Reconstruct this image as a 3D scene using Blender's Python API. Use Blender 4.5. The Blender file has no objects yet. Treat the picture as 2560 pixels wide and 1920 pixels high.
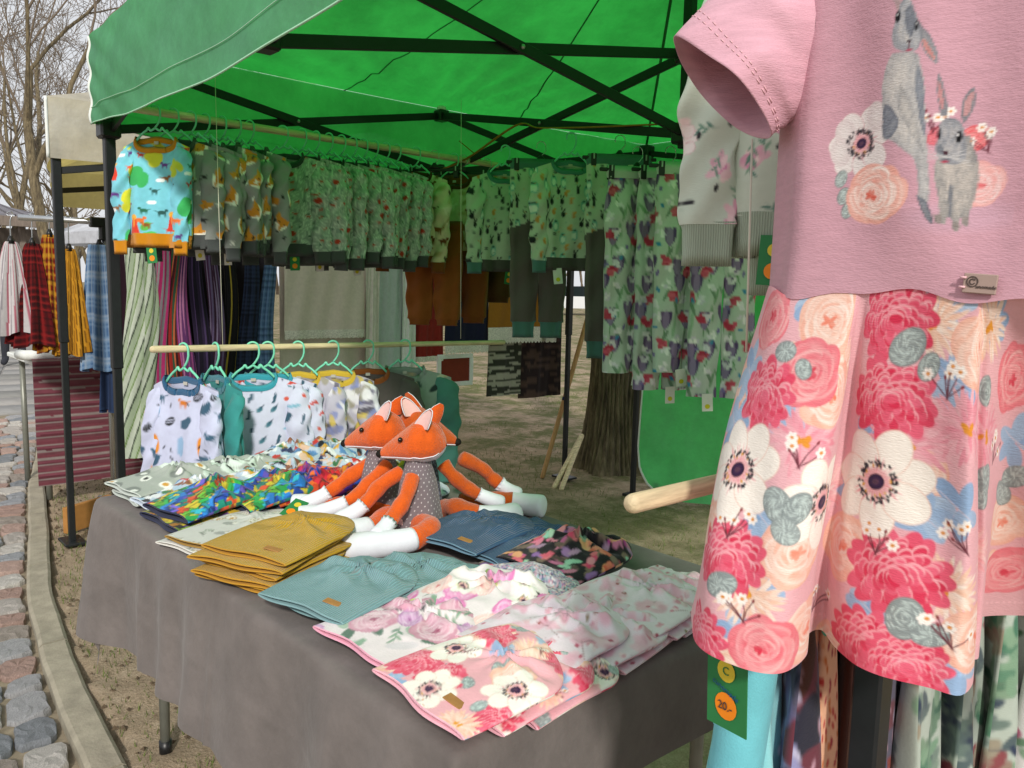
import bpy, math, random
import numpy as np
from mathutils import Matrix, Vector

# ------------------------------------------------------------------ camera, sky, sun, exposure
SC = bpy.context.scene
COL = SC.collection
rad = math.radians
CAMH = 1.35
az, pit, rol = rad(138.0), rad(6.85), rad(1.3)
fw = np.array([math.cos(az)*math.cos(pit), math.sin(az)*math.cos(pit), -math.sin(pit)])
rt0 = np.array([math.sin(az), -math.cos(az), 0.0]); up0 = np.cross(rt0, fw)
rt = rt0*math.cos(rol) + up0*math.sin(rol); up = -rt0*math.sin(rol) + up0*math.cos(rol)
cam = bpy.data.cameras.new('camera'); camo = bpy.data.objects.new('camera', cam); COL.objects.link(camo)
camo.matrix_world = Matrix(((rt[0], up[0], -fw[0], 0), (rt[1], up[1], -fw[1], 0), (rt[2], up[2], -fw[2], CAMH), (0, 0, 0, 1)))
cam.sensor_fit = 'HORIZONTAL'; cam.sensor_width = 36; cam.lens = 36*2018/2560
cam.clip_start = 0.02; cam.clip_end = 500
SC.camera = camo
SUN = np.array([0.80, -0.55, 0.58]); SUN /= np.linalg.norm(SUN)      # direction towards the sun
W = bpy.data.worlds.new('World'); SC.world = W; W.use_nodes = True
nt = W.node_tree; nt.nodes.clear()
wo = nt.nodes.new('ShaderNodeOutputWorld'); bg = nt.nodes.new('ShaderNodeBackground')
sky = nt.nodes.new('ShaderNodeTexSky'); sky.sky_type = 'NISHITA'; sky.sun_disc = False
sky.sun_elevation = math.asin(SUN[2]); sky.sun_rotation = math.atan2(SUN[0], SUN[1])
sky.air_density = 1.0; sky.dust_density = 3.0
tc = nt.nodes.new('ShaderNodeTexCoord'); mp = nt.nodes.new('ShaderNodeMapping'); mp.inputs['Scale'].default_value = (1, 1, 2.6)
cn = nt.nodes.new('ShaderNodeTexNoise'); cn.inputs['Scale'].default_value = 3.2; cn.inputs['Detail'].default_value = 7; cn.inputs['Roughness'].default_value = .62
cr = nt.nodes.new('ShaderNodeValToRGB'); cr.color_ramp.elements[0].position = .33; cr.color_ramp.elements[1].position = .62
cr.color_ramp.elements[0].color = (.82, .82, .82, 1); cr.color_ramp.elements[1].color = (.97, .97, .97, 1)
mx = nt.nodes.new('ShaderNodeMixRGB'); mx.inputs[2].default_value = (11.6, 11.8, 12.2, 1)
for a, b in ((tc.outputs['Generated'], mp.inputs[0]), (mp.outputs[0], cn.inputs['Vector']), (cn.outputs['Fac'], cr.inputs[0]),
             (cr.outputs[0], mx.inputs[0]), (sky.outputs[0], mx.inputs[1]), (mx.outputs[0], bg.inputs[0]), (bg.outputs[0], wo.inputs[0])):
    nt.links.new(a, b)
bg.inputs[1].default_value = 0.07
sl = bpy.data.lights.new('sun', 'SUN'); sl.energy = 2.9; sl.angle = rad(5); sl.color = (1, .95, .87)
so = bpy.data.objects.new('sun', sl); COL.objects.link(so)
so.rotation_euler = Vector(SUN).to_track_quat('Z', 'Y').to_euler()
vs = SC.view_settings; vs.view_transform = 'Standard'; vs.look = 'None'; vs.gamma = 1.0; vs.exposure = 0.05; vs.use_curve_mapping = False
SC.cycles.use_denoising = True
SC.cycles.max_bounces = 7; SC.cycles.diffuse_bounces = 4; SC.cycles.transparent_max_bounces = 8

# ------------------------------------------------------------------ helpers
rng = random.Random(7)
PI = math.pi
def lin(h):
    if isinstance(h, str):
        h = h.lstrip('#'); c = np.array([int(h[i:i+2], 16)/255 for i in (0, 2, 4)])
        return np.where(c <= .04045, c/12.92, ((c+.055)/1.055)**2.4)
    return np.array(h, float)
def _hash(i, j, s):
    n = np.sin(i*127.1+j*311.7+s*74.7)*43758.5453
    return n-np.floor(n)
def vn(x, y, s=0):
    xi, yi = np.floor(x), np.floor(y); fx, fy = x-xi, y-yi
    fx = fx*fx*(3-2*fx); fy = fy*fy*(3-2*fy)
    a, b, c, d = _hash(xi, yi, s), _hash(xi+1, yi, s), _hash(xi, yi+1, s), _hash(xi+1, yi+1, s)
    return (a+(b-a)*fx)*(1-fy)+(c+(d-c)*fx)*fy
def fbm(x, y, s=0, o=4):
    t = 0; a = .5
    for k in range(o):
        t = t+a*vn(x*2**k, y*2**k, s+k*13); a *= .5
    return t

def mk(name, V, F, mat=None, parent=None, smooth=True, col=None):
    V = np.asarray(V, np.float32).reshape(-1, 3)
    Fs = F if isinstance(F, list) and len(F) and isinstance(F[0], np.ndarray) and F[0].ndim == 2 else [np.asarray(F, np.int32)]
    Fs = [f for f in Fs if len(f)]
    me = bpy.data.meshes.new(name)
    nl = sum(f.size for f in Fs); nf = sum(len(f) for f in Fs)
    me.vertices.add(len(V)); me.vertices.foreach_set('co', V.ravel())
    me.loops.add(nl); me.loops.foreach_set('vertex_index', np.concatenate([f.ravel() for f in Fs]).astype(np.int32))
    tot = np.concatenate([np.full(len(f), f.shape[1], np.int32) for f in Fs])
    me.polygons.add(nf); me.polygons.foreach_set('loop_start', (np.cumsum(tot)-tot).astype(np.int32))
    me.polygons.foreach_set('loop_total', tot)
    me.update(calc_edges=True)
    me.polygons.foreach_set('use_smooth', np.full(nf, bool(smooth)))
    if col is not None:
        a = me.color_attributes.new('Col', 'FLOAT_COLOR', 'POINT')
        c = np.ones((len(V), 4), np.float32); c[:, :3] = col; a.data.foreach_set('color', c.ravel())
    if mat is not None: me.materials.append(mat)
    o = bpy.data.objects.new(name, me); COL.objects.link(o)
    if parent is not None: o.parent = parent
    return o

def gridF(nv, nu, wrap=False):
    j, i = np.meshgrid(np.arange(nv-1), np.arange(nu if wrap else nu-1), indexing='ij')
    i2 = (i+1) % nu
    return np.stack([j*nu+i, j*nu+i2, (j+1)*nu+i2, (j+1)*nu+i], -1).reshape(-1, 4)

class MB:
    """collects simple shapes into one mesh"""
    def __init__(s): s.V = []; s.Q = []; s.T = []; s.n = 0; s.C = []
    def add(s, V, Q=None, T=None, col=None):
        V = np.asarray(V, float).reshape(-1, 3)
        if Q is not None and len(Q): s.Q.append(np.asarray(Q)+s.n)
        if T is not None and len(T): s.T.append(np.asarray(T)+s.n)
        s.V.append(V); s.n += len(V)
        if col is not None: s.C.append(np.broadcast_to(np.asarray(col, float), (len(V), 3)))
        return s
    def box(s, c, size, R=None, bev=0.0, col=None):
        h = np.array(size)/2; c = np.array(c, float)
        if bev > 0:
            pts = []
            for sx in (-1, 1):
                for sy in (-1, 1):
                    for sz in (-1, 1):
                        for k in range(3):
                            q = h.copy()-bev; q[k] += bev; pts.append(q*np.array([sx, sy, sz]))
            P = np.array(pts)
            def I(sx, sy, sz, k): return (((sx > 0)*2+(sy > 0))*2+(sz > 0))*3+k
            Q = []; T = []
            for k in range(3):
                a, b = [(1, 2), (2, 0), (0, 1)][k]
                for sg in (-1, 1):
                    q = []
                    for (u, v) in ((-1, -1), (1, -1), (1, 1), (-1, 1)):
                        sv = [0, 0, 0]; sv[k] = sg; sv[a] = u; sv[b] = v; q.append(I(*sv, k))
                    Q.append(q if sg > 0 else q[::-1])
                    for sg2 in (-1, 1):
                        # edge along axis b between faces k and a
                        q = []
                        for (v, kk) in ((-1, k), (1, k), (1, a), (-1, a)):
                            sv = [0, 0, 0]; sv[k] = sg; sv[a] = sg2; sv[b] = v; q.append(I(*sv, kk))
                        Q.append(q if sg*sg2 < 0 else q[::-1])
            for sx in (-1, 1):
                for sy in (-1, 1):
                    for sz in (-1, 1):
                        t = [I(sx, sy, sz, k) for k in range(3)]; T.append(t if sx*sy*sz > 0 else t[::-1])
        else:
            P = np.array([[x, y, z] for x in (-1, 1) for y in (-1, 1) for z in (-1, 1)])*h
            Q = [[0, 1, 3, 2], [4, 6, 7, 5], [0, 4, 5, 1], [2, 3, 7, 6], [0, 2, 6, 4], [1, 5, 7, 3]]; T = []
        if R is not None: P = P @ np.array(R).T
        return s.add(P+c, Q, T, col)
    def bar(s, p0, p1, w, h, bev=0.002, up=(0, 0, 1)):
        p0, p1 = np.array(p0, float), np.array(p1, float); d = p1-p0; L = np.linalg.norm(d); d /= L
        u = np.cross(np.array(up, float), d)
        if np.linalg.norm(u) < 1e-4: u = np.cross([1, 0, 0], d)
        u /= np.linalg.norm(u); v = np.cross(d, u)
        return s.box((p0+p1)/2, (L, w, h), np.stack([d, u, v], 1), bev)
    def loft(s, P, r, n=12, cap=True, r2=None, up=(0, 0, 1), col=None, phase=0):
        """tube through points P with radii r (across) and r2 (along up)"""
        P = np.array(P, float); m = len(P); r = np.broadcast_to(np.asarray(r, float), (m,)); r2 = r if r2 is None else np.broadcast_to(np.asarray(r2, float), (m,))
        T = np.gradient(P, axis=0); T /= np.linalg.norm(T, axis=1)[:, None]+1e-12
        upv = np.array(up, float); U = []
        prev = None
        for t in T:
            u = np.cross(upv, t)
            if np.linalg.norm(u) < .15:
                u = prev-np.dot(prev, t)*t if prev is not None else np.cross([1, .3, 0], t)
            u /= np.linalg.norm(u)
            if prev is not None and np.dot(u, prev) < 0: u = -u
            prev = u; U.append(u)
        U = np.array(U); Vv = np.cross(T, U)
        a = np.arange(n)*2*PI/n+phase
        G = P[:, None]+U[:, None]*(np.cos(a)*r[:, None])[..., None]+Vv[:, None]*(np.sin(a)*r2[:, None])[..., None]
        V = G.reshape(-1, 3); Q = gridF(m, n, True); Tt = []
        if cap:
            V = np.vstack([V, P[0], P[-1]]); k = m*n
            i = np.arange(n); Tt = np.vstack([np.stack([np.full(n, k), (i+1) % n, i], 1), np.stack([np.full(n, k+1), (m-1)*n+i, (m-1)*n+(i+1) % n], 1)])
        return s.add(V, Q, Tt, col)
    def ball(s, c, r, n=14, m=9, R=None, col=None):
        r = np.broadcast_to(np.asarray(r, float), (3,))
        t = np.linspace(0, PI, m); a = np.arange(n)*2*PI/n
        G = np.stack([np.sin(t)[:, None]*np.cos(a), np.sin(t)[:, None]*np.sin(a), np.cos(t)[:, None]*np.ones(n)], -1)*r
        G = G.reshape(-1, 3)
        if R is not None: G = G @ np.array(R).T
        return s.add(G+np.array(c), gridF(m, n, True)[:, ::-1], None, col)
    def grid(s, G, wrap=False, col=None):
        nv, nu = G.shape[:2]
        return s.add(G.reshape(-1, 3), gridF(nv, nu, wrap), None, col)
    def obj(s, name, mat, parent=None, smooth=True):
        F = []
        if s.Q: F.append(np.vstack(s.Q).astype(np.int32))
        if s.T: F.append(np.vstack(s.T).astype(np.int32))
        return mk(name, np.vstack(s.V), F, mat, parent, smooth, np.vstack(s.C) if s.C else None)

def tag(o, label=None, cat=None, group=None, kind=None):
    if label: o['label'] = label
    if cat: o['category'] = cat
    if group: o['group'] = group
    if kind: o['kind'] = kind
    return o
def thing(name, label, cat, loc=(0, 0, 0), rz=0.0, group=None, rot=None):
    o = bpy.data.objects.new(name, None); COL.objects.link(o); o.empty_display_size = .05
    o.location = loc; o.rotation_euler = rot if rot else (0, 0, rz)
    return tag(o, label, cat, group)
def copy_tree(o, parent=None):
    c = o.copy(); COL.objects.link(c)
    if parent is not None: c.parent = parent
    for ch in o.children: copy_tree(ch, c)
    return c
def place(o, loc, rz=0.0, label=None, group=None, rot=None):
    o.location = loc; o.rotation_euler = rot if rot else (0, 0, rz)
    if label: o['label'] = label
    if group: o['group'] = group
    return o
def smooth_path(P, n):
    P = np.array(P, float); t = np.linspace(0, len(P)-1, n); out = []
    for x in t:
        i = min(int(x), len(P)-2); f = x-i
        p0, p1, p2, p3 = P[max(i-1, 0)], P[i], P[i+1], P[min(i+2, len(P)-1)]
        out.append(.5*((2*p1)+(-p0+p2)*f+(2*p0-5*p1+4*p2-p3)*f*f+(-p0+3*p1-3*p2+p3)*f**3))
    return np.array(out)

# ------------------------------------------------------------------ materials
def newmat(name):
    m = bpy.data.materials.new(name); m.use_nodes = True; n = m.node_tree
    return m, n, n.nodes['Principled BSDF'], n.nodes['Material Output']
def node(n, t, **kw):
    x = n.nodes.new(t)
    for k, v in kw.items():
        if k in x.inputs: x.inputs[k].default_value = v
        else: setattr(x, k, v)
    return x
def mat_plain(name, c, rough=.8, var=.12, scale=30, bump=.0, bscale=200, metal=0, sheen=0, spec=.3, stretch=None):
    m, n, p, out = newmat(name); c = lin(c)
    tcn = node(n, 'ShaderNodeTexCoord'); vec = tcn.outputs['Object']
    if stretch:
        mpn = node(n, 'ShaderNodeMapping'); mpn.inputs['Scale'].default_value = stretch; n.links.new(vec, mpn.inputs[0]); vec = mpn.outputs[0]
    if var > 0:
        nz = node(n, 'ShaderNodeTexNoise', Scale=scale, Detail=5.0, Roughness=.6); n.links.new(vec, nz.inputs['Vector'])
        r = node(n, 'ShaderNodeValToRGB'); r.color_ramp.elements[0].position = .3; r.color_ramp.elements[1].position = .7
        r.color_ramp.elements[0].color = (*np.clip(c*(1-var), 0, 1), 1); r.color_ramp.elements[1].color = (*np.clip(c*(1+var), 0, 1), 1)
        n.links.new(nz.outputs['Fac'], r.inputs[0]); n.links.new(r.outputs[0], p.inputs['Base Color'])
    else: p.inputs['Base Color'].default_value = (*c, 1)
    p.inputs['Roughness'].default_value = rough; p.inputs['Metallic'].default_value = metal; p.inputs['Specular IOR Level'].default_value = spec
    if sheen: p.inputs['Sheen Weight'].default_value = sheen; p.inputs['Sheen Roughness'].default_value = .5
    if bump:
        b = node(n, 'ShaderNodeBump', Strength=bump, Distance=.004); nz2 = node(n, 'ShaderNodeTexNoise', Scale=bscale, Detail=3.0)
        n.links.new(vec, nz2.inputs['Vector']); n.links.new(nz2.outputs['Fac'], b.inputs['Height']); n.links.new(b.outputs[0], p.inputs['Normal'])
    return m
def mat_print(name, bump=.25, bscale=420, rough=.88, sheen=.15, var=.06, trans=.0):
    """printed or dyed cloth: colour from the mesh's own print attribute, slight wear, knit bump"""
    m, n, p, out = newmat(name)
    at = node(n, 'ShaderNodeAttribute', attribute_name='Col'); tcn = node(n, 'ShaderNodeTexCoord')
    nz = node(n, 'ShaderNodeTexNoise', Scale=60.0, Detail=4.0); n.links.new(tcn.outputs['Object'], nz.inputs['Vector'])
    mr = node(n, 'ShaderNodeMapRange'); mr.inputs['To Min'].default_value = 1-var*1.6; mr.inputs['To Max'].default_value = 1+var*.8
    n.links.new(nz.outputs['Fac'], mr.inputs[0])
    mu = node(n, 'ShaderNodeVectorMath', operation='MULTIPLY'); n.links.new(at.outputs['Color'], mu.inputs[0]); n.links.new(mr.outputs[0], mu.inputs[1])
    n.links.new(mu.outputs[0], p.inputs['Base Color'])
    p.inputs['Roughness'].default_value = rough; p.inputs['Specular IOR Level'].default_value = .2
    p.inputs['Sheen Weight'].default_value = sheen; p.inputs['Sheen Roughness'].default_value = .5
    b = node(n, 'ShaderNodeBump', Strength=bump, Distance=.002)
    mpn = node(n, 'ShaderNodeMapping'); mpn.inputs['Scale'].default_value = (.45, .45, 1.6); n.links.new(tcn.outputs['Object'], mpn.inputs[0])
    nz2 = node(n, 'ShaderNodeTexNoise', Scale=float(bscale), Detail=2.0); n.links.new(mpn.outputs[0], nz2.inputs['Vector'])
    n.links.new(nz2.outputs['Fac'], b.inputs['Height']); n.links.new(b.outputs[0], p.inputs['Normal'])
    if trans:
        tr = node(n, 'ShaderNodeBsdfTranslucent'); n.links.new(mu.outputs[0], tr.inputs[0]); ms = node(n, 'ShaderNodeMixShader'); ms.inputs[0].default_value = trans
        n.links.new(p.outputs[0], ms.inputs[1]); n.links.new(tr.outputs[0], ms.inputs[2]); n.links.new(ms.outputs[0], out.inputs[0])
    return m
def mat_rib(name, c, freq=420, axis=1, rough=.9, depth=.5, var=.08):
    """ribbed jersey: fine ridges as bump"""
    m, n, p, out = newmat(name); c = lin(c)
    tcn = node(n, 'ShaderNodeTexCoord'); wv = node(n, 'ShaderNodeTexWave', Scale=float(freq)); wv.wave_type = 'BANDS'; wv.bands_direction = 'XYZ'[axis]
    wv.inputs['Distortion'].default_value = 1.2; wv.inputs['Detail'].default_value = 1.0
    n.links.new(tcn.outputs['Object'], wv.inputs['Vector'])
    r = node(n, 'ShaderNodeValToRGB'); r.color_ramp.elements[0].color = (*(c*(1-var*2.2)), 1); r.color_ramp.elements[1].color = (*np.clip(c*(1+var), 0, 1), 1)
    n.links.new(wv.outputs['Fac'], r.inputs[0]); n.links.new(r.outputs[0], p.inputs['Base Color'])
    b = node(n, 'ShaderNodeBump', Strength=depth, Distance=.003); n.links.new(wv.outputs['Fac'], b.inputs['Height']); n.links.new(b.outputs[0], p.inputs['Normal'])
    p.inputs['Roughness'].default_value = rough; p.inputs['Specular IOR Level'].default_value = .15; p.inputs['Sheen Weight'].default_value = .15
    return m
def mat_canopy(name, c, ct, mixf=.5):
    m, n, p, out = newmat(name); c = lin(c); ct = lin(ct)
    n.nodes.remove(p)
    tcn = node(n, 'ShaderNodeTexCoord'); nz = node(n, 'ShaderNodeTexNoise', Scale=2.6, Detail=8.0, Roughness=.72); n.links.new(tcn.outputs['Object'], nz.inputs['Vector'])
    mr = node(n, 'ShaderNodeMapRange'); mr.inputs['From Min'].default_value = .3; mr.inputs['From Max'].default_value = .7; mr.inputs['To Min'].default_value = .66; mr.inputs['To Max'].default_value = 1.12
    n.links.new(nz.outputs['Fac'], mr.inputs[0])
    def tint(col):
        mu = node(n, 'ShaderNodeVectorMath', operation='MULTIPLY'); mu.inputs[0].default_value = col; n.links.new(mr.outputs[0], mu.inputs[1]); return mu.outputs[0]
    d = node(n, 'ShaderNodeBsdfDiffuse'); t = node(n, 'ShaderNodeBsdfTranslucent'); g = node(n, 'ShaderNodeBsdfGlossy'); g.inputs['Roughness'].default_value = .45; g.inputs['Color'].default_value = (.9, 1, .92, 1)
    n.links.new(tint(c), d.inputs[0]); n.links.new(tint(ct), t.inputs[0])
    ms = node(n, 'ShaderNodeMixShader'); ms.inputs[0].default_value = mixf; n.links.new(d.outputs[0], ms.inputs[1]); n.links.new(t.outputs[0], ms.inputs[2])
    m2 = node(n, 'ShaderNodeMixShader'); m2.inputs[0].default_value = .05; n.links.new(ms.outputs[0], m2.inputs[1]); n.links.new(g.outputs[0], m2.inputs[2])
    bp = node(n, 'ShaderNodeBump', Strength=.5, Distance=.03); nz3 = node(n, 'ShaderNodeTexNoise', Scale=5.0, Detail=5.0); n.links.new(tcn.outputs['Object'], nz3.inputs['Vector'])
    n.links.new(nz3.outputs['Fac'], bp.inputs['Height'])
    for q in (d, t, g): n.links.new(bp.outputs[0], q.inputs['Normal'])
    n.links.new(m2.outputs[0], out.inputs[0]); return m
M = {}
M['frame'] = mat_plain('powder coated steel', '1b1e20', .45, .15, 40, spec=.4)
M['canopy'] = mat_canopy('green canopy cloth', (.19, .60, .33), (.035, .60, .075), .55)
M['cream'] = mat_canopy('cream canopy cloth', (.66, .63, .55), (.75, .62, .20), .42)
M['white_tent'] = mat_canopy('white canopy cloth', (.74, .76, .82), (.6, .62, .7), .3)
M['white_plastic'] = mat_plain('white plastic', 'dfe3e0', .5, .05)
M['screw'] = mat_plain('zinc screw', 'a9adab', .35, .1, metal=.8)
M['wood'] = mat_plain('pale dowel wood', 'd2c09c', .6, .30, 7, .25, 40, stretch=(14, 1.2, 14))
M['pole_wood'] = mat_plain('weathered pole wood', 'b48c5e', .7, .22, 9, .2, 60, stretch=(12, 12, 1))
M['hanger'] = mat_plain('mint plastic', '78d3b4', .35, .04, spec=.5)
M['black_plastic'] = mat_plain('black plastic', '17181a', .4, .1, spec=.5)
M['wire'] = mat_plain('chrome wire', 'b9bdc0', .25, .05, metal=.9)
M['print'] = mat_print('printed jersey')
M['printfine'] = mat_print('printed jersey fine', .3, 600, var=.04, trans=.12)
M['cloth'] = mat_print('woven cloth', .3, 300, .95, .05, .1)
M['rope'] = mat_plain('ochre strap', 'a07f2c', .8, .15)
M['thread'] = mat_plain('white thread', 'd9d4c4', .8, .05)
M['gold_label'] = mat_plain('engraved leatherette', 'b98a45', .5, .1)
# ------------------------------------------------------------------ cloth prints (drawn into numpy swatches, carried by the meshes as colour attributes)
class Sw:
    def __init__(s, w, h, ppm, bgc):
        s.w, s.h, s.k = w, h, ppm; s.W, s.H = int(round(w*ppm)), int(round(h*ppm))
        s.a = np.empty((s.H, s.W, 3)); s.a[:] = lin(bgc)
        s.r = random.Random(int(w*1000+h*77+ppm))
    def put(s, cx, cy, ext, fn):
        k = s.k; ix = np.arange(int((cx-ext)*k)-1, int((cx+ext)*k)+2); iy = np.arange(int((cy-ext)*k)-1, int((cy+ext)*k)+2)
        if len(ix) > s.W: ix = ix[:s.W]
        if len(iy) > s.H: iy = iy[:s.H]
        X, Y = np.meshgrid((ix+.5)/k-cx, (iy+.5)/k-cy)
        al, c = fn(X, Y); g = np.ix_(iy % s.H, ix % s.W)
        s.a[g] = s.a[g]*(1-al[..., None])+c*al[..., None]
    def ell(s, cx, cy, rx, ry, an, c, c2=None, al=1.0, soft=0):
        c = lin(c); c2 = None if c2 is None else lin(c2); ca, sa = math.cos(an), math.sin(an)
        def fn(X, Y):
            x = (X*ca+Y*sa)/rx; y = (-X*sa+Y*ca)/ry; d = np.sqrt(x*x+y*y)
            m = np.clip((1-d)*min(rx, ry)*s.k/(1+soft*s.k)+.5, 0, 1)*al
            if c2 is None: return m, c
            t = np.clip(d, 0, 1)[..., None]; return m, c*(1-t)+c2*t
        s.put(cx, cy, max(rx, ry), fn)
    def poly(s, pts, c, al=1.0):
        P = np.array(pts, float); ctr = (P.min(0)+P.max(0))/2; ext = np.max(P.max(0)-P.min(0))/2; Q = P-ctr; c = lin(c)
        def fn(X, Y):
            ins = np.zeros(X.shape, bool)
            for i in range(len(Q)):
                x1, y1 = Q[i]; x2, y2 = Q[i-1]
                if y1 == y2: continue
                ins ^= ((y1 > Y) != (y2 > Y)) & (X < (x2-x1)*(Y-y1)/(y2-y1)+x1)
            return ins*al, c
        s.put(ctr[0], ctr[1], ext, fn)
    def line(s, p, q, w, c):
        p, q = np.array(p, float), np.array(q, float); d = q-p; L = np.hypot(*d)
        if L > 1e-6: s.ell(*((p+q)/2), L/2+w/2, w/2, math.atan2(d[1], d[0]), c)
    def noise(s, amp, f=200, seed=3):
        y, x = np.mgrid[0:s.H, 0:s.W]/s.k; s.a *= (1+amp*(fbm(x*f, y*f, seed, 3)-.45))[..., None]
    def sample(s, u, v):
        x = np.mod(np.asarray(u)*s.k-.5, s.W); y = np.mod(np.asarray(v)*s.k-.5, s.H)
        x0 = np.floor(x).astype(int); y0 = np.floor(y).astype(int); fx = (x-x0)[..., None]; fy = (y-y0)[..., None]
        x0 %= s.W; y0 %= s.H; x1 = (x0+1) % s.W; y1 = (y0+1) % s.H; a = s.a
        return (a[y0, x0]*(1-fx)+a[y0, x1]*fx)*(1-fy)+(a[y1, x0]*(1-fx)+a[y1, x1]*fx)*fy
    def scatter(s, n, f, jit=.35):
        """call f at n jittered places spread over the tile"""
        nx = max(1, int(round(math.sqrt(n*s.w/s.h)))); ny = max(1, int(math.ceil(n/nx)))
        cells = [(i, j) for j in range(ny) for i in range(nx)]; s.r.shuffle(cells)
        for k, (i, j) in enumerate(cells[:n]):
            f((i+.5+(j % 2)*.5+s.r.uniform(-jit, jit))*s.w/nx, (j+.5+s.r.uniform(-jit, jit))*s.h/ny, k)
def mixc(a, b, t): return lin(a)*(1-t)+lin(b)*t
def rose(S, x, y, r, c0='f6c3ae', c1='f3836a', c2='fff0e6', n=None):
    R = S.r
    for k in range(11):
        a = k*2*PI/11+R.uniform(-.25, .25); d = R.uniform(.5, .66); S.ell(x+math.cos(a)*r*d, y+math.sin(a)*r*d*.92, r*R.uniform(.36, .5), r*R.uniform(.26, .36), a+PI/2+R.uniform(-.3, .3), mixc(c0, c2, R.uniform(.2, .7)), mixc(c0, c1, R.uniform(0, .25)))
    ox, oy = R.uniform(-.1, .1)*r, R.uniform(-.1, .1)*r
    for k in range(34):
        q = 1-k/34; a = k*2.4+R.uniform(-.6, .6); d = r*.60*q*R.uniform(.8, 1.1); px, py = x+ox*(1-q)+math.cos(a)*d, y+oy*(1-q)+math.sin(a)*d*.9; b = a+PI/2+R.uniform(-.35, .35)
        w, h = r*(.13+.27*q)*R.uniform(.8, 1.15), r*(.07+.15*q)*R.uniform(.8, 1.15)
        S.ell(px, py, w, h, b, mixc(c2, c0, R.uniform(.1, .7)))
        S.ell(px-math.cos(a)*h*.25, py-math.sin(a)*h*.25, w*.95, h*.84, b, mixc(c0, c1, min(1, R.uniform(0, .35)+.55*(1-q)**1.5)), mixc(c0, c2, R.uniform(0, .5)))
    for k in range(7):
        a = R.uniform(0, 6.3); S.ell(x+ox+math.cos(a)*r*.1, y+oy+math.sin(a)*r*.09, r*.1, r*.05, a, mixc(c1, c0, R.random()*.6))
def peony(S, x, y, r, c0='f0708a', c1='dd3355', c2='fbb3bd'):
    R = S.r
    for k in range(14):
        a = k*2*PI/14+R.uniform(-.15, .15); S.ell(x+math.cos(a)*r*.7, y+math.sin(a)*r*.62, r*.36, r*.19, a+R.uniform(-.3, .3), mixc(c1, c0, R.uniform(.2, .9)))
    S.ell(x, y, r*.75, r*.66, 0, c1)
    for ring in range(7):
        q = .72-.105*ring; n = max(5, int(13-ring*1.2))
        for k in range(n):
            a = k*2*PI/n+ring*.37+R.uniform(-.15, .15); px, py = x+math.cos(a)*r*q, y+math.sin(a)*r*q*.85-r*.03*ring*.3
            an = a*.35+PI/2*.2+R.uniform(-.35, .35)
            S.ell(px, py+r*.02, r*.17, r*.12, an, mixc(c2, c0, R.uniform(0, .5)))
            S.ell(px, py-r*.015, r*.155, r*.10, an, mixc(c0, c1, R.uniform(0, 1)))
def anemone(S, x, y, r, pet='fdf7ee', sh='f4d9cc', st='f0a0a8'):
    R = S.r; n = 7
    for k in range(n):
        a = k*2*PI/n+R.uniform(-.12, .12)+.3
        S.ell(x+math.cos(a)*r*.58, y+math.sin(a)*r*.58, r*.44, r*.35, a, sh)
        S.ell(x+math.cos(a)*r*.58, y+math.sin(a)*r*.58, r*.42, r*.325, a, pet)
    for k in range(50):
        a = R.uniform(0, 2*PI); d = R.uniform(.22, .42)*r; S.ell(x+math.cos(a)*d, y+math.sin(a)*d, r*.09, r*.014, a, mixc(st, pet, R.uniform(0, .6)))
    S.ell(x, y, r*.26, r*.25, 0, 'e8939c', None, .8, r*.06)
    for k in range(16):
        a = R.uniform(0, 2*PI); d = R.uniform(.23, .31)*r; S.ell(x+math.cos(a)*d, y+math.sin(a)*d, r*.032, r*.022, a, 'dd9f45')
    for k in range(80):
        a = R.uniform(0, 2*PI); d = R.uniform(.28, .39)*r; S.ell(x+math.cos(a)*d, y+math.sin(a)*d, r*.036, r*.019, R.uniform(0, 3), mixc('201c28', '33303c', R.random()))
    for k in range(26):
        a = k*2*PI/26; S.line((x+math.cos(a)*r*.14, y+math.sin(a)*r*.14), (x+math.cos(a)*r*.24, y+math.sin(a)*r*.24), r*.012, 'f6c9cf')
    S.ell(x, y, r*.165, r*.145, .3, '4a2a55', '2a1638'); S.ell(x, y, r*.07, r*.05, .3, '5a3a50')
def euca(S, x, y, r, an=0, c='8f9a9b'):
    R = S.r; S.ell(x, y, r, r*.74, an, mixc(c, '6f7b7d', .5)); S.ell(x, y+r*.03, r*.96, r*.7, an, mixc(c, 'a8b3b3', R.random()*.5))
    for k in range(64):
        a = R.uniform(0, 2*PI); d = math.sqrt(R.random())*.9*r; S.ell(x+math.cos(a)*d*math.cos(an)*1-math.sin(a)*d*.7*math.sin(an), y+math.cos(a)*d*math.sin(an)+math.sin(a)*d*.7*math.cos(an), r*.085, r*.02, a+R.uniform(-.2, .2), 'cfe0dc')
def blueleaf(S, x, y, r, an=0):
    R = S.r
    for k in range(6):
        a = an+k*1.05+R.uniform(-.3, .3); S.ell(x+math.cos(a)*r*.5, y+math.sin(a)*r*.5, r*.5, r*.27, a+R.uniform(-.5, .5), mixc('8fb0d8', 'b4cbe4', R.random()))
    S.line((x-r*.5, y+r*.4), (x+r*.5, y-r*.3), r*.04, 'd5cfe0')
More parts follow.
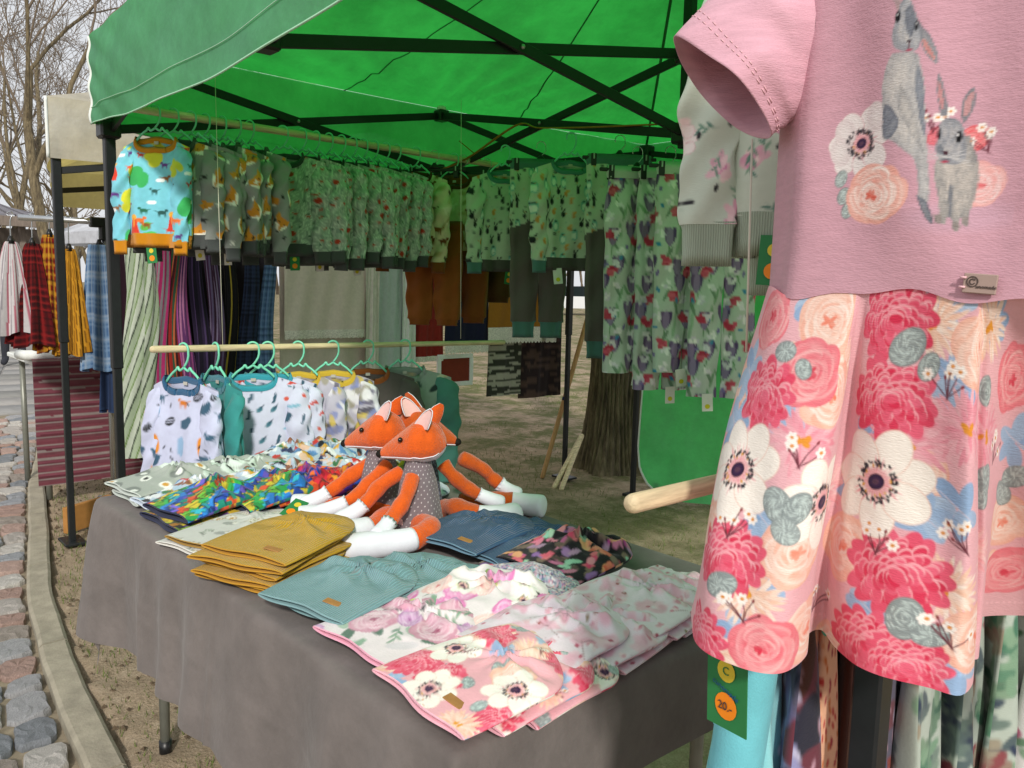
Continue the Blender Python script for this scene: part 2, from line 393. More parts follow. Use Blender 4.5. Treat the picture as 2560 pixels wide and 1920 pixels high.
def daisies(S, x, y, r, n=4):
    R = S.r
    for k in range(n+2):
        a = R.uniform(.4, 2.7); d = R.uniform(.6, 1.1)*r; p = (x+math.cos(a)*d, y+math.sin(a)*d); m = (x+math.cos(a)*d*.5+R.uniform(-.1, .1)*r, y+math.sin(a)*d*.5)
        S.line((x, y), m, r*.05, '6f3340'); S.line(m, p, r*.045, '6f3340')
        if k < n:
            for j in range(6): S.ell(p[0]+math.cos(j*1.05)*r*.11, p[1]+math.sin(j*1.05)*r*.11, r*.1, r*.07, j*1.05, 'fffaf4')
            S.ell(p[0], p[1], r*.075, r*.06, 0, 'e2923c')
        else: S.ell(p[0], p[1], r*.07, r*.05, a, '8c3a40')
def mum(S, x, y, r, c0='fde3d2', c1='f6b79c', cc='eea23a'):
    R = S.r
    for ring in range(5):
        q = .75-.15*ring
        for k in range(22-3*ring):
            a = k*2*PI/(22-3*ring)+R.uniform(-.1, .1); S.ell(x+math.cos(a)*r*q, y+math.sin(a)*r*q*.8, r*.26, r*.055, a+R.uniform(-.25, .25), mixc(c0, c1, R.uniform(0, .9)))
    for k in range(5): S.ell(x+R.uniform(-.12, .12)*r, y+R.uniform(-.1, .1)*r, r*.1, r*.06, R.uniform(0, 3), cc)
def sprig(S, x, y, r, an, c='5f8f6a', n=5, w=.3):
    S.line((x, y), (x+math.cos(an)*r, y+math.sin(an)*r), r*.05, c)
    for k in range(n):
        t = (k+1)/(n+.5); b = an+(.7 if k % 2 else -.7); p = (x+math.cos(an)*r*t+math.cos(b)*r*.2, y+math.sin(an)*r*t+math.sin(b)*r*.2)
        S.ell(p[0], p[1], r*.24, r*.24*w, b, mixc(c, 'a9c3a4', S.r.random()*.5))
def quad_animal(S, x, y, r, c, fl=1):
    S.ell(x, y, r*.62, r*.3, 0, c); S.ell(x+fl*r*.7, y+r*.35, r*.28, r*.2, -.4*fl, c); S.line((x+fl*r*.45, y+r*.1), (x+fl*r*.65, y+r*.4), r*.25, c)
    for q in (-.5, -.3, .3, .5): S.line((x+q*r, y), (x+q*r*1.1, y-r*.62), r*.14, c)
    S.line((x-fl*r*.5, y+r*.1), (x-fl*r*1.1, y+r*.28), r*.13, c)
def foxhead(S, x, y, r, an=0, c='d08a2e'):
    ca, sa = math.cos(an), math.sin(an)
    def T(p): return (x+(p[0]*ca-p[1]*sa)*r, y+(p[0]*sa+p[1]*ca)*r)
    S.poly([T(p) for p in ((-.95, .35), (-.85, 1.0), (-.3, .62), (.3, .62), (.85, 1.0), (.95, .35), (0, -1))], c)
    S.poly([T(p) for p in ((-.95, .35), (-.75, -.1), (0, -1), (-.2, -.25))], 'eeeae0'); S.poly([T(p) for p in ((.95, .35), (.75, -.1), (0, -1), (.2, -.25))], 'eeeae0')
    S.ell(*T((0, -.9)), r*.12, r*.1, 0, '22201f'); S.ell(*T((-.3, .1)), r*.06, r*.06, 0, '22201f'); S.ell(*T((.3, .1)), r*.06, r*.06, 0, '22201f')
def cross(S, x, y, r, c):
    a = S.r.uniform(0, 1.5)
    for b in (a, a+PI/2): S.ell(x, y, r, r*.3, b, c)
PR = {}
def pr(name):
    if name not in PR: PR[name] = globals()['sw_'+name]()
    return PR[name]
def sw_dino():
    S = Sw(.36, .42, 620, '7cc9dc'); S.noise(.25, 60, 2); r = S.r
    S.scatter(11, lambda x, y, k: [S.ell(x+r.uniform(-.02, .02), y+r.uniform(-.03, .03), r.uniform(.012, .03), r.uniform(.012, .03), r.random()*3, ('d9d83a', 'c8d440', '5fbf57', '3fae62')[k % 4]) for _ in range(4)])
    S.scatter(26, lambda x, y, k: quad_animal(S, x, y, r.uniform(.014, .024), ('e0603a', '8a5a2a', '2f5a58', 'e8763a', 'c23f34', '2e6f55', '6a3f8f')[k % 7], r.choice((-1, 1))), .45)
    S.scatter(4, lambda x, y, k: (S.poly([(x-.022, y-.03), (x-.008, y+.03), (x+.008, y+.03), (x+.022, y-.03)], 'd9402c'), S.ell(x, y+.028, .013, .01, 0, 'f2b13a'), S.ell(x, y+.01, .006, .016, 0, 'f08a30')))
    S.scatter(7, lambda x, y, k: [S.ell(x+q*.008, y, .009, .006, 0, 'f3f8f8') for q in (-1, 0, 1)]); return S
def sw_fox():
    S = Sw(.30, .30, 560, '8c8f8d'); r = S.r; S.noise(.1, 300)
    S.scatter(8, lambda x, y, k: foxhead(S, x, y, .038, r.uniform(-1.0, 1.0)), .12)
    S.scatter(16, lambda x, y, k: cross(S, x+.03, y+.03, .011, ('2b2d2e', 'e8e8e2')[k % 2]), .2); return S
def sw_forest():
    S = Sw(.24, .24, 700, '8a958e'); r = S.r
    def tree(x, y, k):
        S.line((x, y-.03), (x, y+.01), .005, 'cfd6cc'); S.ell(x, y+.018, .019, .023, 0, 'b6c2b6'); S.ell(x, y+.018, .0165, .0205, 0, '9aa79d')
        for j in range(9): S.ell(x+r.uniform(-.012, .012), y+.018+r.uniform(-.016, .016), .0045, .0018, r.uniform(.6, 2.4), 'cdd6cb')
    S.scatter(34, tree, .3); S.scatter(20, lambda x, y, k: S.ell(x, y, .006, .004, r.random()*3, '4f6a5c'), .4)
    S.scatter(17, lambda x, y, k: quad_animal(S, x, y, .011, 'b8432c', r.choice((-1, 1))), .3)
    S.scatter(4, lambda x, y, k: S.ell(x, y, .014, .011, 0, 'b23a26')); return S
def sw_pony():
    S = Sw(.3, .3, 520, 'd6cdaa'); r = S.r; S.noise(.5, 30, 5)
    S.scatter(22, lambda x, y, k: S.ell(x, y, r.uniform(.015, .03), r.uniform(.008, .014), r.random(), ('a79660', '8a7a48', 'b9a97a')[k % 3], None, .7, .006), .5)
    S.scatter(14, lambda x, y, k: quad_animal(S, x, y, r.uniform(.025, .04), ('6d3c1c', '8a5326', '3b2416', 'e8ddc8', '7a4420')[k % 5], r.choice((-1, 1))), .3); return S
def sw_bunnies():
    S = Sw(.26, .26, 700, 'b7c5b1'); r = S.r
    def it(x, y, k):
        q = k % 5
        if q in (0, 3): S.ell(x, y, .0065, .011, 0, '22262a'); S.ell(x-.004, y+.017, .0022, .0085, .3, '22262a'); S.ell(x+.005, y+.016, .0022, .0085, -.5, '22262a')
        elif q == 1: S.ell(x, y, .011, .021, 0, '7fb8b0'); S.ell(x, y-.004, .007, .011, 0, 'd9e8dc'); S.ell(x, y+.014, .005, .003, 0, '3a4a4a')
        elif q == 2: S.ell(x, y, .006, .010, .2, 'c98a4a'); S.ell(x+.004, y+.010, .006, .005, 0, 'd8a05a')
        else: S.ell(x, y, .007, .003, 0, '5b6460'); S.ell(x, y+.006, .007, .0025, 0, '4a5250')
    S.scatter(46, it, .3); S.scatter(40, lambda x, y, k: S.ell(x, y, .003, .002, r.random()*3, ('c9925a', '3a4040', '88a89a')[k % 3]), .5); return S
def sw_tulip():
    S = Sw(.24, .30, 640, 'bcc8bd'); r = S.r
    S.scatter(22, lambda x, y, k: S.ell(x, y, .03, .006, r.uniform(.8, 2.2), ('6f9a70', '8fb090', '55785a')[k % 3], None, .8), .5)
    def tu(x, y, k):
        S.line((x, y), (x+r.uniform(-.02, .02), y-.05), .004, '5f8a5c')
        for a in (-.25, .25, 0): S.ell(x+a*.03, y+.02, .012, .034, -a, ('6d567e', '8f7ba0', '574170')[int(a*4+1) % 3])
    S.scatter(8, tu, .25)
    S.scatter(6, lambda x, y, k: [S.ell(x+r.uniform(-.014, .014), y+r.uniform(-.014, .014), .014, .009, r.random()*3, mixc('b5304a', 'd8657a', r.random())) for _ in range(6)], .3)
    S.scatter(9, lambda x, y, k: S.ell(x, y, .010, .006, r.random()*3, ('3f86b0', '7f70a8')[k % 2]), .4)
    S.scatter(14, lambda x, y, k: [S.ell(x+r.uniform(-.012, .012), y+r.uniform(-.012, .012), .011, .006, r.random()*3, mixc('f4f4f0', 'cfc8d8', r.random())) for _ in range(4)], .4); return S
def sw_dogs():
    S = Sw(.26, .30, 640, 'c3c8e2'); r = S.r
    def it(x, y, k):
        q = k % 6; f = r.choice((-1, 1))
        if q == 0: S.ell(x, y, .008, .022, .1, 'd98a30'); S.line((x-.01, y-.026), (x+.012, y-.026), .004, '34526c')
        elif q == 1: quad_animal(S, x, y, .02, '3f6078', f)
        elif q == 2: quad_animal(S, x, y, .017, 'c9742a', f)
        elif q == 3: S.ell(x, y, .012, .022, 0, '8fb2d4')
        elif q == 4: S.ell(x, y, .015, .009, .4, '25282c'); [S.line((x-.012, y+q_), (x+.012, y+q_+.004), .002, 'c3c8e2') for q_ in (-.004, .001)]
        else: S.ell(x, y, .016, .011, .3, '3a5a72'); S.ell(x+.01, y+.009, .009, .008, 0, '3a5a72')
    S.scatter(30, it, .25); S.scatter(24, lambda x, y, k: S.ell(x, y, .006, .002, r.random()*3, '2a2f38'), .5); return S
def sw_birds():
    S = Sw(.26, .28, 640, 'cfd2e8'); r = S.r
    def it(x, y, k):
        q = k % 6
        if q in (0, 3): S.poly([(x-.006, y-.014), (x+.003, y-.012), (x+.009, y+.01), (x+.002, y+.016)], '3a5a6e')
        elif q == 1: S.ell(x, y, .007, .006, 0, 'd25a48')
        elif q == 2: S.poly([(x-.016, y+.004), (x+.016, y+.008), (x+.008, y+.017), (x-.006, y+.016)], 'c8483c'); S.line((x+.003, y), (x+.004, y-.014), .005, '32465c')
        elif q == 4: S.ell(x, y, .017, .005, .15, '86b4cc')
        else: S.ell(x, y, .011, .006, .8, '4f7f90'); S.line((x, y), (x+.01, y+.012), .004, '32465c')
    S.scatter(44, it, .3); return S
def sw_lily():
    S = Sw(.26, .30, 520, 'b9b6c6'); r = S.r
    S.scatter(40, lambda x, y, k: [S.ell(x+r.uniform(-.015, .015), y+r.uniform(-.015, .015), r.uniform(.012, .03), r.uniform(.005, .012), r.random()*3, ('dcdde6', '34303f', 'c9b24e', '7f88b8', '9a9480', 'e6e4ea', '55506a')[(k+_) % 7], None, .85) for _ in range(3)], .5); return S
def sw_leaf():
    S = Sw(.26, .30, 520, '8fa096'); r = S.r
    S.scatter(16, lambda x, y, k: S.ell(x, y, .03, .009, r.uniform(.5, 2.6), ('3a4f4c', '5a756c', 'aebcb0', '2b3a3c')[k % 4]), .4)
    S.scatter(12, lambda x, y, k: [S.ell(x+r.uniform(-.012, .012), y+r.uniform(-.012, .012), .010, .007, r.random()*3, mixc('c6cdbc', 'c9b068', r.random()*.8)) for _ in range(4)], .4); return S
def sw_bear():
    S = Sw(.30, .26, 520, 'a6aca5'); r = S.r
    def it(x, y, k):
        q = k % 3
        if q == 0: S.ell(x, y, .036, .024, .3, 'd4e0d8'); S.ell(x+.02, y+.012, .006, .006, 0, '202222'); S.ell(x-.012, y, .012, .008, .4, '2a2c2c')
        elif q == 1: S.ell(x, y, .03, .02, -.4, '7c827e'); S.ell(x+.008, y, .011, .009, 0, 'e3e6e0')
        else: S.ell(x, y, .02, .015, 0, 'eceee8'); S.ell(x, y, .010, .008, 0, ('d0983c', '2a2c2c')[r.randint(0, 1)])
    S.scatter(15, it, .3); return S
def sw_patch():
    S = Sw(.30, .26, 420, 'b7c6d8'); r = S.r
    S.scatter(110, lambda x, y, k: S.poly([(x+math.cos(a)*r.uniform(.008, .03), y+math.sin(a)*r.uniform(.006, .02)) for a in np.arange(0, 6.2, 1.0)], ('c03a32', '5a86b8', 'e4e6ea', '2f3c66', 'd0a03c', '8f5a44', 'a9c6dc', '3f7a52', '22242c', 'eceef0', 'd8b8a0')[k % 11]), .5); return S
def _blocks(cols, seed, ppm=420):
    S = Sw(.28+seed*.001, .26, ppm, cols[0]); r = S.r
    def it(x, y, k):
        g = int(((x/S.w)*2.2+(y/S.h)*1.3+r.uniform(-.07, .07)) % 1*len(cols)); a = r.uniform(0, 3); w, h = r.uniform(.006, .018), r.uniform(.004, .011)
        P = [(x+math.cos(a)*w*sx-math.sin(a)*h*sy, y+math.sin(a)*w*sx+math.cos(a)*h*sy) for sx, sy in ((-1, -1), (1, -1), (1, 1), (-1, 1))]
        c = lin(cols[g])*r.uniform(.55, 1.3); S.poly(P, np.clip(c, 0, .9)); 
        S.line(P[0], P[1], .0026 if k % 3 else .004, '12131a')
    S.scatter(420, it, .6); return S
def sw_brickgb(): return _blocks(['d8c43c', '6fbf3f', '2f9f4f', '2fa6b8', '2f7fd0', '2a4fae', '6a5ac0', '1f7f6f', 'c8502c'], 1)
def sw_brickrp(): return _blocks(['e0502c', 'd8302c', 'f0a030', 'd03a6a', 'b040a0', '6a3ab0', '2f4fb8', 'e8702c', 'c02838'], 2)
def sw_brickyg(): return _blocks(['d8c030', 'a8b030', '3f4a2c', 'd09030', '20262c', '7fa040', '5a3a7a', 'c8a82c'], 3)
def sw_wood():
    S = Sw(.28, .26, 640, 'c9c9c4'); r = S.r
    def it(x, y, k):
        q = k % 4; g = '8d7a4a'
        if q == 0: S.ell(x, y, .022, .013, .6, g); S.ell(x, y, .0195, .0105, .6, 'd8d6cc'); S.line((x-.02, y-.014), (x+.018, y+.013), .0018, g); S.line((x, y), (x+.012, y-.002), .0015, g)
        elif q == 1: S.ell(x, y, .017, .012, 0, 'a07a32'); S.ell(x, y, .0145, .0095, 0, 'dedcd4'); S.ell(x+.004, y, .006, .005, 0, 'b88a3a')
        elif q == 2: sprig(S, x, y, .026, r.uniform(0, 6), '5a5c58', 5, .25)
        else: S.ell(x, y, .016, .010, .3, '9a9c98'); S.ell(x+.012, y+.008, .008, .006, 0, 'dcdad2'); S.poly([(x, y+.01), (x+.006, y+.02), (x+.012, y+.01)], 'b0ada2')
    S.scatter(26, it, .3); return S
def sw_flora():
    """pink ground with coral peonies, white anemones, peach roses, grey leaves and blue foliage"""
    S = Sw(.34, .30, 900, 'efb3bb'); r = S.r
    S.scatter(9, lambda x, y, k: blueleaf(S, x, y, .022, r.random()*6), .4); S.scatter(10, lambda x, y, k: euca(S, x, y, .017, r.random()*3), .4)
    S.scatter(7, lambda x, y, k: rose(S, x, y, .036), .3); S.scatter(6, lambda x, y, k: peony(S, x, y, .042), .25); S.scatter(5, lambda x, y, k: mum(S, x, y, .034), .4)
    S.scatter(5, lambda x, y, k: anemone(S, x, y, .045), .25); S.scatter(8, lambda x, y, k: daisies(S, x, y, .022), .4); S.scatter(5, lambda x, y, k: euca(S, x, y, .013, r.random()*3), .4); return S
def sw_dusty():
    S = Sw(.30, .28, 760, 'eadfe2'); r = S.r
    S.scatter(26, lambda x, y, k: S.ell(x, y, .026, .010, r.random()*3, ('8fae98', '5f7a6c', '3a3f44', 'a9bfae', 'd8d2d6')[k % 5]), .5)
    S.scatter(7, lambda x, y, k: rose(S, x, y, .048, 'd59ab0', 'a3486a', 'f4dfe6'), .3); S.scatter(6, lambda x, y, k: rose(S, x, y, .026, 'c58fc0', '8f4a86', 'ecd6ea'), .4)
    S.scatter(10, lambda x, y, k: sprig(S, x, y, .04, r.random()*6, '6f8f80'), .4); return S
def sw_magenta():
    S = Sw(.30, .28, 700, 'f0e6e8'); r = S.r
    S.scatter(20, lambda x, y, k: S.ell(x, y, .024, .010, r.random()*3, ('c9d86a', '8fae5a', '2c2028', 'f4f2ee')[k % 4]), .5)
    S.scatter(9, lambda x, y, k: rose(S, x, y, .036, 'e77fbf', 'b01f78', 'fbd9ec'), .3); S.scatter(6, lambda x, y, k: rose(S, x, y, .032, 'f4c9c4', 'd8646a', 'fff4ee'), .3)
    S.scatter(5, lambda x, y, k: anemone(S, x, y, .026, 'fbf7f2', 'e8e0d2', 'd8e08a'), .4); return S
def sw_specks():
    S = Sw(.16, .16, 900, 'b9b0c6'); r = S.r
    cols = ('e8e2ea', '5a6090', 'd88fa6', '8fc0c0', '3f4a70', 'f2c8c0', 'a070a8', 'efeaf0', '6fa0a8', 'd8a0b8', '4a4050')
    S.scatter(1500, lambda x, y, k: S.ell(x, y, r.uniform(.0015, .004), r.uniform(.001, .002), r.random()*3, cols[k % 11]), .6); return S
def sw_darkflora():
    S = Sw(.26, .24, 560, '1a161c'); r = S.r
    S.scatter(90, lambda x, y, k: [S.ell(x+r.uniform(-.01, .01), y+r.uniform(-.01, .01), r.uniform(.008, .018), r.uniform(.005, .009), r.random()*3, mixc(c, 'f4d0b0', r.random()*.3)) for c in (('d8604a', 'e07a9a', 'b03a8a', '7fc8b0', 'e8a070', '8a60a8', '1a161c', 'd83a6a', '241c24')[k % 9],)*2], .5); return S
def sw_pale():
    S = Sw(.28, .28, 640, 'e8dae4'); r = S.r
    S.scatter(34, lambda x, y, k: [S.ell(x+r.uniform(-.014, .014), y+r.uniform(-.014, .014), .012, .007, r.random()*3, mixc('efc9d6', 'e0a3b8', r.random()), None, .8, .003) for _ in range(6)], .5)
    S.scatter(26, lambda x, y, k: [S.ell(x+r.uniform(-.006, .006), y+r.uniform(-.006, .006), .005, .003, r.random()*3, mixc('d8889e', 'f4e4ea', r.random())) for _ in range(5)], .5)
    S.scatter(30, lambda x, y, k: S.ell(x, y, .0028, .0045, r.random()*3, ('b8506a', 'a04a44', 'c86a80', '8a7a58')[k % 4]), .5); S.scatter(26, lambda x, y, k: S.line((x, y), (x+r.uniform(-.022, .022), y+r.uniform(-.022, .022)), .0014, '8a5a60'), .5); return S
def sw_pinkgrey():
    S = Sw(.26, .28, 700, 'cbd6c6'); r = S.r
    S.scatter(10, lambda x, y, k: [S.ell(x+r.uniform(-.015, .015), y+r.uniform(-.015, .015), .014, .007, r.random()*3, mixc('f0d8d4', 'd88fae', r.random())) for _ in range(9)], .35)
    S.scatter(5, lambda x, y, k: anemone(S, x, y, .028, 'f2e4e0', 'd8a0a8', 'c85a78'), .3); S.scatter(14, lambda x, y, k: sprig(S, x, y, .03, r.random()*6, '4f7f72', 4), .4)
    S.scatter(12, lambda x, y, k: S.ell(x, y, .006, .004, r.random()*3, '2c2a30'), .5); return S
def sw_dots():
    S = Sw(.018, .018, 2400, '7b7075'); S.ell(.0045, .0045, .0014, .0014, 0, 'e9e4e4'); S.ell(.0135, .0135, .0014, .0014, 0, 'e9e4e4'); return S
def sw_darkdots():
    S = Sw(.05, .05, 1400, '3c3d4a'); r = S.r; S.scatter(40, lambda x, y, k: S.ell(x, y, .003, .0015, r.random()*3, '8488a0'), .5); return S
def sw_cactus():
    S = Sw(.3, .4, 420, 'aab5aa'); r = S.r; S.scatter(44, lambda x, y, k: sprig(S, x, y, .06, r.random()*6, ('2f6a52', '23503f', '7f2a3a', '1f2a4a')[k % 4], 7, .5), .5); return S
def sw_coraldash():
    S = Sw(.2, .2, 700, 'f2b793'); r = S.r; S.scatter(260, lambda x, y, k: S.ell(x, y, .0022, .005, r.uniform(-.3, .3), ('c83a34', 'd8702c', 'b02a3a')[k % 3]), .4); return S
def sw_abstract():
    S = Sw(.24, .4, 420, '5a5468'); r = S.r
    S.scatter(44, lambda x, y, k: S.ell(x, y, r.uniform(.02, .05), r.uniform(.012, .03), r.random()*3, ('3c4a6e', '6a3440', '8f8fb8', 'd88a68', '4a2c24', '7a6f9a', '2a2a38', '8c3a30')[k % 8]), .5)
    S.scatter(120, lambda x, y, k: S.ell(x, y, .008, .002, r.uniform(1, 2), ('b9b6d0', '2a2c3c', 'c9a0b0')[k % 3]), .5); return S
def sw_cupcake():
    S = Sw(.24, .3, 500, '8ccbd0'); r = S.r
    S.scatter(6, lambda x, y, k: (S.ell(x, y+.02, .022, .02, 0, ('b8283c', '6aa860')[k % 2]), S.poly([(x-.018, y-.02), (x+.018, y-.02), (x+.022, y+.012), (x-.022, y+.012)], '4fb8c0')), .25)
    S.scatter(20, lambda x, y, k: S.ell(x, y, .006, .004, r.random()*3, ('3a3c60', 'e8e8f0', '6a4a8a')[k % 3]), .5); return S
def sw_rosebud():
    S = Sw(.2, .3, 560, 'e2e0de'); r = S.r
    S.scatter(14, lambda x, y, k: (S.ell(x, y, .012, .010, 0, 'd88aa2', 'b8607e'), S.ell(x+.014, y-.008, .012, .005, .6, '6f8f72'), S.ell(x-.012, y-.010, .011, .005, 2.2, '8aa68a')), .4); return S
# ------------------------------------------------------------------ ground, road, kerb
KX = np.array([-60, -16, -13, -9, -6.6, -5.8, -4.76, -3.82, -3.2, -2.7, -2.26, -1, 0, 3, 40]); KY = np.array([11.5, 3.45, 2.82, 1.9, 1.33, 1.13, .93, .735, .655, .605, .58, .52, .5, .45, .3])
def kerb_y(x): return np.interp(x, KX, KY)
def mat_ground():
    m, n, p, out = newmat('trodden earth with thin grass')
    tcn = node(n, 'ShaderNodeTexCoord'); O = tcn.outputs['Object']
    def nz(s, d=6.0, r=.65):
        q = node(n, 'ShaderNodeTexNoise', Scale=s, Detail=d, Roughness=r); n.links.new(O, q.inputs['Vector']); return q.outputs['Fac']
    def ramp(f, stops):
        r = node(n, 'ShaderNodeValToRGB'); e = r.color_ramp.elements
        while len(e) < len(stops): e.new(.5)
        for q, (po, c) in zip(e, stops): q.position = po; q.color = (*lin(c), 1)
        n.links.new(f, r.inputs[0]); return r.outputs[0]
    dirt = ramp(nz(9), ((.25, '7d6d5a'), (.5, 'a8957e'), (.75, 'c2b09a')))
    grit = ramp(nz(120, 3), ((.3, '786958'), (.55, 'ac9a84'), (.72, 'cbbda8')))
    m1 = node(n, 'ShaderNodeMixRGB'); m1.inputs[0].default_value = .4; n.links.new(dirt, m1.inputs[1]); n.links.new(grit, m1.inputs[2])
    grass = ramp(nz(70, 4), ((.3, '3c4526'), (.55, '5c6639'), (.75, '7e7f4e')))
    sx = node(n, 'ShaderNodeSeparateXYZ'); n.links.new(O, sx.inputs[0])
    def mr(v, a, b):
        q = node(n, 'ShaderNodeMapRange'); q.inputs['From Min'].default_value = a; q.inputs['From Max'].default_value = b; n.links.new(v, q.inputs[0]); return q.outputs[0]
    def mth(op, a, b):
        q = node(n, 'ShaderNodeMath', operation=op)
        for i, v in enumerate((a, b)):
            if isinstance(v, (int, float)): q.inputs[i].default_value = v
            else: n.links.new(v, q.inputs[i])
        q.use_clamp = op == 'ADD' and True
        return q.outputs[0]
    far = mr(sx.outputs['Y'], 1.4, 4.5)
    patch = mr(nz(2.2, 8, .75), .42, .56); g = mth('MULTIPLY', patch, mth('ADD', mth('MULTIPLY', far, .78), .08))
    m2 = node(n, 'ShaderNodeMixRGB'); n.links.new(g, m2.inputs[0]); n.links.new(m1.outputs[0], m2.inputs[1]); n.links.new(grass, m2.inputs[2])
    n.links.new(m2.outputs[0], p.inputs['Base Color']); p.inputs['Roughness'].default_value = .97; p.inputs['Specular IOR Level'].default_value = .1
    b = node(n, 'ShaderNodeBump', Strength=.7, Distance=.02); h = mth('ADD', nz(45, 6), mth('MULTIPLY', nz(160, 3), .5)); n.links.new(h, b.inputs['Height']); n.links.new(b.outputs[0], p.inputs['Normal'])
    return m
gx = np.concatenate([[-250, -120, -70, -45, -30, -22, -16, -12.5], np.linspace(-10, 1.2, 300), [2, 4, 9, 20, 60, 200]])
gy = np.concatenate([[-200, -60, -20, -8, -3, -1.2], np.linspace(-.3, 8, 240), [9, 11, 14, 19, 28, 45, 90, 250]])
GX, GY = np.meshgrid(gx, gy); near = np.exp(-((GX+3)/9)**2-((GY-2.5)/7)**2)
GZ = near*(.05*(fbm(GX*2.2, GY*2.2, 5)-.47)+.045*(fbm(GX*9, GY*9, 9, 4)-.47)*np.clip((1.3-GY)*.8+.5, .25, 1))
GZ = np.where(GY < kerb_y(GX)+.05, -.075, GZ-.005)
mk('ground', np.stack([GX, GY, GZ], -1), gridF(len(gy), len(gx)), mat_ground())['kind'] = 'structure'
# road bed under the cobbles, then paving further away
M['mortar'] = mat_plain('sandy joints', '8a7f6c', .95, .3, 25, .6, 90)
M['paving'] = mat_plain('grey paving slabs', '8d8b88', .85, .12, 6, .3, 60)
xs = np.concatenate([np.linspace(-9.5, 1, 80), [4, 12]]); rb = np.stack([np.stack([xs, kerb_y(xs)-.02, xs*0-.028], -1), np.stack([xs, kerb_y(xs)-2.2, xs*0-.028], -1)])
cob = mk('cobbled_road', rb, gridF(2, len(xs)), M['mortar']); cob['kind'] = 'structure'
xs = np.linspace(-60, -9.3, 60)
pv = mk('paved_path', np.stack([np.stack([xs, kerb_y(xs)-.02, xs*0-.018], -1), np.stack([xs, kerb_y(xs)-9, xs*0-.018], -1)]), gridF(2, 60), M['paving']); pv['kind'] = 'structure'
M['slab'] = [mat_plain('paving slab %d' % k, c, .85, .15, 8, .3, 60) for k, c in enumerate(('8f8e8c', '84837f', '979490'))]
for k in range(26):      # the nearest slabs of the path, one by one
    x = -9.5-(k // 2)*.62; o = MB().box((0, 0, 0), (.60, .58, .03), None, .006).obj('paving_slab', M['slab'][k % 3], pv); o.location = (x, kerb_y(x)-.34-(k % 2)*.62, -.022); o.rotation_euler = (0, 0, -.21)
M['stone'] = [mat_plain('granite sett %d' % k, c, .8, .35, 38, .9, 130) for k, c in enumerate(('92959a', 'a8a29c', 'a2887e', '7f8388', 'b8b4ae', '958c84', 'ab9288', '9c9c9e'))]
def sett_mesh(seed):
    r = random.Random(seed); n = 16; a = np.arange(n)*2*PI/n+.2
    q = 1/np.maximum(np.abs(np.cos(a)), np.abs(np.sin(a)))**.97*np.array([r.uniform(.90, 1.04) for _ in a]); b = MB(); tl = (r.uniform(-.012, .012), r.uniform(-.012, .012))
    rings = []
    for sc, z in ((1.0, -.07), (1.0, -.012), (.975, -.003), (.92, .002), (.7, .004), (.4, .005)):
        X, Y = np.cos(a)*q*sc*.5, np.sin(a)*q*sc*.5; zz = z+(np.array([r.uniform(-.0035, .0035) for _ in a])+X*tl[0]+Y*tl[1])*(z > -.05); rings.append(np.stack([X, Y, zz], -1))
    G = np.array(rings); b.grid(G, True); b.add(np.vstack([G[-1], [[0, 0, .004]]]), None, [[i, (i+1) % n, n] for i in range(n)]); return b
SETT = [sett_mesh(k).obj('sett_source', M['stone'][k % 8], None, False) for k in range(8)]
cnt = 0; r = random.Random(4); x = -1.9
while x > -9.0 and cnt < 300:
    L = r.uniform(.12, .20); off = -.052
    while off > -(.36 if x < -4 else .46):
        w = r.uniform(.10, .17); src = SETT[r.randrange(8)]; xc = x-L/2+r.uniform(-.01, .01); yc = kerb_y(xc)+off-w/2-.01
        o = bpy.data.objects.new('cobblestone', src.data); COL.objects.link(o); o.parent = cob
        o.location = (xc, yc, -.010+r.uniform(-.004, .004)); o.scale = (L*.985, w*.985, 1.0); o.rotation_euler = (r.uniform(-.05, .05), r.uniform(-.05, .05), -.13+r.uniform(-.1, .1)); cnt += 1
        off -= w+.003
    x -= L+.003
for o in SETT: bpy.data.objects.remove(o)
M['kerb'] = mat_plain('worn concrete kerb', '9b9483', .9, .22, 14, .5, 120)
kerb = bpy.data.objects.new('kerb', None); COL.objects.link(kerb); kerb['kind'] = 'structure'
x = .6
while x > -14:
    n = 8; xs = np.linspace(x, x-.94, n); y1 = kerb_y(xs)+.045+.0015*np.sin(xs*9); y0 = y1-.095+.002*np.sin(xs*13+1); e = .012
    prof = [(y0, xs*0-.09), (y0, xs*0+.012), (y0+e, xs*0+.022), (y1-e, xs*0+.024), (y1, xs*0+.014), (y1, xs*0-.09)]
    G = np.stack([np.stack([xs, py, pz+.003*np.sin(xs*21)], -1) for py, pz in prof]); b = MB().grid(G)
    for c in (0, n-1): b.add(G[:, c], [[0, 1, 4, 5], [1, 2, 3, 4]])
    b.obj('kerb_stone', M['kerb'], kerb, False); x -= .95
# clods, twigs and thin grass on the earth: nobody could count them
M['clod'] = mat_plain('earth clod', '5e5040', .95, .3, 60); M['blade'] = mat_plain('grass blade', '62703a', .8, .3, 40)
r = random.Random(11); b = MB()
for k in range(900):
    x = r.uniform(-6.2, -1.3); y = kerb_y(x)+.06+abs(r.gauss(0, .5)); s = r.uniform(.004, .013)*(1 if k % 9 else 1.6)
    P = np.array([[1, 0, 0], [-.5, .87, 0], [-.5, -.87, 0], [0, 0, 1]])*s*np.array([1, r.uniform(.6, 1.2), r.uniform(.5, .9)]); c, q = math.cos(k), math.sin(k)
    b.add(P @ np.array([[c, q, 0], [-q, c, 0], [0, 0, 1]])+[x, y, .002], None, [[0, 1, 3], [1, 2, 3], [2, 0, 3]])
tag(b.obj('earth_clods', M['clod'], None, False), 'small brown clods strewn over the bare earth by the kerb', 'soil', None, 'stuff')
b = MB(); Vb = []; Tb = []
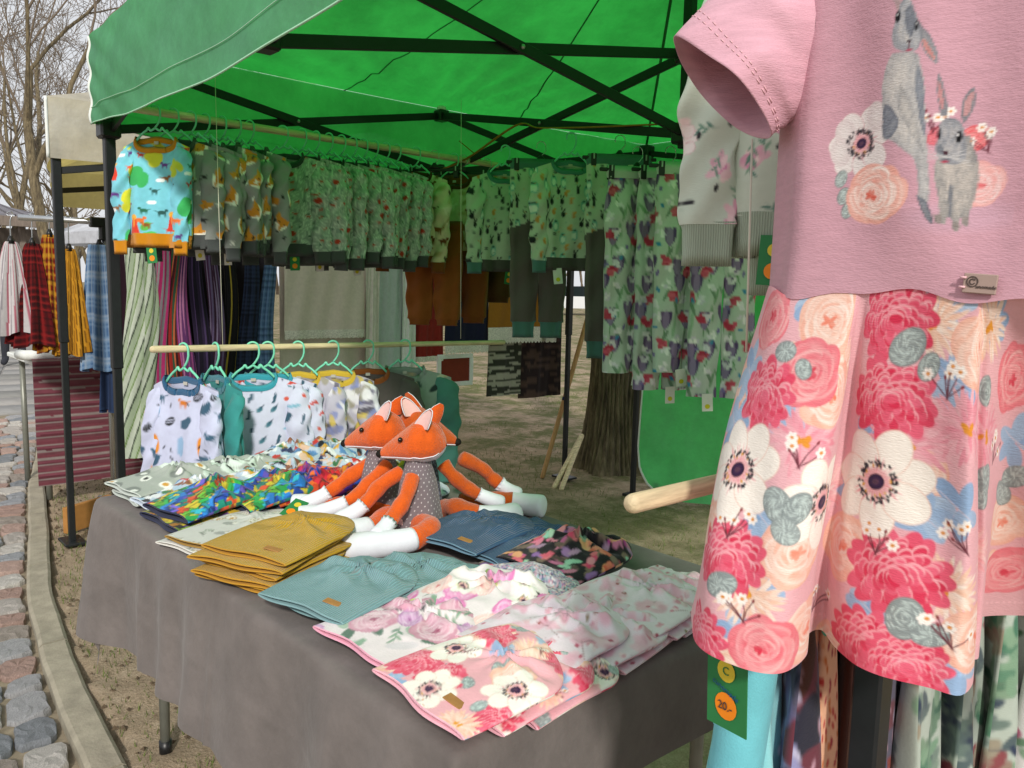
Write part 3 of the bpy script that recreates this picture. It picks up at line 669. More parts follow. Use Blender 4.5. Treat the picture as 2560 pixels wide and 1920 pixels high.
for k in range(26000):
    if k < 5200: x = r.uniform(-6, -1.4); y = kerb_y(x)+.07+abs(r.gauss(0, .8)); h = r.uniform(.012, .03)
    elif k < 5900: x, y = r.gauss(-1.86, .10), r.gauss(.68, .05); h = r.uniform(.02, .06)
    else: x = r.uniform(-9, -.5); y = r.uniform(2.2, 11); h = r.uniform(.015, .05)
    if k >= 5900 and float(fbm(np.array(x*1.1), np.array(y*1.1), 21, 3)) < .42: continue
    a = r.uniform(0, 6.3); w = .0022; dx, dy = math.cos(a)*w, math.sin(a)*w; lx, ly = r.uniform(-.6, .6)*h, r.uniform(-.6, .6)*h; i = len(Vb)
    Vb += [(x-dx, y-dy, -.006), (x+dx, y+dy, -.006), (x+lx, y+ly, h)]; Tb.append((i, i+1, i+2))
b.add(Vb, None, Tb); tag(b.obj('grass', M['blade'], None, False), 'thin tufts of grass over the trodden lawn behind the stall', 'grass', None, 'stuff')

# ------------------------------------------------------------------ green pop-up tent
TX0 = -3.42; TCX, TCY = -1.825, 2.4525; ZT, ZB, ZE, ZP = 2.20, 1.92, 2.265, 2.95
tent = thing('canopy_tent', 'green pop-up market tent with black folding frame over the clothes table', 'tent', (TCX, TCY, 0))
def T(p): return (np.array(p, float)-[TCX, TCY, 0])
corners = [(-3.45, .975), (-.33, .80), (-.20, 3.93), (-3.32, 4.08)]
for k, (x, y) in enumerate(corners):
    b = MB().box(T((x, y, .62)), (.030, .030, 1.20), None, .003).box(T((x, y, 1.62)), (.040, .040, 1.26), None, .004)
    lg = b.obj('leg', M['frame'], tent, False)
    MB().box(T((x, y, .009)), (.10, .10, .018), None, .004).obj('foot_plate', M['frame'], lg, False)
    MB().box(T((x, y, ZB)), (.075, .075, .07), None, .008).obj('slider_bracket', M['black_plastic'], lg, False)
    MB().box(T((x, y, ZT+.01)), (.075, .075, .075), None, .008).obj('top_bracket', M['black_plastic'], lg, False)
def truss_bar(p, q, off):
    p, q = np.array(p, float), np.array(q, float); d = q-p; u = np.cross(d, [0, 0, 1]); u /= np.linalg.norm(u); o = u*off
    MB().bar(T(p+o), T(q+o), .014, .034, .002).obj('truss_bar', M['frame'], tent, False)
def conn(p, big=True): MB().box(T(p), (.06, .06, .055), None, .006).box(T((p[0], p[1], p[2]+.03)), (.03, .03, .02), None, .003).obj('truss_joint', M['black_plastic'], tent, False)
def pad(p): MB().ball(T(p), (.026, .026, .018), 10, 6).obj('joint_pad', M['white_plastic'], tent)
def screw(p, q, off):
    c = (np.array(p)+np.array(q))/2; d = np.array(q)-np.array(p); u = np.cross(d, [0, 0, 1.]); u /= np.linalg.norm(u)
    MB().ball(T(c+u*off), .008, 8, 5).obj('pivot_screw', M['screw'], tent)
mids = []
for k in range(4):
    A = np.array(corners[k]); B2 = np.array(corners[(k+1) % 4]); Mi = (A+B2)/2; mids.append(Mi)
    for P, sg in ((A, 1), (B2, 1)):
        a, m_ = (*P, ZT), (*Mi, ZB); c, d = (*P, ZB), (*Mi, ZT)
        truss_bar(a, m_, .009*sg); truss_bar(c, d, -.009*sg); screw(a, m_, .018); screw(a, m_, -.018)
    conn((*Mi, ZT)); conn((*Mi, ZB)); pad((Mi[0], Mi[1], ZT+.035))
    a, m_ = (TCX, TCY, ZT-.01), (*Mi, ZB); c, d = (TCX, TCY, ZB-.01), (*Mi, ZT)
    truss_bar(a, m_, .009); truss_bar(c, d, -.009); screw(a, m_, .018); screw(a, m_, -.018)
MB().box(T((TCX, TCY, 2.41)), (.036, .036, 1.10), None, .003).obj('centre_pole', M['frame'], tent, False)
MB().box(T((TCX, TCY, ZB-.01)), (.075, .075, .07), None, .008).obj('slider_bracket', M['black_plastic'], tent, False)
MB().box(T((TCX, TCY, ZT-.01)), (.075, .075, .07), None, .008).obj('top_bracket', M['black_plastic'], tent, False)
M['hemline'] = mat_plain('pale hem stitching', 'a9d8b8', .7, .05)
ov = .045
M['seam'] = mat_canopy('doubled canopy seam', (.04, .24, .09), (.015, .26, .04), .4)
for k in range(4):
    A = np.array(corners[k]); B2 = np.array(corners[(k+1) % 4]); ctr = np.array([TCX, TCY]); A = ctr+(A-ctr)*(1+ov/1.55); B2 = ctr+(B2-ctr)*(1+ov/1.55)
    nu, nv = 90, 40; u = np.linspace(0, 1, nu); v = np.linspace(0, 1, nv); UU, VV = np.meshgrid(u, v)
    E = A+(B2-A)*UU[..., None]; Pxy = E*(1-VV[..., None])+ctr*VV[..., None]
    tri = 1-VV; dist = np.abs(UU-.5)*2
    z = ZE+(ZP-ZE)*VV**1.06-.045*np.sin(PI*VV)*np.sin(PI*UU)-.02*np.sin(PI*UU)*(1-VV)
    w = np.arctan2(UU-.5, VV+.03); z += .014*np.sin(w*26+k)*np.exp(-((UU-.5)**2+VV**2)*7)*np.clip(VV*9, 0, 1)
    z += .006*np.sin(np.arctan2(VV, UU+.01)*30)*np.exp(-(UU**2+VV**2)*12)+.03*(fbm(UU*5, VV*4, k, 4)-.45)*np.clip(VV*6, 0, 1)*np.clip((1-VV)*6, 0, 1)
    mk('roof_panel', np.concatenate([Pxy, z[..., None]], -1)-np.array([TCX, TCY, 0]), gridF(nv, nu), M['canopy'], tent)
    Gp = np.concatenate([Pxy, z[..., None]], -1)-np.array([TCX, TCY, 0])
    for cu in (0, 30, 59):
        MB().loft(Gp[:36, cu]-np.array([0, 0, .004]), .007 if cu == 0 else .004, 6, True, .0015).obj('seam_tape', M['seam'], tent)
    nu, nv = 160, 22; u = np.linspace(0, 1, nu); v = np.linspace(0, 1, nv); UU, VV = np.meshgrid(u, v)
    out = np.array([(B2-A)[1], -(B2-A)[0]]); out /= np.linalg.norm(out)
    top = ZE-.02*np.sin(PI*UU); bot = 1.94-.075*np.sin(PI*UU)+.003*np.sin(UU*23+k)
    bulge = .009*np.sin(VV*PI*.9)*(1+.6*np.sin(UU*11+k*2))*np.clip(UU*12, 0, 1)*np.clip((1-UU)*12, 0, 1)+.005*np.sin(UU*26+VV*7+k)*VV*np.clip(UU*9, 0, 1)+.005*np.sin(UU*70-VV*19)*np.exp(-UU*7)
    P = (A+(B2-A)*UU[..., None])+out*(bulge+.003)[..., None]; zz = top+(bot-top)*VV
    G = np.concatenate([P, zz[..., None]], -1)-np.array([TCX, TCY, 0])
    va = mk('valance', G, gridF(nv, nu), M['canopy'], tent)
    for row, nm, hw in ((17, 'hem_stitch', .0012), (21, 'hem_edge', .0028)):
        L = G[row]+np.append(out*.003, 0); MB().loft(L[::2], hw, 5, True).obj(nm, M['hemline'], va)
    L = G[:, 0]; MB().loft(L, .007, 6, True).obj('corner_piping', M['white_plastic'], va)
# ochre strap tied along the truss from the left side to the centre
sp = [(TX0+.02, 2.52, 1.93), (-3.1, 2.47, 1.955), (-2.72, 2.44, 2.055), (-2.55, 2.42, 2.02), (-2.25, 2.42, 1.985), (TCX-.02, TCY+.02, 1.955)]
tag(MB().loft(smooth_path(sp, 60), .009, 6, True, .003).obj('strap', M['rope'], None), 'ochre strap tied along the tent truss as a line for hangers', 'strap')
# green side curtain on the back of the tent
nu, nv = 70, 60; UU, VV = np.meshgrid(np.linspace(0, 1, nu), np.linspace(0, 1, nv))
xl = -3.27+.30*VV**2.6*0+.0; left = -3.28+np.interp(VV, [0, .85, .92, .97, 1], [0, 0, .03, .10, .2]); right = -.4
X = left+(right-left)*UU; Z = 1.98-1.93*VV; Y = 4.13+.035*np.sin(X*7+1)*(.3+VV)+.02*np.sin(X*17+VV*4)+.05*VV*np.sin(X*2.3)
cur = mk('tent_curtain', np.stack([X, Y, Z], -1), gridF(nv, nu), M['canopy'])
tag(cur, 'green fabric side curtain hanging across the back of the tent', 'curtain')
MB().loft(np.stack([X, Y, Z], -1)[:, 0], .008, 6, True).obj('edge_piping', M['white_plastic'], cur)
for z_ in (1.04, .1):
    MB().ball((-3.30 if z_ > .5 else -3.12, 4.09, z_), (.03, .02, .028 if z_ > .5 else .05), 10, 7).obj('tie_tape', M['white_plastic'], cur)

# ------------------------------------------------------------------ table and cloth
BX0, BX1, BY0, BY1, BZ = -2.36, -.775, .615, 1.46, .748
tbl = thing('folding_table', 'folding trestle table with tubular grey legs under the grey cloth', 'table', ((BX0+BX1)/2, (BY0+BY1)/2, 0))
to = np.array([(BX0+BX1)/2, (BY0+BY1)/2, 0]); M['legtube'] = mat_plain('grey painted tube', '83857c', .4, .1, metal=.3)
MB().box(np.array([to[0], to[1], BZ-.02])-to, (BX1-BX0-.01, BY1-BY0-.01, .035), None, .008).obj('table_top', M['white_plastic'], tbl, False)
for x in (BX0+.09, BX1-.12):
    for y in (BY0+.12, BY1-.12):
        l = MB().loft([np.array([x, y, .0])-to, np.array([x, y, BZ-.03])-to], .014, 12).obj('leg', M['legtube'], tbl)
        MB().loft([np.array([x, y, -.012])-to, np.array([x, y, .035])-to], .0175, 12).obj('foot_cap', M['black_plastic'], l)
    MB().loft([np.array([x, BY0+.12, .32])-to, np.array([x, BY1-.12, .32])-to], .009, 8).obj('cross_brace', M['legtube'], tbl)
oF, oR, oL, oB = .36, .17, .33, .2
nu, nv = 240, 150; ax = np.linspace(BX0-oL, BX1+oR, nu); ay = np.linspace(BY0-oF, BY1+oB, nv); AX, AY = np.meshgrid(ax, ay)
dx = np.where(AX < BX0, AX-BX0, np.where(AX > BX1, AX-BX1, 0)); dy = np.where(AY < BY0, AY-BY0, np.where(AY > BY1, AY-BY1, 0))
d = np.sqrt(dx**2+dy**2); cx = np.clip(AX, BX0, BX1); cy = np.clip(AY, BY0, BY1)
rr = .012; bend = np.minimum(d, rr*PI/2); outw = rr*np.sin(bend/rr); drop = rr*(1-np.cos(bend/rr))+np.maximum(d-rr*PI/2, 0)
nx_, ny_ = np.where(d > 0, dx/(d+1e-9), 0), np.where(d > 0, dy/(d+1e-9), 0)
wave = (.022*np.sin(AX*7.5+.8+1.2*np.sin(AX*3))+.014*np.sin(AX*13+2)+.02*np.sin(AX*4.1)+.012*np.sin(AX*27+1.5*np.sin(AX*7)))*(np.abs(dy) > 0)+(.012*np.sin(AY*11))*(np.abs(dx) > 0)
both = np.minimum(np.abs(dx), np.abs(dy)); k_ = np.clip(drop/.35, 0, 1)
outw = outw+k_**.7*(.034+np.maximum(wave, -.036)+.02*(fbm(AX*5, AY*5, 31, 3)-.47))+both*.10
hemw = 1+.10*np.sin(AX*2.1+1.2)*(dy < 0)
crs = sum(np.exp(-((AX+q_)/.007)**2) for q_ in (1.05, 1.52, 1.98))*.006*(dy < 0)+np.exp(-((AY-.42)/.006)**2)*.005*(dy < 0)
outw = outw*np.where(dx < 0, .45, 1)+crs*k_
X = cx+nx_*outw; Y = cy+ny_*outw; wrk = .0022*np.abs(np.sin(AX*5.2+AY*3+1))*np.clip(drop*6, 0, 1)
Z = BZ+.004-drop*hemw*np.where(both > 0, .93, 1)+.0025*(fbm(AX*6, AY*6, 3)-.47)*(d == 0)
M['linen'] = mat_plain('grey brown linen', '6e6764', .95, .16, 11, .5, 55, sheen=.1)
tag(mk('tablecloth', np.stack([X, Y, Z], -1), gridF(nv, nu), M['linen']), 'plain grey brown linen cloth draped over the folding table', 'tablecloth')
# ------------------------------------------------------------------ hanging clothes
def sgnpow(c, p): return np.sign(c)*np.abs(c)**p
PLAIN = {}
def fabric(c, rib=None):
    k = (c, rib)
    if k not in PLAIN: PLAIN[k] = mat_plain('jersey '+c, c, .92, .08, 25, .25, 500, sheen=.1) if rib is None else mat_rib('rib '+c, c, rib, 0)
    return PLAIN[k]
def colours(spec, u, v):
    """spec: swatch name or hex colour"""
    if spec.startswith('#'): return np.broadcast_to(lin(spec), (*u.shape, 3))
    k = 1.0
    if '*' in spec: spec, k = spec.split('*'); k = float(k)
    return pr(spec).sample(u/k, v/k)
M['neck_tag'] = mat_plain('white neck label', 'b9b6ac', .8, .05); M['tag_green'] = mat_plain('green card', '2c7a45', .6, .06); M['tag_white'] = mat_plain('white card', 'd9dad2', .6, .05)
M['sticker_o'] = mat_plain('orange sticker', 'f08a1e', .5, .05); M['sticker_y'] = mat_plain('yellow sticker', 'c9c22a', .5, .05); M['gold'] = mat_plain('gold print', 'd8c23a', .5, .05)
def price_tag(root, pos, yaw, kind='w', s=1.0):
    h = bpy.data.objects.new('price_tag', None); COL.objects.link(h); bpy.data.objects.remove(h)
    w, hh = .038*s, .065*s
    b = MB().box((0, 0, -hh/2), (w, .0012, hh), None, 0); t = b.obj('price_tag', M['tag_green' if kind == 'g' else 'tag_white'], root, False); t.location = pos; t.rotation_euler = (rng.uniform(-.15, .15), rng.uniform(-.18, .18), yaw)
    a = np.arange(16)*2*PI/16
    for nm, r_, z, mt in ((('sticker', .0105*s, -hh*.72, 'sticker_o'), ('logo', .0085*s, -hh*.3, 'gold')) if kind == 'g' else (('sticker', .009*s, -hh*.72, 'sticker_y'),)):
        P = np.stack([np.cos(a)*r_, np.full(16, -.0016), np.sin(a)*r_+z], -1); mk(nm, np.vstack([P, [[0, -.0016, z]]]), np.array([[16, i, (i+1) % 16] for i in range(16)]), M[mt], t, False)
    return t
def sweatshirt(name, label, cat, pat, collar, cuff, Wd=.165, L=.40, sl=.36, loc=(0, 0, 0), yaw=0, group=None, seed=0, res=1.0, hem=None, splay=.0, tagk=None, tilt=0, sleeve_pat=None, fold=1.0, du=0, dv=0, neckw=.082):
    """long-sleeved top on a hanger; origin is the top of the hook, front faces local -y"""
    root = thing(name, label, cat, loc, yaw, group); root.rotation_euler = (0, tilt, yaw)
    r = random.Random(seed*31+5); nb_, nf_ = int(36*res), int(104*res); n, m = nb_+nf_, int(88*res); th = np.concatenate([np.linspace(0, PI, nb_, endpoint=False), np.linspace(PI, 2*PI, nf_, endpoint=False)]); v = np.linspace(0, 1, m)
    TH, V = np.meshgrid(th, v); cx = sgnpow(np.cos(TH), .75); sy = sgnpow(np.sin(TH), .8); zt0 = -.104
    hw = Wd*(1+.04*(1-V)+.03*np.sin(PI*V)); x = cx*hw
    f = sy < 0; ax_ = np.abs(x)/neckw
    dip = np.where(f, .062, .022)*np.sqrt(np.clip(1-ax_**2, 0, 1)); ztop = zt0-.045*np.clip(np.abs(x)/Wd, 0, 1)**1.3-dip
    z = (zt0-L)*(1-V)+ztop*V
    dep = .010+.030*np.sin(np.clip((1-V)*1.4, 0, 1)*PI/2)
    p1, p2 = r.uniform(0, 6), r.uniform(0, 6)
    wr = fold*(.010*np.sin(x*38+p1+z*5)+.006*np.sin(x*80+p2-z*9))*(1-V)**.7+fold*.008*(fbm(x*14+seed, z*14, seed)-.47)+fold*.006*np.sin((np.abs(x)*26-z*40)+p2)*np.clip(V*1.5-.5, 0, 1)*np.clip(np.abs(x)/Wd, 0, 1)
    y = sy*dep+wr
    G = np.stack([x, y, z], -1); u = x+np.where(f, 0, .5)+du
    mk('body', G, gridF(m, n, True), M['print'], root, True, colours(pat, u, z+dv).reshape(-1, 3))
    # collar ring along the neckline
    top = G[-1]; sel = np.abs(top[:, 0]) < neckw*1.04; idx = np.where(sel)[0]
    fr = [i for i in idx if sy[-1, i] < 0]; bk = [i for i in idx if sy[-1, i] >= 0]
    fr.sort(key=lambda i: top[i, 0]); bk.sort(key=lambda i: -top[i, 0]); loop = np.array([top[i] for i in fr+bk])
    lo = loop.copy(); hi = loop.copy(); ctr = loop.mean(0); hi = loop+(ctr-loop)*np.array([.10, .0, .0]); hi[:, 2] = loop[:, 2]+.019; lo[:, 2] -= .003
    out = np.where(loop[:, 1:2] <= np.median(loop[:, 1]), -1, 1)*np.array([0, .003, 0]); G2 = np.stack([lo+out, (lo+hi)/2+out*1.6, hi, (lo+hi)/2-out*.4, lo-out*.3])
    cl = MB().grid(G2, True).obj('collar', fabric(collar, 110), root)
    MB().box((0, dep[-1, 0]*0+.004, ztop.min()+.036), (.017, .0015, .011), None, 0).obj('neck_label', M['neck_tag'], cl, False)
    # hem band
    hb = G[0]; c0 = hb.mean(0); prof = ((1.0, .004), (.99, -.002), (.96, -.030), (.955, -.048), (.93, -.046), (.95, -.01))
    G3 = np.stack([np.stack([c0[0]+(hb[:, 0]-c0[0])*s, c0[1]+(hb[:, 1]-c0[1])*(s*1.02), hb[:, 2]+dz], -1) for s, dz in prof]); hbd = MB().grid(G3, True).obj('hem_band', fabric(hem or cuff, 110), root)
    if seed % 3 == 0: MB().box((Wd*.45, -.05, zt0-L-.025), (.028, .003, .012), None, .001).obj('woven_label', M['gold_label'], hbd, False)
    for sd in (-1, 1):
        k = int(56*res**1.6); t = np.linspace(0, 1, k); sx = sd*(Wd-.020+(splay+.012)*np.sin(t*PI*.6)+r.uniform(-.02, .006)*t); sz = zt0-.050-sl*t; syy = -(.016+.020*r.random())*np.clip(t*3, 0, 1)-.006*np.sin(t*9+r.uniform(0, 6))*t
        P = np.stack([sx, syy, sz], -1); ra = np.interp(t, [0, .08, .3, .8, 1], [.030, .042, .047, .040, .037])*Wd/.165; na = int(44*res**1.6); a = np.arange(na)*2*PI/na
        AA, TT = np.meshgrid(a, t); rx = ra[:, None]*(1+.10*np.sin(TT*16+AA*2+r.uniform(0, 6))+.06*np.sin(TT*31-AA)); 
        GX_ = P[:, None, 0]+np.cos(AA)*rx; GY_ = P[:, None, 1]+np.sin(AA)*rx*.50+.004*np.sin(TT*24+AA*3); GZ_ = P[:, None, 2]+.012*np.cos(AA)*sd*(1-TT)*-1
        Gs = np.stack([GX_, GY_, GZ_], -1); Gs[0] = Gs[0].mean(0)*.35+Gs[0]*.65
        s_ = mk('sleeve', Gs, gridF(k, na, True), M['print'], root, True, colours(sleeve_pat or pat, sd*.3+np.sin(AA)*ra[:, None]*.6+np.cos(AA)*ra[:, None]+du, GZ_+.11+dv).reshape(-1, 3))
        e = Gs[-1]; c1 = e.mean(0); prof = ((1.0, .003), (.9, -.006), (.86, -.035), (.88, -.05), (.78, -.048), (.8, -.01))
        MB().grid(np.stack([c1+(e-c1)*np.array([s, s, 1])+[0, 0, dz] for s, dz in prof]), True).obj('cuff', fabric(cuff, 110), root)
    if tagk: price_tag(root, (r.uniform(-.06, .06), -.04, zt0-L-.04), 0, tagk)
    return root
def trousers(name, label, pat, waist, cuff, Wd=.125, L=.50, loc=(0, 0, 0), yaw=0, group=None, seed=0, top=-.10, cufflen=.05, yoke=None, tagk=None, flare=0, cat='trousers'):
    root = thing(name, label, cat, loc, yaw, group); r = random.Random(seed*17+3)
    n = 72
    for sd in (-1, 1):
        m = 96; t = np.linspace(0, 1, m); a = np.arange(n)*2*PI/n; AA, TT = np.meshgrid(a, t)
        cxm = sd*Wd*(.5-.02*TT+r.uniform(-.02, .05)*TT+flare*TT); ra = Wd*np.interp(TT, [0, .25, .45, 1], [.52, .56, .52, .46])*(1+.05*np.sin(TT*18+AA*2+seed)); dp = np.interp(TT, [0, .2, 1], [.012, .032, .026])
        G = np.stack([cxm+np.cos(AA)*ra, np.sin(AA)*dp+.006*np.sin(TT*22+AA*2+seed)+.004*np.sin(AA*5+sd), top-.035-L*TT], -1)
        c = colours(pat, G[..., 0]+np.where(np.sin(AA) > 0, .3, 0)+seed*.07, G[..., 2])
        if yoke: c = np.where((TT < .27+.12*np.sin(AA*.5))[..., None], colours(yoke, G[..., 0], G[..., 2]), c)
        mk('trouser_leg', G, gridF(m, n, True), M['print'], root, True, c.reshape(-1, 3))
        if cuff:
            e = G[-1]; c1 = e.mean(0); prof = ((1, .004), (.85, -.006), (.8, -cufflen*.7), (.83, -cufflen), (.7, -cufflen+.004), (.72, -.01))
            MB().grid(np.stack([c1+(e-c1)*np.array([s, s, 1])+[0, 0, dz] for s, dz in prof]), True).obj('cuff', fabric(cuff, 110), root)
    a = np.arange(40)*2*PI/40; prof = ((1.02, .0), (1.05, .02), (1.0, .045), (.96, .044), (.98, .005))
    MB().grid(np.stack([np.stack([np.cos(a)*Wd*1.02*s, np.sin(a)*.016*s, np.full(40, top-.04+dz)], -1) for s, dz in prof]), True).obj('waistband', fabric(waist, 110), root)
    if tagk: price_tag(root, (r.uniform(-.05, .05), -.035, top-.04-L-(cufflen if cuff else 0)+.02), 0, tagk)
    return root
def hook_pts(r=.022, drop=.085, n=16, sd=1):
    a = np.linspace(-.25*PI, 1.0*PI, n); P = [(sd*math.cos(t)*r-0, 0, -r+math.sin(t)*r) for t in a][::-1]
    # stem comes down from the closed side
    return np.array([(p[0]+sd*r*.0, p[1], p[2]) for p in P])
def build_hanger(name, mat, Wd=.14, wirehook=False):
    root = thing(name, 'hanger', 'hanger')
    r = .020; a = np.linspace(PI*1.12, 0, 14); arc = np.stack([-np.cos(a)*r*-1, a*0, -r+np.sin(a)*r], -1)
    P = np.vstack([arc, [[r, 0, -.045], [.004 if wirehook else r*.5, 0, -.066], [.0, 0, -.078]]])
    P[:, 0] -= 0; MB().loft(smooth_path(P, 30), .0022 if wirehook else .0036, 8).obj('hook', M['wire'] if wirehook else mat, root)
    for sd in (-1, 1):
        q = np.array([(0, 0, -.080), (sd*.018, 0, -.090), (sd*.026, 0, -.080), (sd*.034, 0, -.089), (sd*.060, 0, -.110), (sd*Wd*.82, 0, -.172)])
        MB().loft(smooth_path(q, 26), .0042, 8).obj('arm', mat, root)
    MB().loft([(-Wd*.82, 0, -.172), (0, 0, -.18), (Wd*.82, 0, -.172)], .0036, 8).obj('crossbar', mat, root)
    return root
def build_clip_hanger():
    root = thing('clip_hanger', 'hanger', 'hanger'); r = .020; a = np.linspace(PI*1.12, 0, 14); arc = np.stack([np.cos(a)*r, a*0, -r+np.sin(a)*r], -1)
    MB().loft(smooth_path(np.vstack([arc, [[r, 0, -.04], [.0, 0, -.062]]]), 28), .0019, 8).obj('hook', M['wire'], root)
    MB().loft([(0, 0, -.058), (0, 0, -.075), (0, 0, -.085)], [.006, .02, .034], 14, True, [.006, .008, .008], up=(0, 1, 0)).obj('hanger_head', M['black_plastic'], root)
    MB().box((0, 0, -.090), (.30, .010, .014), None, .003).obj('clip_bar', M['black_plastic'], root, False)
    for sd in (-1, 1):
        c = MB().box((sd*.105, -.010, -.100), (.022, .006, .052), None, .002).box((sd*.105, .010, -.100), (.022, .006, .052), None, .002).obj('clip', M['black_plastic'], root, False)
        MB().box((sd*.105, -.015, -.085), (.006, .004, .022), None, .001).obj('clip_spring', M['screw'], c, False)
    return root
HG = build_hanger('clothes_hanger', M['hanger']); CH = build_clip_hanger(); hg_used = [False, False]
def hang(src, loc, yaw, label, group=None, tilt=0):
    i = 0 if src is HG else 1
    o = src if not hg_used[i] else copy_tree(src)
    hg_used[i] = True; o.location = loc; o.rotation_euler = (0, tilt, yaw); o['label'] = label
    if group: o['group'] = group
    elif 'group' in o: del o['group']
    return o
def rodthing(name, label, p0, p1, r0, r1=None, mat='wood', round_end=True):
    r1 = r1 or r0; p0, p1 = np.array(p0, float), np.array(p1, float); o = thing(name, label, 'rod', tuple((p0+p1)/2)); c = (p0+p1)/2; d = (p1-p0)/np.linalg.norm(p1-p0)
    t = np.linspace(0, 1, 24); P = p0+(p1-p0)*t[:, None]; R_ = r0+(r1-r0)*t; P = np.vstack([p0-d*r0*.9, p0-d*r0*.75, p0-d*r0*.4, P, p1+d*r1*.5, p1+d*r1*.8]); R_ = np.concatenate([[r0*.25, r0*.6, r0*.9], R_, [r1*.85, r1*.3]])
    MB().loft(P-c, R_, 18).obj('rod_shaft', M[mat], o); return o
# upper rod along the left side
rod1 = rodthing('wooden_rod', 'long wooden rod hung along the left tent edge, carrying sweatshirts', (-3.15, .96, 1.957), (-3.15, 2.70, 1.955), .0145)
for y in (1.02, 2.62):
    P = smooth_path([(-3.15, y, 1.945), (-3.2, y, 1.99), (-3.33, y-.02, 2.08)], 10); MB().loft(P-np.array(rod1.location), .003, 6).obj('tie_cord', M['rope'], rod1)
RZ = 1.975; X1 = -3.15
D = math.radians
def up_shirt(i, y, yaw, name, label, group, hl, **kw):
    rj = random.Random(i*7); yaw += rj.uniform(-7, 9) if i > 1 else 0; tl = rj.uniform(-.05, .05) if i > 1 else 0; kw['L'] = kw['L']*rj.uniform(.93, 1.05); kw['sl'] = kw['sl']*rj.uniform(.92, 1.04); kw['tilt'] = tl
    hang(HG, (X1, y, RZ+.004), D(yaw), hl, 'mint hangers on the upper rod', tl)
    return sweatshirt(name, label, 'sweatshirt', loc=(X1, y, RZ+.004), yaw=D(yaw), group=group, seed=i, **kw)
ORD = ('first', 'second', 'third', 'fourth', 'fifth', 'sixth', 'seventh', 'eighth', 'ninth', 'tenth')
HL = 'mint plastic hanger on the upper wooden rod with '
up_shirt(1, 1.05, 42, 'sweatshirt', 'turquoise dinosaur print sweatshirt with orange collar, cuffs and hem', None, HL+'the dinosaur sweatshirt', pat='dino*1.05', collar='d88a1c', cuff='d68c1a', Wd=.128, L=.375, sl=.36, res=1.25, tagk='g', dv=.1)
for i, (y, yw) in enumerate(((1.115, 42), (1.18, 38), (1.235, 32), (1.30, 30), (1.36, 26), (1.41, 24))):
    up_shirt(10+i, y, yw, 'sweatshirt', 'grey fox head print sweatshirt, '+ORD[i]+' after the dinosaur sweatshirt', 'fox head sweatshirts on the upper rod', HL+'the '+ORD[i]+' fox head sweatshirt', pat='fox', collar='4e5a54', cuff='4d5152', Wd=.16, L=.37, sl=.35, tagk='w' if i in (2, 4) else None, du=i*.11, dv=i*.07)
for i, (y, yw) in enumerate(((1.55, 50), (1.635, 34), (1.70, 30), (1.76, 28), (1.82, 27), (1.875, 30), (1.93, 26), (1.985, 28), (2.045, 30), (2.105, 32))):
    up_shirt(20+i, y, yw, 'sweatshirt', 'grey green tree and red fox print sweatshirt, '+ORD[i-1]+' behind the open-necked one' if i else 'open-necked grey green tree print sweatshirt facing the table on upper rod', 'tree print sweatshirts on the upper rod' if i else None, HL+('the '+ORD[i]+' tree print sweatshirt'), pat='forest', collar='3f4d47', cuff='4c5351', Wd=.165, L=.39, sl=.36, tagk=('g' if i == 0 else 'w') if i in (0, 3, 5) else None, du=i*.09, dv=i*.05)
for i, (y, yw) in enumerate(((2.21, 38), (2.43, 40))):
    up_shirt(40+i, y, yw, 'sweatshirt', ('cream sweatshirt printed with brown horses, next to tree print tops', 'cream sweatshirt printed with brown horses, between brown trousers')[i], None, HL+('the first horse print sweatshirt', 'the second horse print sweatshirt')[i], pat='pony', collar='5a3a1c', cuff='7a4a1e', Wd=.155, L=.38, sl=.37, du=i*.1)
for i, (y, yw, tp) in enumerate(((2.30, 38, -.33), (2.47, 36, -.10), (2.62, 56, -.08))):
    trousers('trousers', ('rust brown trousers hanging below the first horse print sweatshirt', 'rust brown trousers hanging below the second horse print sweatshirt', 'dark brown trousers clipped up at the end of upper rod')[i], '#'+('8a4f1e', '7d481c', '4e3417')[i], ('8a4f1e', '7d481c', '4e3417')[i], ('8a4f1e', '7d481c', '4e3417')[i], Wd=.135, L=.42+.02*i+(.10 if i == 2 else 0)+(.2 if i == 1 else 0), loc=(X1+.02, y, RZ), yaw=D(yw), seed=50+i, top=tp, cufflen=.03)
    hang(CH, (X1+.02, y, RZ+.0), D(yw), 'black clip hanger on the upper rod holding '+('the first rust trousers', 'the second rust trousers', 'the dark brown trousers')[i])
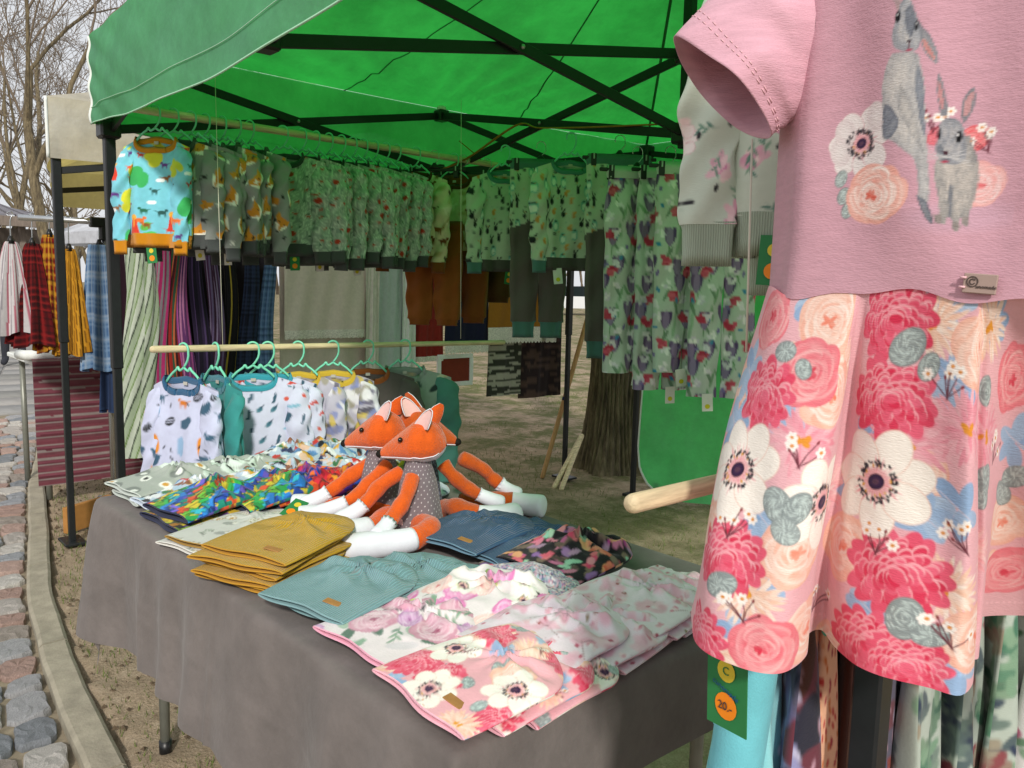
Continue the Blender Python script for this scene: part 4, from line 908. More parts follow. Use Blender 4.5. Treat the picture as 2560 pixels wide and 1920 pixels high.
# row on the truss line towards the centre
def back(i, x, y, z, yaw, what, **kw):
    return (x, y, z)
bz = 1.93
B1 = [(-2.80, 2.45, 60), (-2.39, 2.45, 58)]
for i, (x, y, yw) in enumerate(B1):
    z = (1.98, 1.985)[i]
    hang(HG, (x, y, z), D(yw), 'mint plastic hanger on the strap with the bunny print sweatshirt '+('beside dark brown trousers', 'beside tulip print trousers')[i])
    sweatshirt('sweatshirt', 'pale green sweatshirt with small bunnies and bears, '+('hung beside dark brown trousers', 'hung between two grey trousers')[i], 'sweatshirt', 'bunnies*1.2', '4f8a80', '52807a', Wd=.150, L=.41, sl=.37, loc=(x, y, z), yaw=D(yw), seed=60+i, hem='55544f', tagk='g' if i == 0 else 'w', du=i*.1)
for i, (x, y, yw, tp, L_) in enumerate(((-2.59, 2.47, 54, -.08, .66), (-2.17, 2.50, 54, -.08, .70))):
    z = (1.975, 1.955)[i]
    hang(CH, (x, y, z), D(yw), 'black clip hanger on the strap holding the grey trousers '+('between bunny sweatshirts', 'next to tulip trousers')[i])
    trousers('trousers', 'grey trousers with bunny print hips and teal cuffs, '+('between two bunny sweatshirts', 'next to tulip print trousers')[i], '#5d5854', '55817a', '528079', Wd=.125, L=L_, loc=(x, y, z), yaw=D(yw), seed=70+i, top=tp, yoke='bunnies', cufflen=.07)
TL = ('first', 'second', 'third', 'fourth')
for i, (x, y, yw, tp, L_) in enumerate(((-2.02, 2.43, 62, -.08, .74), (-1.92, 2.50, 58, -.08, .80), (-1.80, 2.46, 52, -.08, .72), (-1.66, 2.5, 40, -.10, .78))):
    z = 1.885
    hang(CH, (x, y, z), D(yw), 'black clip hanger on the centre truss holding the '+TL[i]+' tulip leggings')
    trousers('trousers', 'white purple-tulip print leggings, '+('next to the grey trousers', 'second from the grey trousers', 'third from the grey trousers', 'farthest from the grey trousers')[i], 'tulip', 'c9d6cc', None, Wd=.115, L=L_, loc=(x, y, z), yaw=D(yw), seed=80+i, top=tp, group='tulip print leggings by the centre pole', tagk='w', cat='leggings')
# middle rod above the table end
rod2 = rodthing('wooden_rod', 'wooden rod slung by threads behind the table end, carrying printed tops', (-2.66, .86, 1.128), (-2.66, 2.34, 1.108), .0115, .0095)
for y in (1.085, 2.1):
    MB().loft([np.array((-2.66, y, 1.13))-np.array(rod2.location), np.array((-2.68, y, 2.1))-np.array(rod2.location)], .0012, 5).obj('thread', M['thread'], rod2)
def mid(i, y, yw, label, hl, **kw):
    z = 1.146-.0135*(y-.86); hang(HG, (-2.66, y, z), D(yw), 'mint plastic hanger on the low wooden rod with '+hl)
    return sweatshirt('long_sleeved_top', label, 'top', loc=(-2.66, y, z), yaw=D(yw), seed=90+i, **kw)
mid(0, .955, 24, 'lavender white top with orange and navy dogs, first on the low rod', 'the dog print top', pat='dogs*1.5', collar='2f5f86', cuff='2f5f86', Wd=.14, L=.40, sl=.37)
mid(1, 1.06, 8, 'teal top hanging edge-on beside the dog print top', 'the teal top', pat='#3a8f8c', collar='2f7f90', cuff='2f7f90', Wd=.15, L=.38, sl=.37)
mid(2, 1.19, 62, 'pale lavender top with red umbrellas and turquoise collar, facing outwards', 'the umbrella print top', pat='birds*1.25', collar='3fa6b8', cuff='3fa6b8', Wd=.165, L=.38, sl=.37, res=1.15)
mid(3, 1.245, 60, 'pale lavender umbrella print top half hidden behind its twin', 'the half hidden umbrella print top', pat='birds*1.25', collar='3fa6b8', cuff='3fa6b8', Wd=.165, L=.38, sl=.37, du=.13)
mid(4, 1.36, 48, 'yellow-collared lily print top beside the umbrella print tops', 'the first yellow-collared top', pat='lily*1.5', collar='d9b840', cuff='d9b840', Wd=.15, L=.37, sl=.37)
mid(5, 1.50, 54, 'yellow-collared lily print top next to the dark grey top', 'the second yellow-collared top', pat='lily*1.5', collar='d9b840', cuff='d9b840', Wd=.15, L=.37, sl=.37, du=.1)
mid(6, 1.65, 64, 'plain dark grey top with rust orange collar', 'the dark grey top', pat='#57514f', collar='8f5226', cuff='57514f', Wd=.18, L=.38, sl=.37, fold=.7)
mid(7, 1.82, 58, 'sage leaf print top with plain teal sleeves, last on the low rod', 'the leaf print top', pat='leaf*1.4', collar='8fa096', cuff='4a7f76', sleeve_pat='#4a7f76', Wd=.185, L=.38, sl=.37)
# ------------------------------------------------------------------ caps on the table
LEATHER = mat_plain('engraved leather patch', 'a87a48', .6, .12, 60)
def beanie(label, pat, x, y, rz=0.0, z=0.0, L=.25, Wd=.105, T=.011, amp=.010, rim='#e9b9c4', seed=0, pitch=0.0, roll=0.0, group=None, rib=None, patch=None, res=1.0, du=0, puff=.5, slouch=.0):
    """soft jersey cap lying flat: hem at local y=0, crown towards +y"""
    n, m = int(132*res), int(74*res); h = int(n*.7)
    th = np.concatenate([np.linspace(0, PI, h, endpoint=False), np.linspace(PI, 2*PI, n-h, endpoint=False)]); t = np.concatenate([np.linspace(0, .86, int(m*.72), endpoint=False), 1-.14*(1-np.linspace(0, 1, m-int(m*.72)))**2])
    TH, TT = np.meshgrid(th, t); q = np.clip((TT-.57)/.43, 0, 1); w = Wd*(1+.03*np.sin(TT*5+seed))*np.sqrt(np.clip(1-q**2.05, 0.0004, 1))
    thk = T*(.62+puff*np.sin(PI*np.clip(TT, 0, 1)**1.2))*np.clip((1-TT)*22, .05, 1)
    cx = sgnpow(np.cos(TH), .8); sy = sgnpow(np.sin(TH), .7); x_ = cx*w+slouch*q**2*.06; y_ = TT*L
    zz = thk*(1+np.where(sy > 0, sy, sy*.95))
    topm = np.clip(sy, 0, 1)*np.clip((1-np.abs(cx))*4, 0, 1)*np.clip((1-TT)*8, 0, 1); env = np.clip((TT-.16)*2.2, 0.08, 1)
    s = seed*3.7; rg = 1-2*np.abs(fbm(x_*11+s, y_*13+s, seed, 3)-.47)*2.2; a = np.arctan2(x_, (.60*L-y_)+1e-6)
    amp = amp*(1.4 if rib else 1.15)
    wx, wy = x_+.05*(fbm(x_*6+s, y_*6, seed+2, 2)-.5), y_+.07*(fbm(x_*5, y_*5+s, seed+7, 2)-.5); ph = (seed*1.37) % 1.2-.6
    cre = lambda f, an, k: (1-np.abs(np.sin(f*(wx*math.cos(an)+wy*math.sin(an))+k)))**2.2
    wr = amp*env*(.55*np.clip(rg, 0, 1)**2+.8*cre(21, 1.2+ph, s)*fbm(x_*9, y_*9+s, seed+5, 2)*1.6+.7*cre(27, .3-ph, s*2)*fbm(x_*8+s, y_*8, seed+6, 2)*1.5+.45*np.sin(a*8+s)*np.exp(-((y_-.66*L)/(.22*L))**2)+.4*(fbm(x_*26+s, y_*26, seed+4, 3)-.47))
    zz = zz+topm*np.maximum(wr, -thk*.8)
    yb = y_+.004*np.sin(x_*40+s)*(1-TT)
    G = np.stack([x_, yb, zz], -1)
    inner = []          # turned-in lining at the hem
    for k, (sc, dy_) in enumerate(((.985, -.0025), (.955, .002), (.93, .03))):
        c = G[0].copy(); c[:, 0] *= sc; c[:, 2] = thk[0, 0]+(c[:, 2]-thk[0, 0])*(.72-.2*k); c[:, 1] += dy_; inner.append(c)
    root = thing('cap', label, 'cap', (x, y, BZ+.0085+z), rz, group); root.rotation_euler = (pitch, roll, rz)
    if rib:
        mk('crown', G, gridF(m, n, True), mat_rib('ribbed jersey '+rib, rib, 62, 0, depth=.75) if ('hat', rib) not in PLAIN else PLAIN[('hat', rib)], root)
        if ('hat', rib) not in PLAIN: PLAIN[('hat', rib)] = root.children[0].data.materials[0]
    else:
        u = x_+np.where(sy > 0, 0, .17)+du+seed*.053; mk('crown', G, gridF(m, n, True), M['print'], root, True, colours(pat, u, y_+seed*.031).reshape(-1, 3))
    MB().grid(np.stack([G[0]]+inner), True).obj('lining', fabric(rim.lstrip('#')), root)
    if patch:
        o = MB().box((0, 0, 0), (.036, .015, .0018), None, .0006).obj('leather_patch', LEATHER, root, False); o.location = (Wd*.42, .034, thk[0].max()*2.0+.0035); o.rotation_euler = (.06, .10, .1)
    return root
G_ = {}
# col 8 and right edge: coral floral caps, then pale blossom caps
for i, (x, y, z, rz, lb) in enumerate(((-.845, .598, .030, -.08, 'coral peony and anemone print cap lying on top at the table corner'), (-.838, .660, .015, -.04, 'coral floral cap under the corner cap, second of its fan'), (-.838, .715, .0, .0, 'coral floral cap at the bottom of the corner fan'))):
    beanie(lb, 'flora', x, y, rz, z, .25, .112, .010, .011, '#eeb4c2', 1+i, pitch=.04, patch=i == 0, res=1.5 if i == 0 else 1.0, slouch=-1.1)
for i, (x, y, z, rz, lb) in enumerate(((-.868, .775, .030, .10, 'white cap with pale pink blossom, beside the coral fan'), (-.862, .855, .015, .02, 'white blossom cap, second from the coral fan'), (-.858, .915, .0, .16, 'white blossom cap, third from the coral fan, flat on the cloth'), (-.872, .985, .030, .05, 'white blossom cap with a folded crown beyond the first three'), (-.868, 1.05, .015, .14, 'white blossom cap near the end of its row'), (-.885, 1.11, .0, .02, 'white blossom cap at the very end of its row'))):
    beanie(lb, 'pale', x, y, rz, z, .25, .108, .010, .016, '#f0c6d2', 10+i, pitch=.03, res=1.15)
# col 7: dusty rose, magenta, confetti, dark floral
beanie('dusty pink rose print cap between teal caps and coral caps', 'dusty', -1.062, .632, .06, .018, .235, .108, .010, .014, '#e6a8bd', 21, res=1.2)
beanie('magenta and white floral cap tucked behind the dusty rose cap', 'magenta', -1.085, .785, -.05, .018, .25, .104, .012, .020, '#c95a9a', 22, pitch=.06)
beanie('multicoloured confetti speckle cap lying on its twin', 'specks', -1.085, .880, .04, .014, .25, .108, .009, .007, '#9a8fa8', 23, pitch=.03)
beanie('multicoloured confetti speckle cap underneath its twin', 'specks', -1.052, .905, -.22, .002, .25, .100, .009, .006, '#9a8fa8', 24)
beanie('black cap with coral, mint and magenta flowers on top', 'darkflora', -1.135, 1.09, .04, .014, .26, .110, .016, .024, '#241c24', 25, pitch=.04)
beanie('black floral cap lying under the other black floral cap', 'darkflora', -1.165, 1.06, .12, .002, .25, .105, .010, .012, '#241c24', 26)
# col 6: pale teal ribbed caps
for i, (x, y, z, rz, lb) in enumerate(((-1.235, .630, .028, .24, 'pale teal ribbed cap on top of its pile, leather patch at the hem'), (-1.240, .650, .013, .20, 'pale teal ribbed cap in the middle of its pile'), (-1.238, .755, .013, .18, 'pale teal ribbed cap with a creased crown behind the pile'), (-1.205, .800, .0, -.08, 'pale teal ribbed cap flat on the cloth under the creased one'))):
    beanie(lb, '', x, y, rz, z, .255, .110, .010, .011, '#7fa2a6', 31+i, rib='7ba3a8', patch=i == 0, pitch=.03)
# steel blue caps behind
for i, (x, y, z, rz, lb) in enumerate(((-1.375, 1.035, .026, .16, 'steel blue ribbed cap on top beside the foxes, leather patch'), (-1.325, 1.075, .013, -.05, 'steel blue ribbed cap in the middle of the blue pile'), (-1.28, 1.12, .0, -.42, 'steel blue ribbed cap at the bottom of the blue pile'))):
    beanie(lb, '', x, y, rz, z, .27, .112, .010, .010, '#6c8fa4', 41+i, rib='35587a', patch=i == 0, pitch=.02)
# mustard pile
for i in range(5):
    beanie('mustard ribbed cap '+('on top of the mustard pile, leather patch at the hem', 'second from the top of the mustard pile', 'in the middle of the mustard pile', 'second from the bottom of the mustard pile', 'at the bottom of the mustard pile')[i], '', -1.475+(0, .006, -.012, .008, -.01)[i], .612+(.02, .0, .012, -.004, .008)[i], .34+(.04, .10, -.03, .07, .0)[i], .0145*(4-i), .29, .112, .010, .009 if i == 0 else .006, '#b98a2c', 51+i, puff=.35, rib='c49a28', patch=i == 0, pitch=.02)
# woodland cap and those under it
beanie('light grey cap with golden leaves and badges beside the mustard pile', 'wood', -1.735, .632, .30, .012, .31, .104, .009, .007, '#a4823f', 61, res=1.2)
beanie('light grey golden leaf cap lying beneath its twin', 'wood', -1.742, .618, .26, .0, .30, .106, .008, .006, '#d8d6d0', 62)
# bright brick-pattern caps
for i, (pat, x, y, z, rz, lb) in enumerate((('brickgb', -1.965, .650, .022, .06, 'bright green and blue brick pattern cap at the table front'), ('brickyg', -1.975, .64, .0, -.04, 'dark cap edged in orange under the green and blue brick cap'), ('brickgb', -1.94, .80, .026, .02, 'green and blue brick pattern cap behind the front one'), ('brickrp', -1.955, .885, .022, -.05, 'red and orange brick pattern cap with a yellow crown'), ('brickrp', -1.94, .975, .018, .06, 'red and magenta brick pattern cap behind the yellow-crowned one'), ('brickgb', -1.93, 1.07, .014, -.04, 'blue brick pattern cap behind the red caps'), ('brickyg', -1.92, 1.14, .008, .02, 'yellow and olive brick pattern cap at the end of its row'))):
    beanie(lb, pat, x, y, rz+.10, z, .25, .106, .016, .020, '#2a2f4a', 71+i, pitch=.05 if i != 1 else 0, res=1.3, puff=.8 if i != 1 else .2)
# patchwork caps
for i, (x, y, z, rz, lb) in enumerate(((-2.10, .655, .010, .05, 'blue and red patchwork cap at the table front beside the grey bear caps'), (-2.085, .80, .020, -.04, 'blue and red patchwork cap, second in its row'), (-2.09, .92, .020, .05, 'blue and red patchwork cap, third in its row'), (-2.10, 1.05, .016, -.03, 'blue and red patchwork cap, fourth in its row'), (-2.10, 1.17, .010, .04, 'blue and red patchwork cap at the far end of its row'))):
    beanie(lb, 'patch', x, y, rz+.08, z, .25, .105, .014, .018, '#c9d4e0', 81+i, pitch=.05, res=1.2, puff=.6)
for i, (x, y, z, rz, lb) in enumerate(((-2.26, .640, .024, .05, 'grey cap with pale bears lying at the far table corner'), (-2.265, .65, .0, -.03, 'grey bear cap underneath the one at the far corner'), (-2.26, .77, .022, .03, 'grey bear cap, second in its row'), (-2.265, .87, .024, -.04, 'grey bear cap, third in its row'))):
    beanie(lb, 'bear', x, y, rz+.06, z, .26, .106, .012, .020, '#c3ccc6', 91+i, pitch=.05, puff=.5)
for i, (x, y, z, rz, lb) in enumerate(((-2.27, 1.00, .026, .04, 'dark multicoloured patchwork cap next to the grey bear caps'), (-2.265, 1.11, .024, -.05, 'multicoloured patchwork cap below the yellow-collared tops'), (-2.26, 1.20, .016, .03, 'multicoloured patchwork cap at the back edge of the table'))):
    beanie(lb, 'patch', x, y, rz, z, .25, .105, .016, .020, '#3a3040', 96+i, pitch=.05, du=.1, puff=.9)
beanie('pale blue patterned cap beside the foxes', 'birds', -1.86, 1.16, -.1, .004, .24, .1, .012, .018, '#b8c4d4', 99)

# ------------------------------------------------------------------ stuffed foxes
M['felt'] = mat_plain('orange felt', 'd85a14', .97, .13, 55, .8, 230, sheen=.3); M['felt2'] = mat_plain('darker orange felt', 'c0520f', .97, .13, 55, .8, 230, sheen=.3)
M['fwhite'] = mat_plain('white cotton', 'e4e6ef', .9, .04, 40, .2, 600); M['fpink'] = mat_plain('pale pink satin', 'efc6c2', .6, .06)
M['eye'] = mat_plain('black bead', '120c08', .12, 0, spec=.6); M['fnose'] = mat_plain('black felt', '17130f', .8, .1)
def fox(label, seat, heading, headyaw, legs, arms, pat, felt, hz=.225, headpitch=.0, hdx=(0, 0)):
    root = thing('stuffed_fox', label, 'soft toy', seat); R3 = lambda a: np.array([[math.cos(a), -math.sin(a), 0], [math.sin(a), math.cos(a), 0], [0, 0, 1]])
    S0 = np.array(seat)
    # body in its dress
    k = 110; t = np.linspace(0, 1, k); n = 220; a = np.arange(n)*2*PI/n; AA, TT = np.meshgrid(a, t)
    rx = np.interp(TT, [0, .05, .3, .7, .9, 1], [.062, .066, .058, .046, .034, .028])*(1+.05*np.sin(AA*5)*(1-TT)); ry = rx*.86
    G = np.stack([np.cos(AA)*rx+hdx[0]*TT, np.sin(AA)*ry+hdx[1]*TT, TT*.185+.002], -1)
    mk('dress', G @ R3(heading).T, gridF(k, n, True), M['print'], root, True, pr(pat).sample(AA*.0573, TT*.18).reshape(-1, 3))
    # head: loft along local +x, white lower jaw
    k = 30; n = 40; t = np.linspace(0, 1, k); HS = 1.03; xs = -.066+.160*t
    r1 = np.interp(t, [0, .03, .12, .3, .45, .6, .78, .92, .98, 1], [.004, .022, .045, .060, .060, .047, .029, .016, .011, .003]); r2 = np.interp(t, [0, .03, .12, .3, .45, .6, .78, .92, .98, 1], [.004, .02, .043, .056, .054, .042, .028, .017, .012, .003])
    a = np.arange(n)*2*PI/n; AA, TT = np.meshgrid(a, t); cz = np.interp(t, [0, .4, .7, 1], [0, .004, -.012, -.030])
    zc = np.sin(AA); zc = np.where(zc < 0, zc*.80, zc)
    G = np.stack([np.broadcast_to(xs[:, None], AA.shape), np.cos(AA)*r1[:, None], cz[:, None]+zc*r2[:, None]], -1)
    Rh = HS*R3(headyaw) @ np.array([[math.cos(headpitch), 0, math.sin(headpitch)], [0, 1, 0], [-math.sin(headpitch), 0, math.cos(headpitch)]])
    hc = np.array([hdx[0], hdx[1], hz]); hc[:2] = (R3(heading) @ np.array([hdx[0], hdx[1], 0]))[:2]
    white = np.sin(AA) < -.62
    def dark(c): return c
    F = gridF(k, n, True); wf = white.reshape(-1)[F].mean(1) > .5
    G = G*(1+.03*(fbm(G[..., 0]*38+seat[0]*50, G[..., 2]*38+G[..., 1]*30, 3, 3)-.47))[..., None]; V = G.reshape(-1, 3) @ Rh.T+hc; hd = mk('head', V, F, M[felt], root); hd.data.materials.append(M['fwhite']); hd.data.polygons.foreach_set('material_index', wf.astype(np.int32))
    cs = np.stack([xs, xs*0, cz+r2*1.004], -1)[2:-2]; MB().loft(cs @ Rh.T+hc, .0008, 5).obj('centre_seam', M['felt2'], hd)
    # jaw seam piping
    for sd in (-1, 1):
        aa = -.67 if sd > 0 else PI+.67
        L = np.stack([xs, math.cos(aa)*r1*1.01, cz+math.sin(aa)*.8*r2], -1)[2:-1]; MB().loft(L @ Rh.T+hc, .0015, 6).obj('jaw_piping', M['fwhite'], hd)
    MB().ball(np.array([.091, 0, -.029]) @ Rh.T+hc, (.012, .014, .010), 12, 8, Rh).obj('nose', M['fnose'], hd)
    for sd in (-1, 1):
        MB().ball(np.array([.030, sd*.0475, .016]) @ Rh.T+hc, .0062, 10, 8).obj('eye', M['eye'], hd)
        # ears: cupped leaf-shaped shells, pink inside, facing outwards and forwards
        q = np.linspace(0, 1, 10); s = np.linspace(-1, 1, 9); QQ, SS = np.meshgrid(q, s, indexing='ij')
        wd = np.array([.80, -sd*.50, -.12]); wd /= np.linalg.norm(wd); upd = np.array([-.34, sd*.30, .90]); upd /= np.linalg.norm(upd); nn = np.cross(wd, upd)*(1 if np.cross(wd, upd)[1]*sd > 0 else -1); b0 = np.array([-.016, sd*.032, .040])
        prof = .027*np.sqrt(np.clip(1-QQ**1.7, 0, 1))
        def shell(off, sc): return b0+wd*(SS*prof*sc)[..., None]+upd*(QQ*.056*sc)[..., None]+nn*(off+.010*SS**2*(1-QQ)-.006*QQ)[..., None]
        e = MB().grid(shell(-.003, 1.0) @ Rh.T+hc).obj('ear', M[felt], hd); MB().grid(shell(.0005, .92) @ Rh.T+hc).obj('ear_lining', M['fpink'], e)
        ed = np.vstack([shell(-.001, .985)[:, 0], shell(-.001, .985)[::-1, -1]]); MB().loft(ed @ Rh.T+hc, .0013, 5).obj('ear_trim', M['fwhite'], e)
    for nm, lst, ra, rb, wf_ in (('arm', arms, .0185, .0165, .60), ('leg', legs, .024, .0255, .50)):
        for P in lst:
            P = smooth_path(np.array(P, float)-S0, 40); k1 = int(40*wf_); t = np.linspace(0, 1, 40); r = (ra+(rb-ra)*t)*(1+.07*np.sin(t*13+P[0, 0]*90)+.05*np.sin(t*29+P[0, 1]*70)); r[0] *= .6
            lm = MB().loft(P[:k1+1], r[:k1+1], 16).obj(nm, M[felt], root)
            tw = np.linspace(0, 1, 40-k1); rw = (rb*1.06)*np.interp(tw, [0, .3, .7, .88, .96, 1], [.98, 1.04, 1.14, 1.12, .82, .25] if nm == 'leg' else [1, 1.08, 1.12, .95, .65, .2])
            pw = MB().loft(P[k1:], rw, 16).obj('paw', M['fwhite'], lm)
            d = P[k1+1]-P[k1-1]; d /= np.linalg.norm(d); a = np.arange(40)*2*PI/40; u = np.cross(d, [0, 0, 1]); u /= np.linalg.norm(u); w = np.cross(d, u)
            ring = lambda rr, off: P[k1]+d*off+np.outer(np.cos(a)*rr*(1+.08*np.sin(a*10)), u)+np.outer(np.sin(a)*rr*(1+.08*np.sin(a*10)), w)
            if nm == 'arm': MB().grid(np.stack([ring(r[k1]*1.0, .006), ring(r[k1]*1.18, -.004+.0), ring(r[k1]*1.04, .002)]), True).obj('lace_cuff', M['fwhite'], pw)
    return root
f1 = fox('orange stuffed fox in a dotted grey dress, in front of the others', (-1.555, 1.105, .752), rad(-90), rad(-141),
    [[(-1.535, 1.085, .785), (-1.46, 1.075, .80), (-1.435, 1.01, .79), (-1.455, .95, .785), (-1.49, .85, .785)], [(-1.575, 1.085, .785), (-1.58, 1.04, .80), (-1.55, .965, .795), (-1.55, .91, .795), (-1.555, .875, .795)]],
    [[(-1.528, 1.07, .905), (-1.500, 1.03, .865), (-1.493, .995, .832), (-1.478, .955, .808), (-1.467, .925, .80)], [(-1.585, 1.08, .905), (-1.60, 1.03, .875), (-1.60, .995, .845), (-1.605, .96, .82), (-1.61, .91, .805)]], 'dots', 'felt', .222)
f2 = fox('orange stuffed fox in a grey dress leaning behind the front fox', (-1.715, 1.10, .752), rad(-100), rad(-143),
    [[(-1.70, 1.1, .785), (-1.74, 1.03, .795), (-1.79, .97, .79), (-1.815, .95, .79), (-1.84, .915, .79)], [(-1.68, 1.1, .785), (-1.685, 1.02, .795), (-1.70, .96, .79), (-1.715, .92, .79), (-1.73, .875, .79)]],
    [[(-1.675, 1.10, .905), (-1.668, 1.04, .865), (-1.67, 1.0, .835), (-1.69, .955, .812), (-1.71, .91, .80)], [(-1.73, 1.10, .905), (-1.75, 1.04, .87), (-1.765, 1.0, .84), (-1.78, .96, .815), (-1.80, .92, .80)]], 'dots', 'felt', .222)
f3 = fox('darker orange stuffed fox in a navy dress, facing away from the other two', (-1.70, 1.215, .752), rad(10), rad(50),
    [[(-1.60, 1.22, .785), (-1.55, 1.215, .80), (-1.49, 1.235, .79), (-1.46, 1.29, .785), (-1.45, 1.34, .785)], [(-1.62, 1.28, .785), (-1.58, 1.35, .79), (-1.55, 1.40, .785), (-1.51, 1.43, .78), (-1.47, 1.45, .78)]],
    [[(-1.60, 1.21, .905), (-1.575, 1.23, .87), (-1.56, 1.27, .835), (-1.53, 1.31, .81), (-1.505, 1.34, .80)], [(-1.63, 1.29, .905), (-1.61, 1.35, .87), (-1.60, 1.38, .84), (-1.57, 1.41, .81), (-1.54, 1.43, .80)]], 'darkdots', 'felt2', .222)
tg = price_tag(f2, (-.03, -.20, .075), 0, 'g', 1.0); tg.rotation_euler = (-1.2, .2, .5)
MB().box((.01, -.062, .045), (.030, .003, .014), None, .001).obj('sewn_label', M['fpink'], f1, False)
# ------------------------------------------------------------------ the textile stall next door
def stripes(cols, widths, u, wob=None):
    w = np.cumsum(widths); p = np.mod(u, w[-1]); i = np.searchsorted(w, p, side='right'); return np.array([lin(c) for c in cols])[np.clip(i, 0, len(cols)-1)]
def plaid(base, c1, c2, s, u, v):
    a = np.broadcast_to(lin(base), (*u.shape, 3)).copy()
    for k, (c, w) in enumerate(((c1, .35), (c2, .16))):
        for q in (u, v):
            m = np.mod(q+s*.3*k, s)/s < w; a[m] = a[m]*.45+lin(c)*.55
    return a
nt_x0, nt_y0, nt_y1 = -4.47, 1.02, 4.08; NBX = -3.95
ntent = thing('canopy_tent', 'cream neighbouring market tent on dark legs, over the hanging textiles', 'tent', (-5.9, 2.55, 0)); NO = np.array([-5.9, 2.55, 0])
for (x, y) in ((nt_x0, nt_y0), (NBX, nt_y1), (-7.4, nt_y0+.66), (-6.9, nt_y1+.6)):
    l = MB().box(np.array((x, y, .6))-NO, (.030, .030, 1.2), None, .003).box(np.array((x, y, 1.6))-NO, (.040, .040, 1.15), None, .004).obj('leg', M['frame'], ntent, False)
    MB().box(np.array((x, y, .008))-NO, (.16, .10, .014), None, .003).obj('foot_plate', M['frame'], l, False)
def val(a, b, zt, zb, n=60):
    UU, VV = np.meshgrid(np.linspace(0, 1, n), np.linspace(0, 1, 14)); P = np.array(a)+(np.array(b)-np.array(a))*UU[..., None]; d = np.array(b)-np.array(a); o = np.array([d[1], -d[0]])/np.linalg.norm(d)
    P = P+o*(.012*np.sin(UU*20+VV*3)*VV)[..., None]; v_ = mk('valance', np.concatenate([P, (zt+(zb-zt)*VV)[..., None]], -1)-NO, gridF(14, n), M['cream'], ntent)
    MB().loft(np.concatenate([P, (zt+(zb-zt)*VV)[..., None]], -1)[:, 0]-NO, .008, 6).obj('corner_piping', M['white_plastic'], v_)
val((nt_x0+.03, nt_y0-.04), (NBX+.04, nt_y1+.03), 2.20, 1.915); val((-7.45, nt_y0+.66), (nt_x0+.03, nt_y0-.04), 2.20, 1.915); val((-6.95, nt_y1+.6), (-7.45, nt_y0+.66), 2.2, 1.915); val((NBX+.04, nt_y1+.03), (-6.95, nt_y1+.6), 2.2, 1.915)
nc = np.array([(nt_x0+.03, nt_y0-.04, 2.2), (NBX+.04, nt_y1+.03, 2.2), (-6.95, nt_y1+.6, 2.2), (-7.45, nt_y0+.66, 2.2), (-5.7, 2.85, 2.85)])-NO
for k in range(4): mk('roof_panel', nc[[k, (k+1) % 4, 4]], np.array([[0, 1, 2]]), M['cream'], ntent, False)
for p, q in (((nt_x0, nt_y0, 2.12), (-4.21, 2.55, 1.9)), ((nt_x0, nt_y0, 1.86), (-4.21, 2.55, 2.12)), ((NBX, nt_y1, 2.12), (-4.21, 2.55, 1.9)), ((NBX, nt_y1, 1.86), (-4.21, 2.55, 2.12)), ((nt_x0, nt_y0, 2.12), (-5.93, 1.35, 1.88)), ((nt_x0, nt_y0, 1.86), (-5.93, 1.35, 2.12)), ((-7.4, nt_y0+.66, 2.12), (-5.93, 1.35, 1.88)), ((-7.4, nt_y0+.66, 1.86), (-5.93, 1.35, 2.12)), ((-5.7, 2.85, 2.1), (-5.93, 1.35, 1.9))):
    MB().bar(np.array(p)-NO, np.array(q)-NO, .014, .034, .002).obj('truss_bar', M['frame'], ntent, False)
# chrome clothes rail
rk = thing('clothes_rail', 'chrome clothes rail with a black joint, carrying plaid skirts', 'clothes rail', (-4.9, 1.3, 0)); KO = np.array([-4.9, 1.3, 0])
MB().loft(np.array([(-4.9, .93, 1.652), (-4.9, 2.1, 1.66)])-KO, .016, 14).obj('bar', M['wire'], rk); MB().box(np.array((-4.9, 1.335, 1.652))-KO, (.05, .13, .055), None, .006).box(np.array((-4.9, 1.345, 1.60))-KO, (.045, .05, .09), None, .006).obj('joint', M['black_plastic'], rk, False)
MB().loft(np.array([(-4.9, 1.345, 1.6), (-4.9, 1.345, .02)])-KO, .016, 12).obj('upright', M['wire'], rk); MB().loft(np.array([(-5.2, 1.345, .03), (-4.6, 1.345, .03)])-KO, .014, 10).obj('base', M['wire'], rk)
M['ribbon'] = mat_plain('lime ribbon', '9ab02c', .6, .1); MB().loft(smooth_path([(-4.9, 1.12, 1.67), (-4.88, 1.125, 1.62), (-4.88, 1.12, 1.53)], 12)-KO, .016, 6, True, .003).obj('ribbon', M['ribbon'], rk)
def skirt(label, y, ztop, zbot, r0, r1, fn, seed=0, x=-4.9):
    o = thing('skirt', label, 'skirt', (x, y, 1.652)); n, m = 140, 60; a = np.arange(n)*2*PI/n; t = np.linspace(0, 1, m); AA, TT = np.meshgrid(a, t)
    fold = 1+(.10+.16*TT)*np.sin(AA*9+seed+TT*1.5); r = (r0+(r1-r0)*TT**.7)*fold; G = np.stack([np.cos(AA)*r*.55, np.sin(AA)*r, ztop-1.652+(zbot-ztop)*TT+.012*np.sin(AA*4+seed)*TT], -1)
    mk('cloth', G, gridF(m, n, True), M['cloth'], o, True, fn(AA*.11, TT*(ztop-zbot)).reshape(-1, 3))
    h = smooth_path([(0, -.012, .018), (0, .006, .026), (0, .014, .012), (0, .002, -.02), (0, 0, ztop-1.652+.01)], 20); MB().loft(h, .003, 6).obj('wire_hook', M['wire'], o)
    MB().loft([(0, 0, ztop-1.652+.03), (0, 0, ztop-1.652-.01)], [.008, .022], 10).obj('clip', M['black_plastic'], o); return o
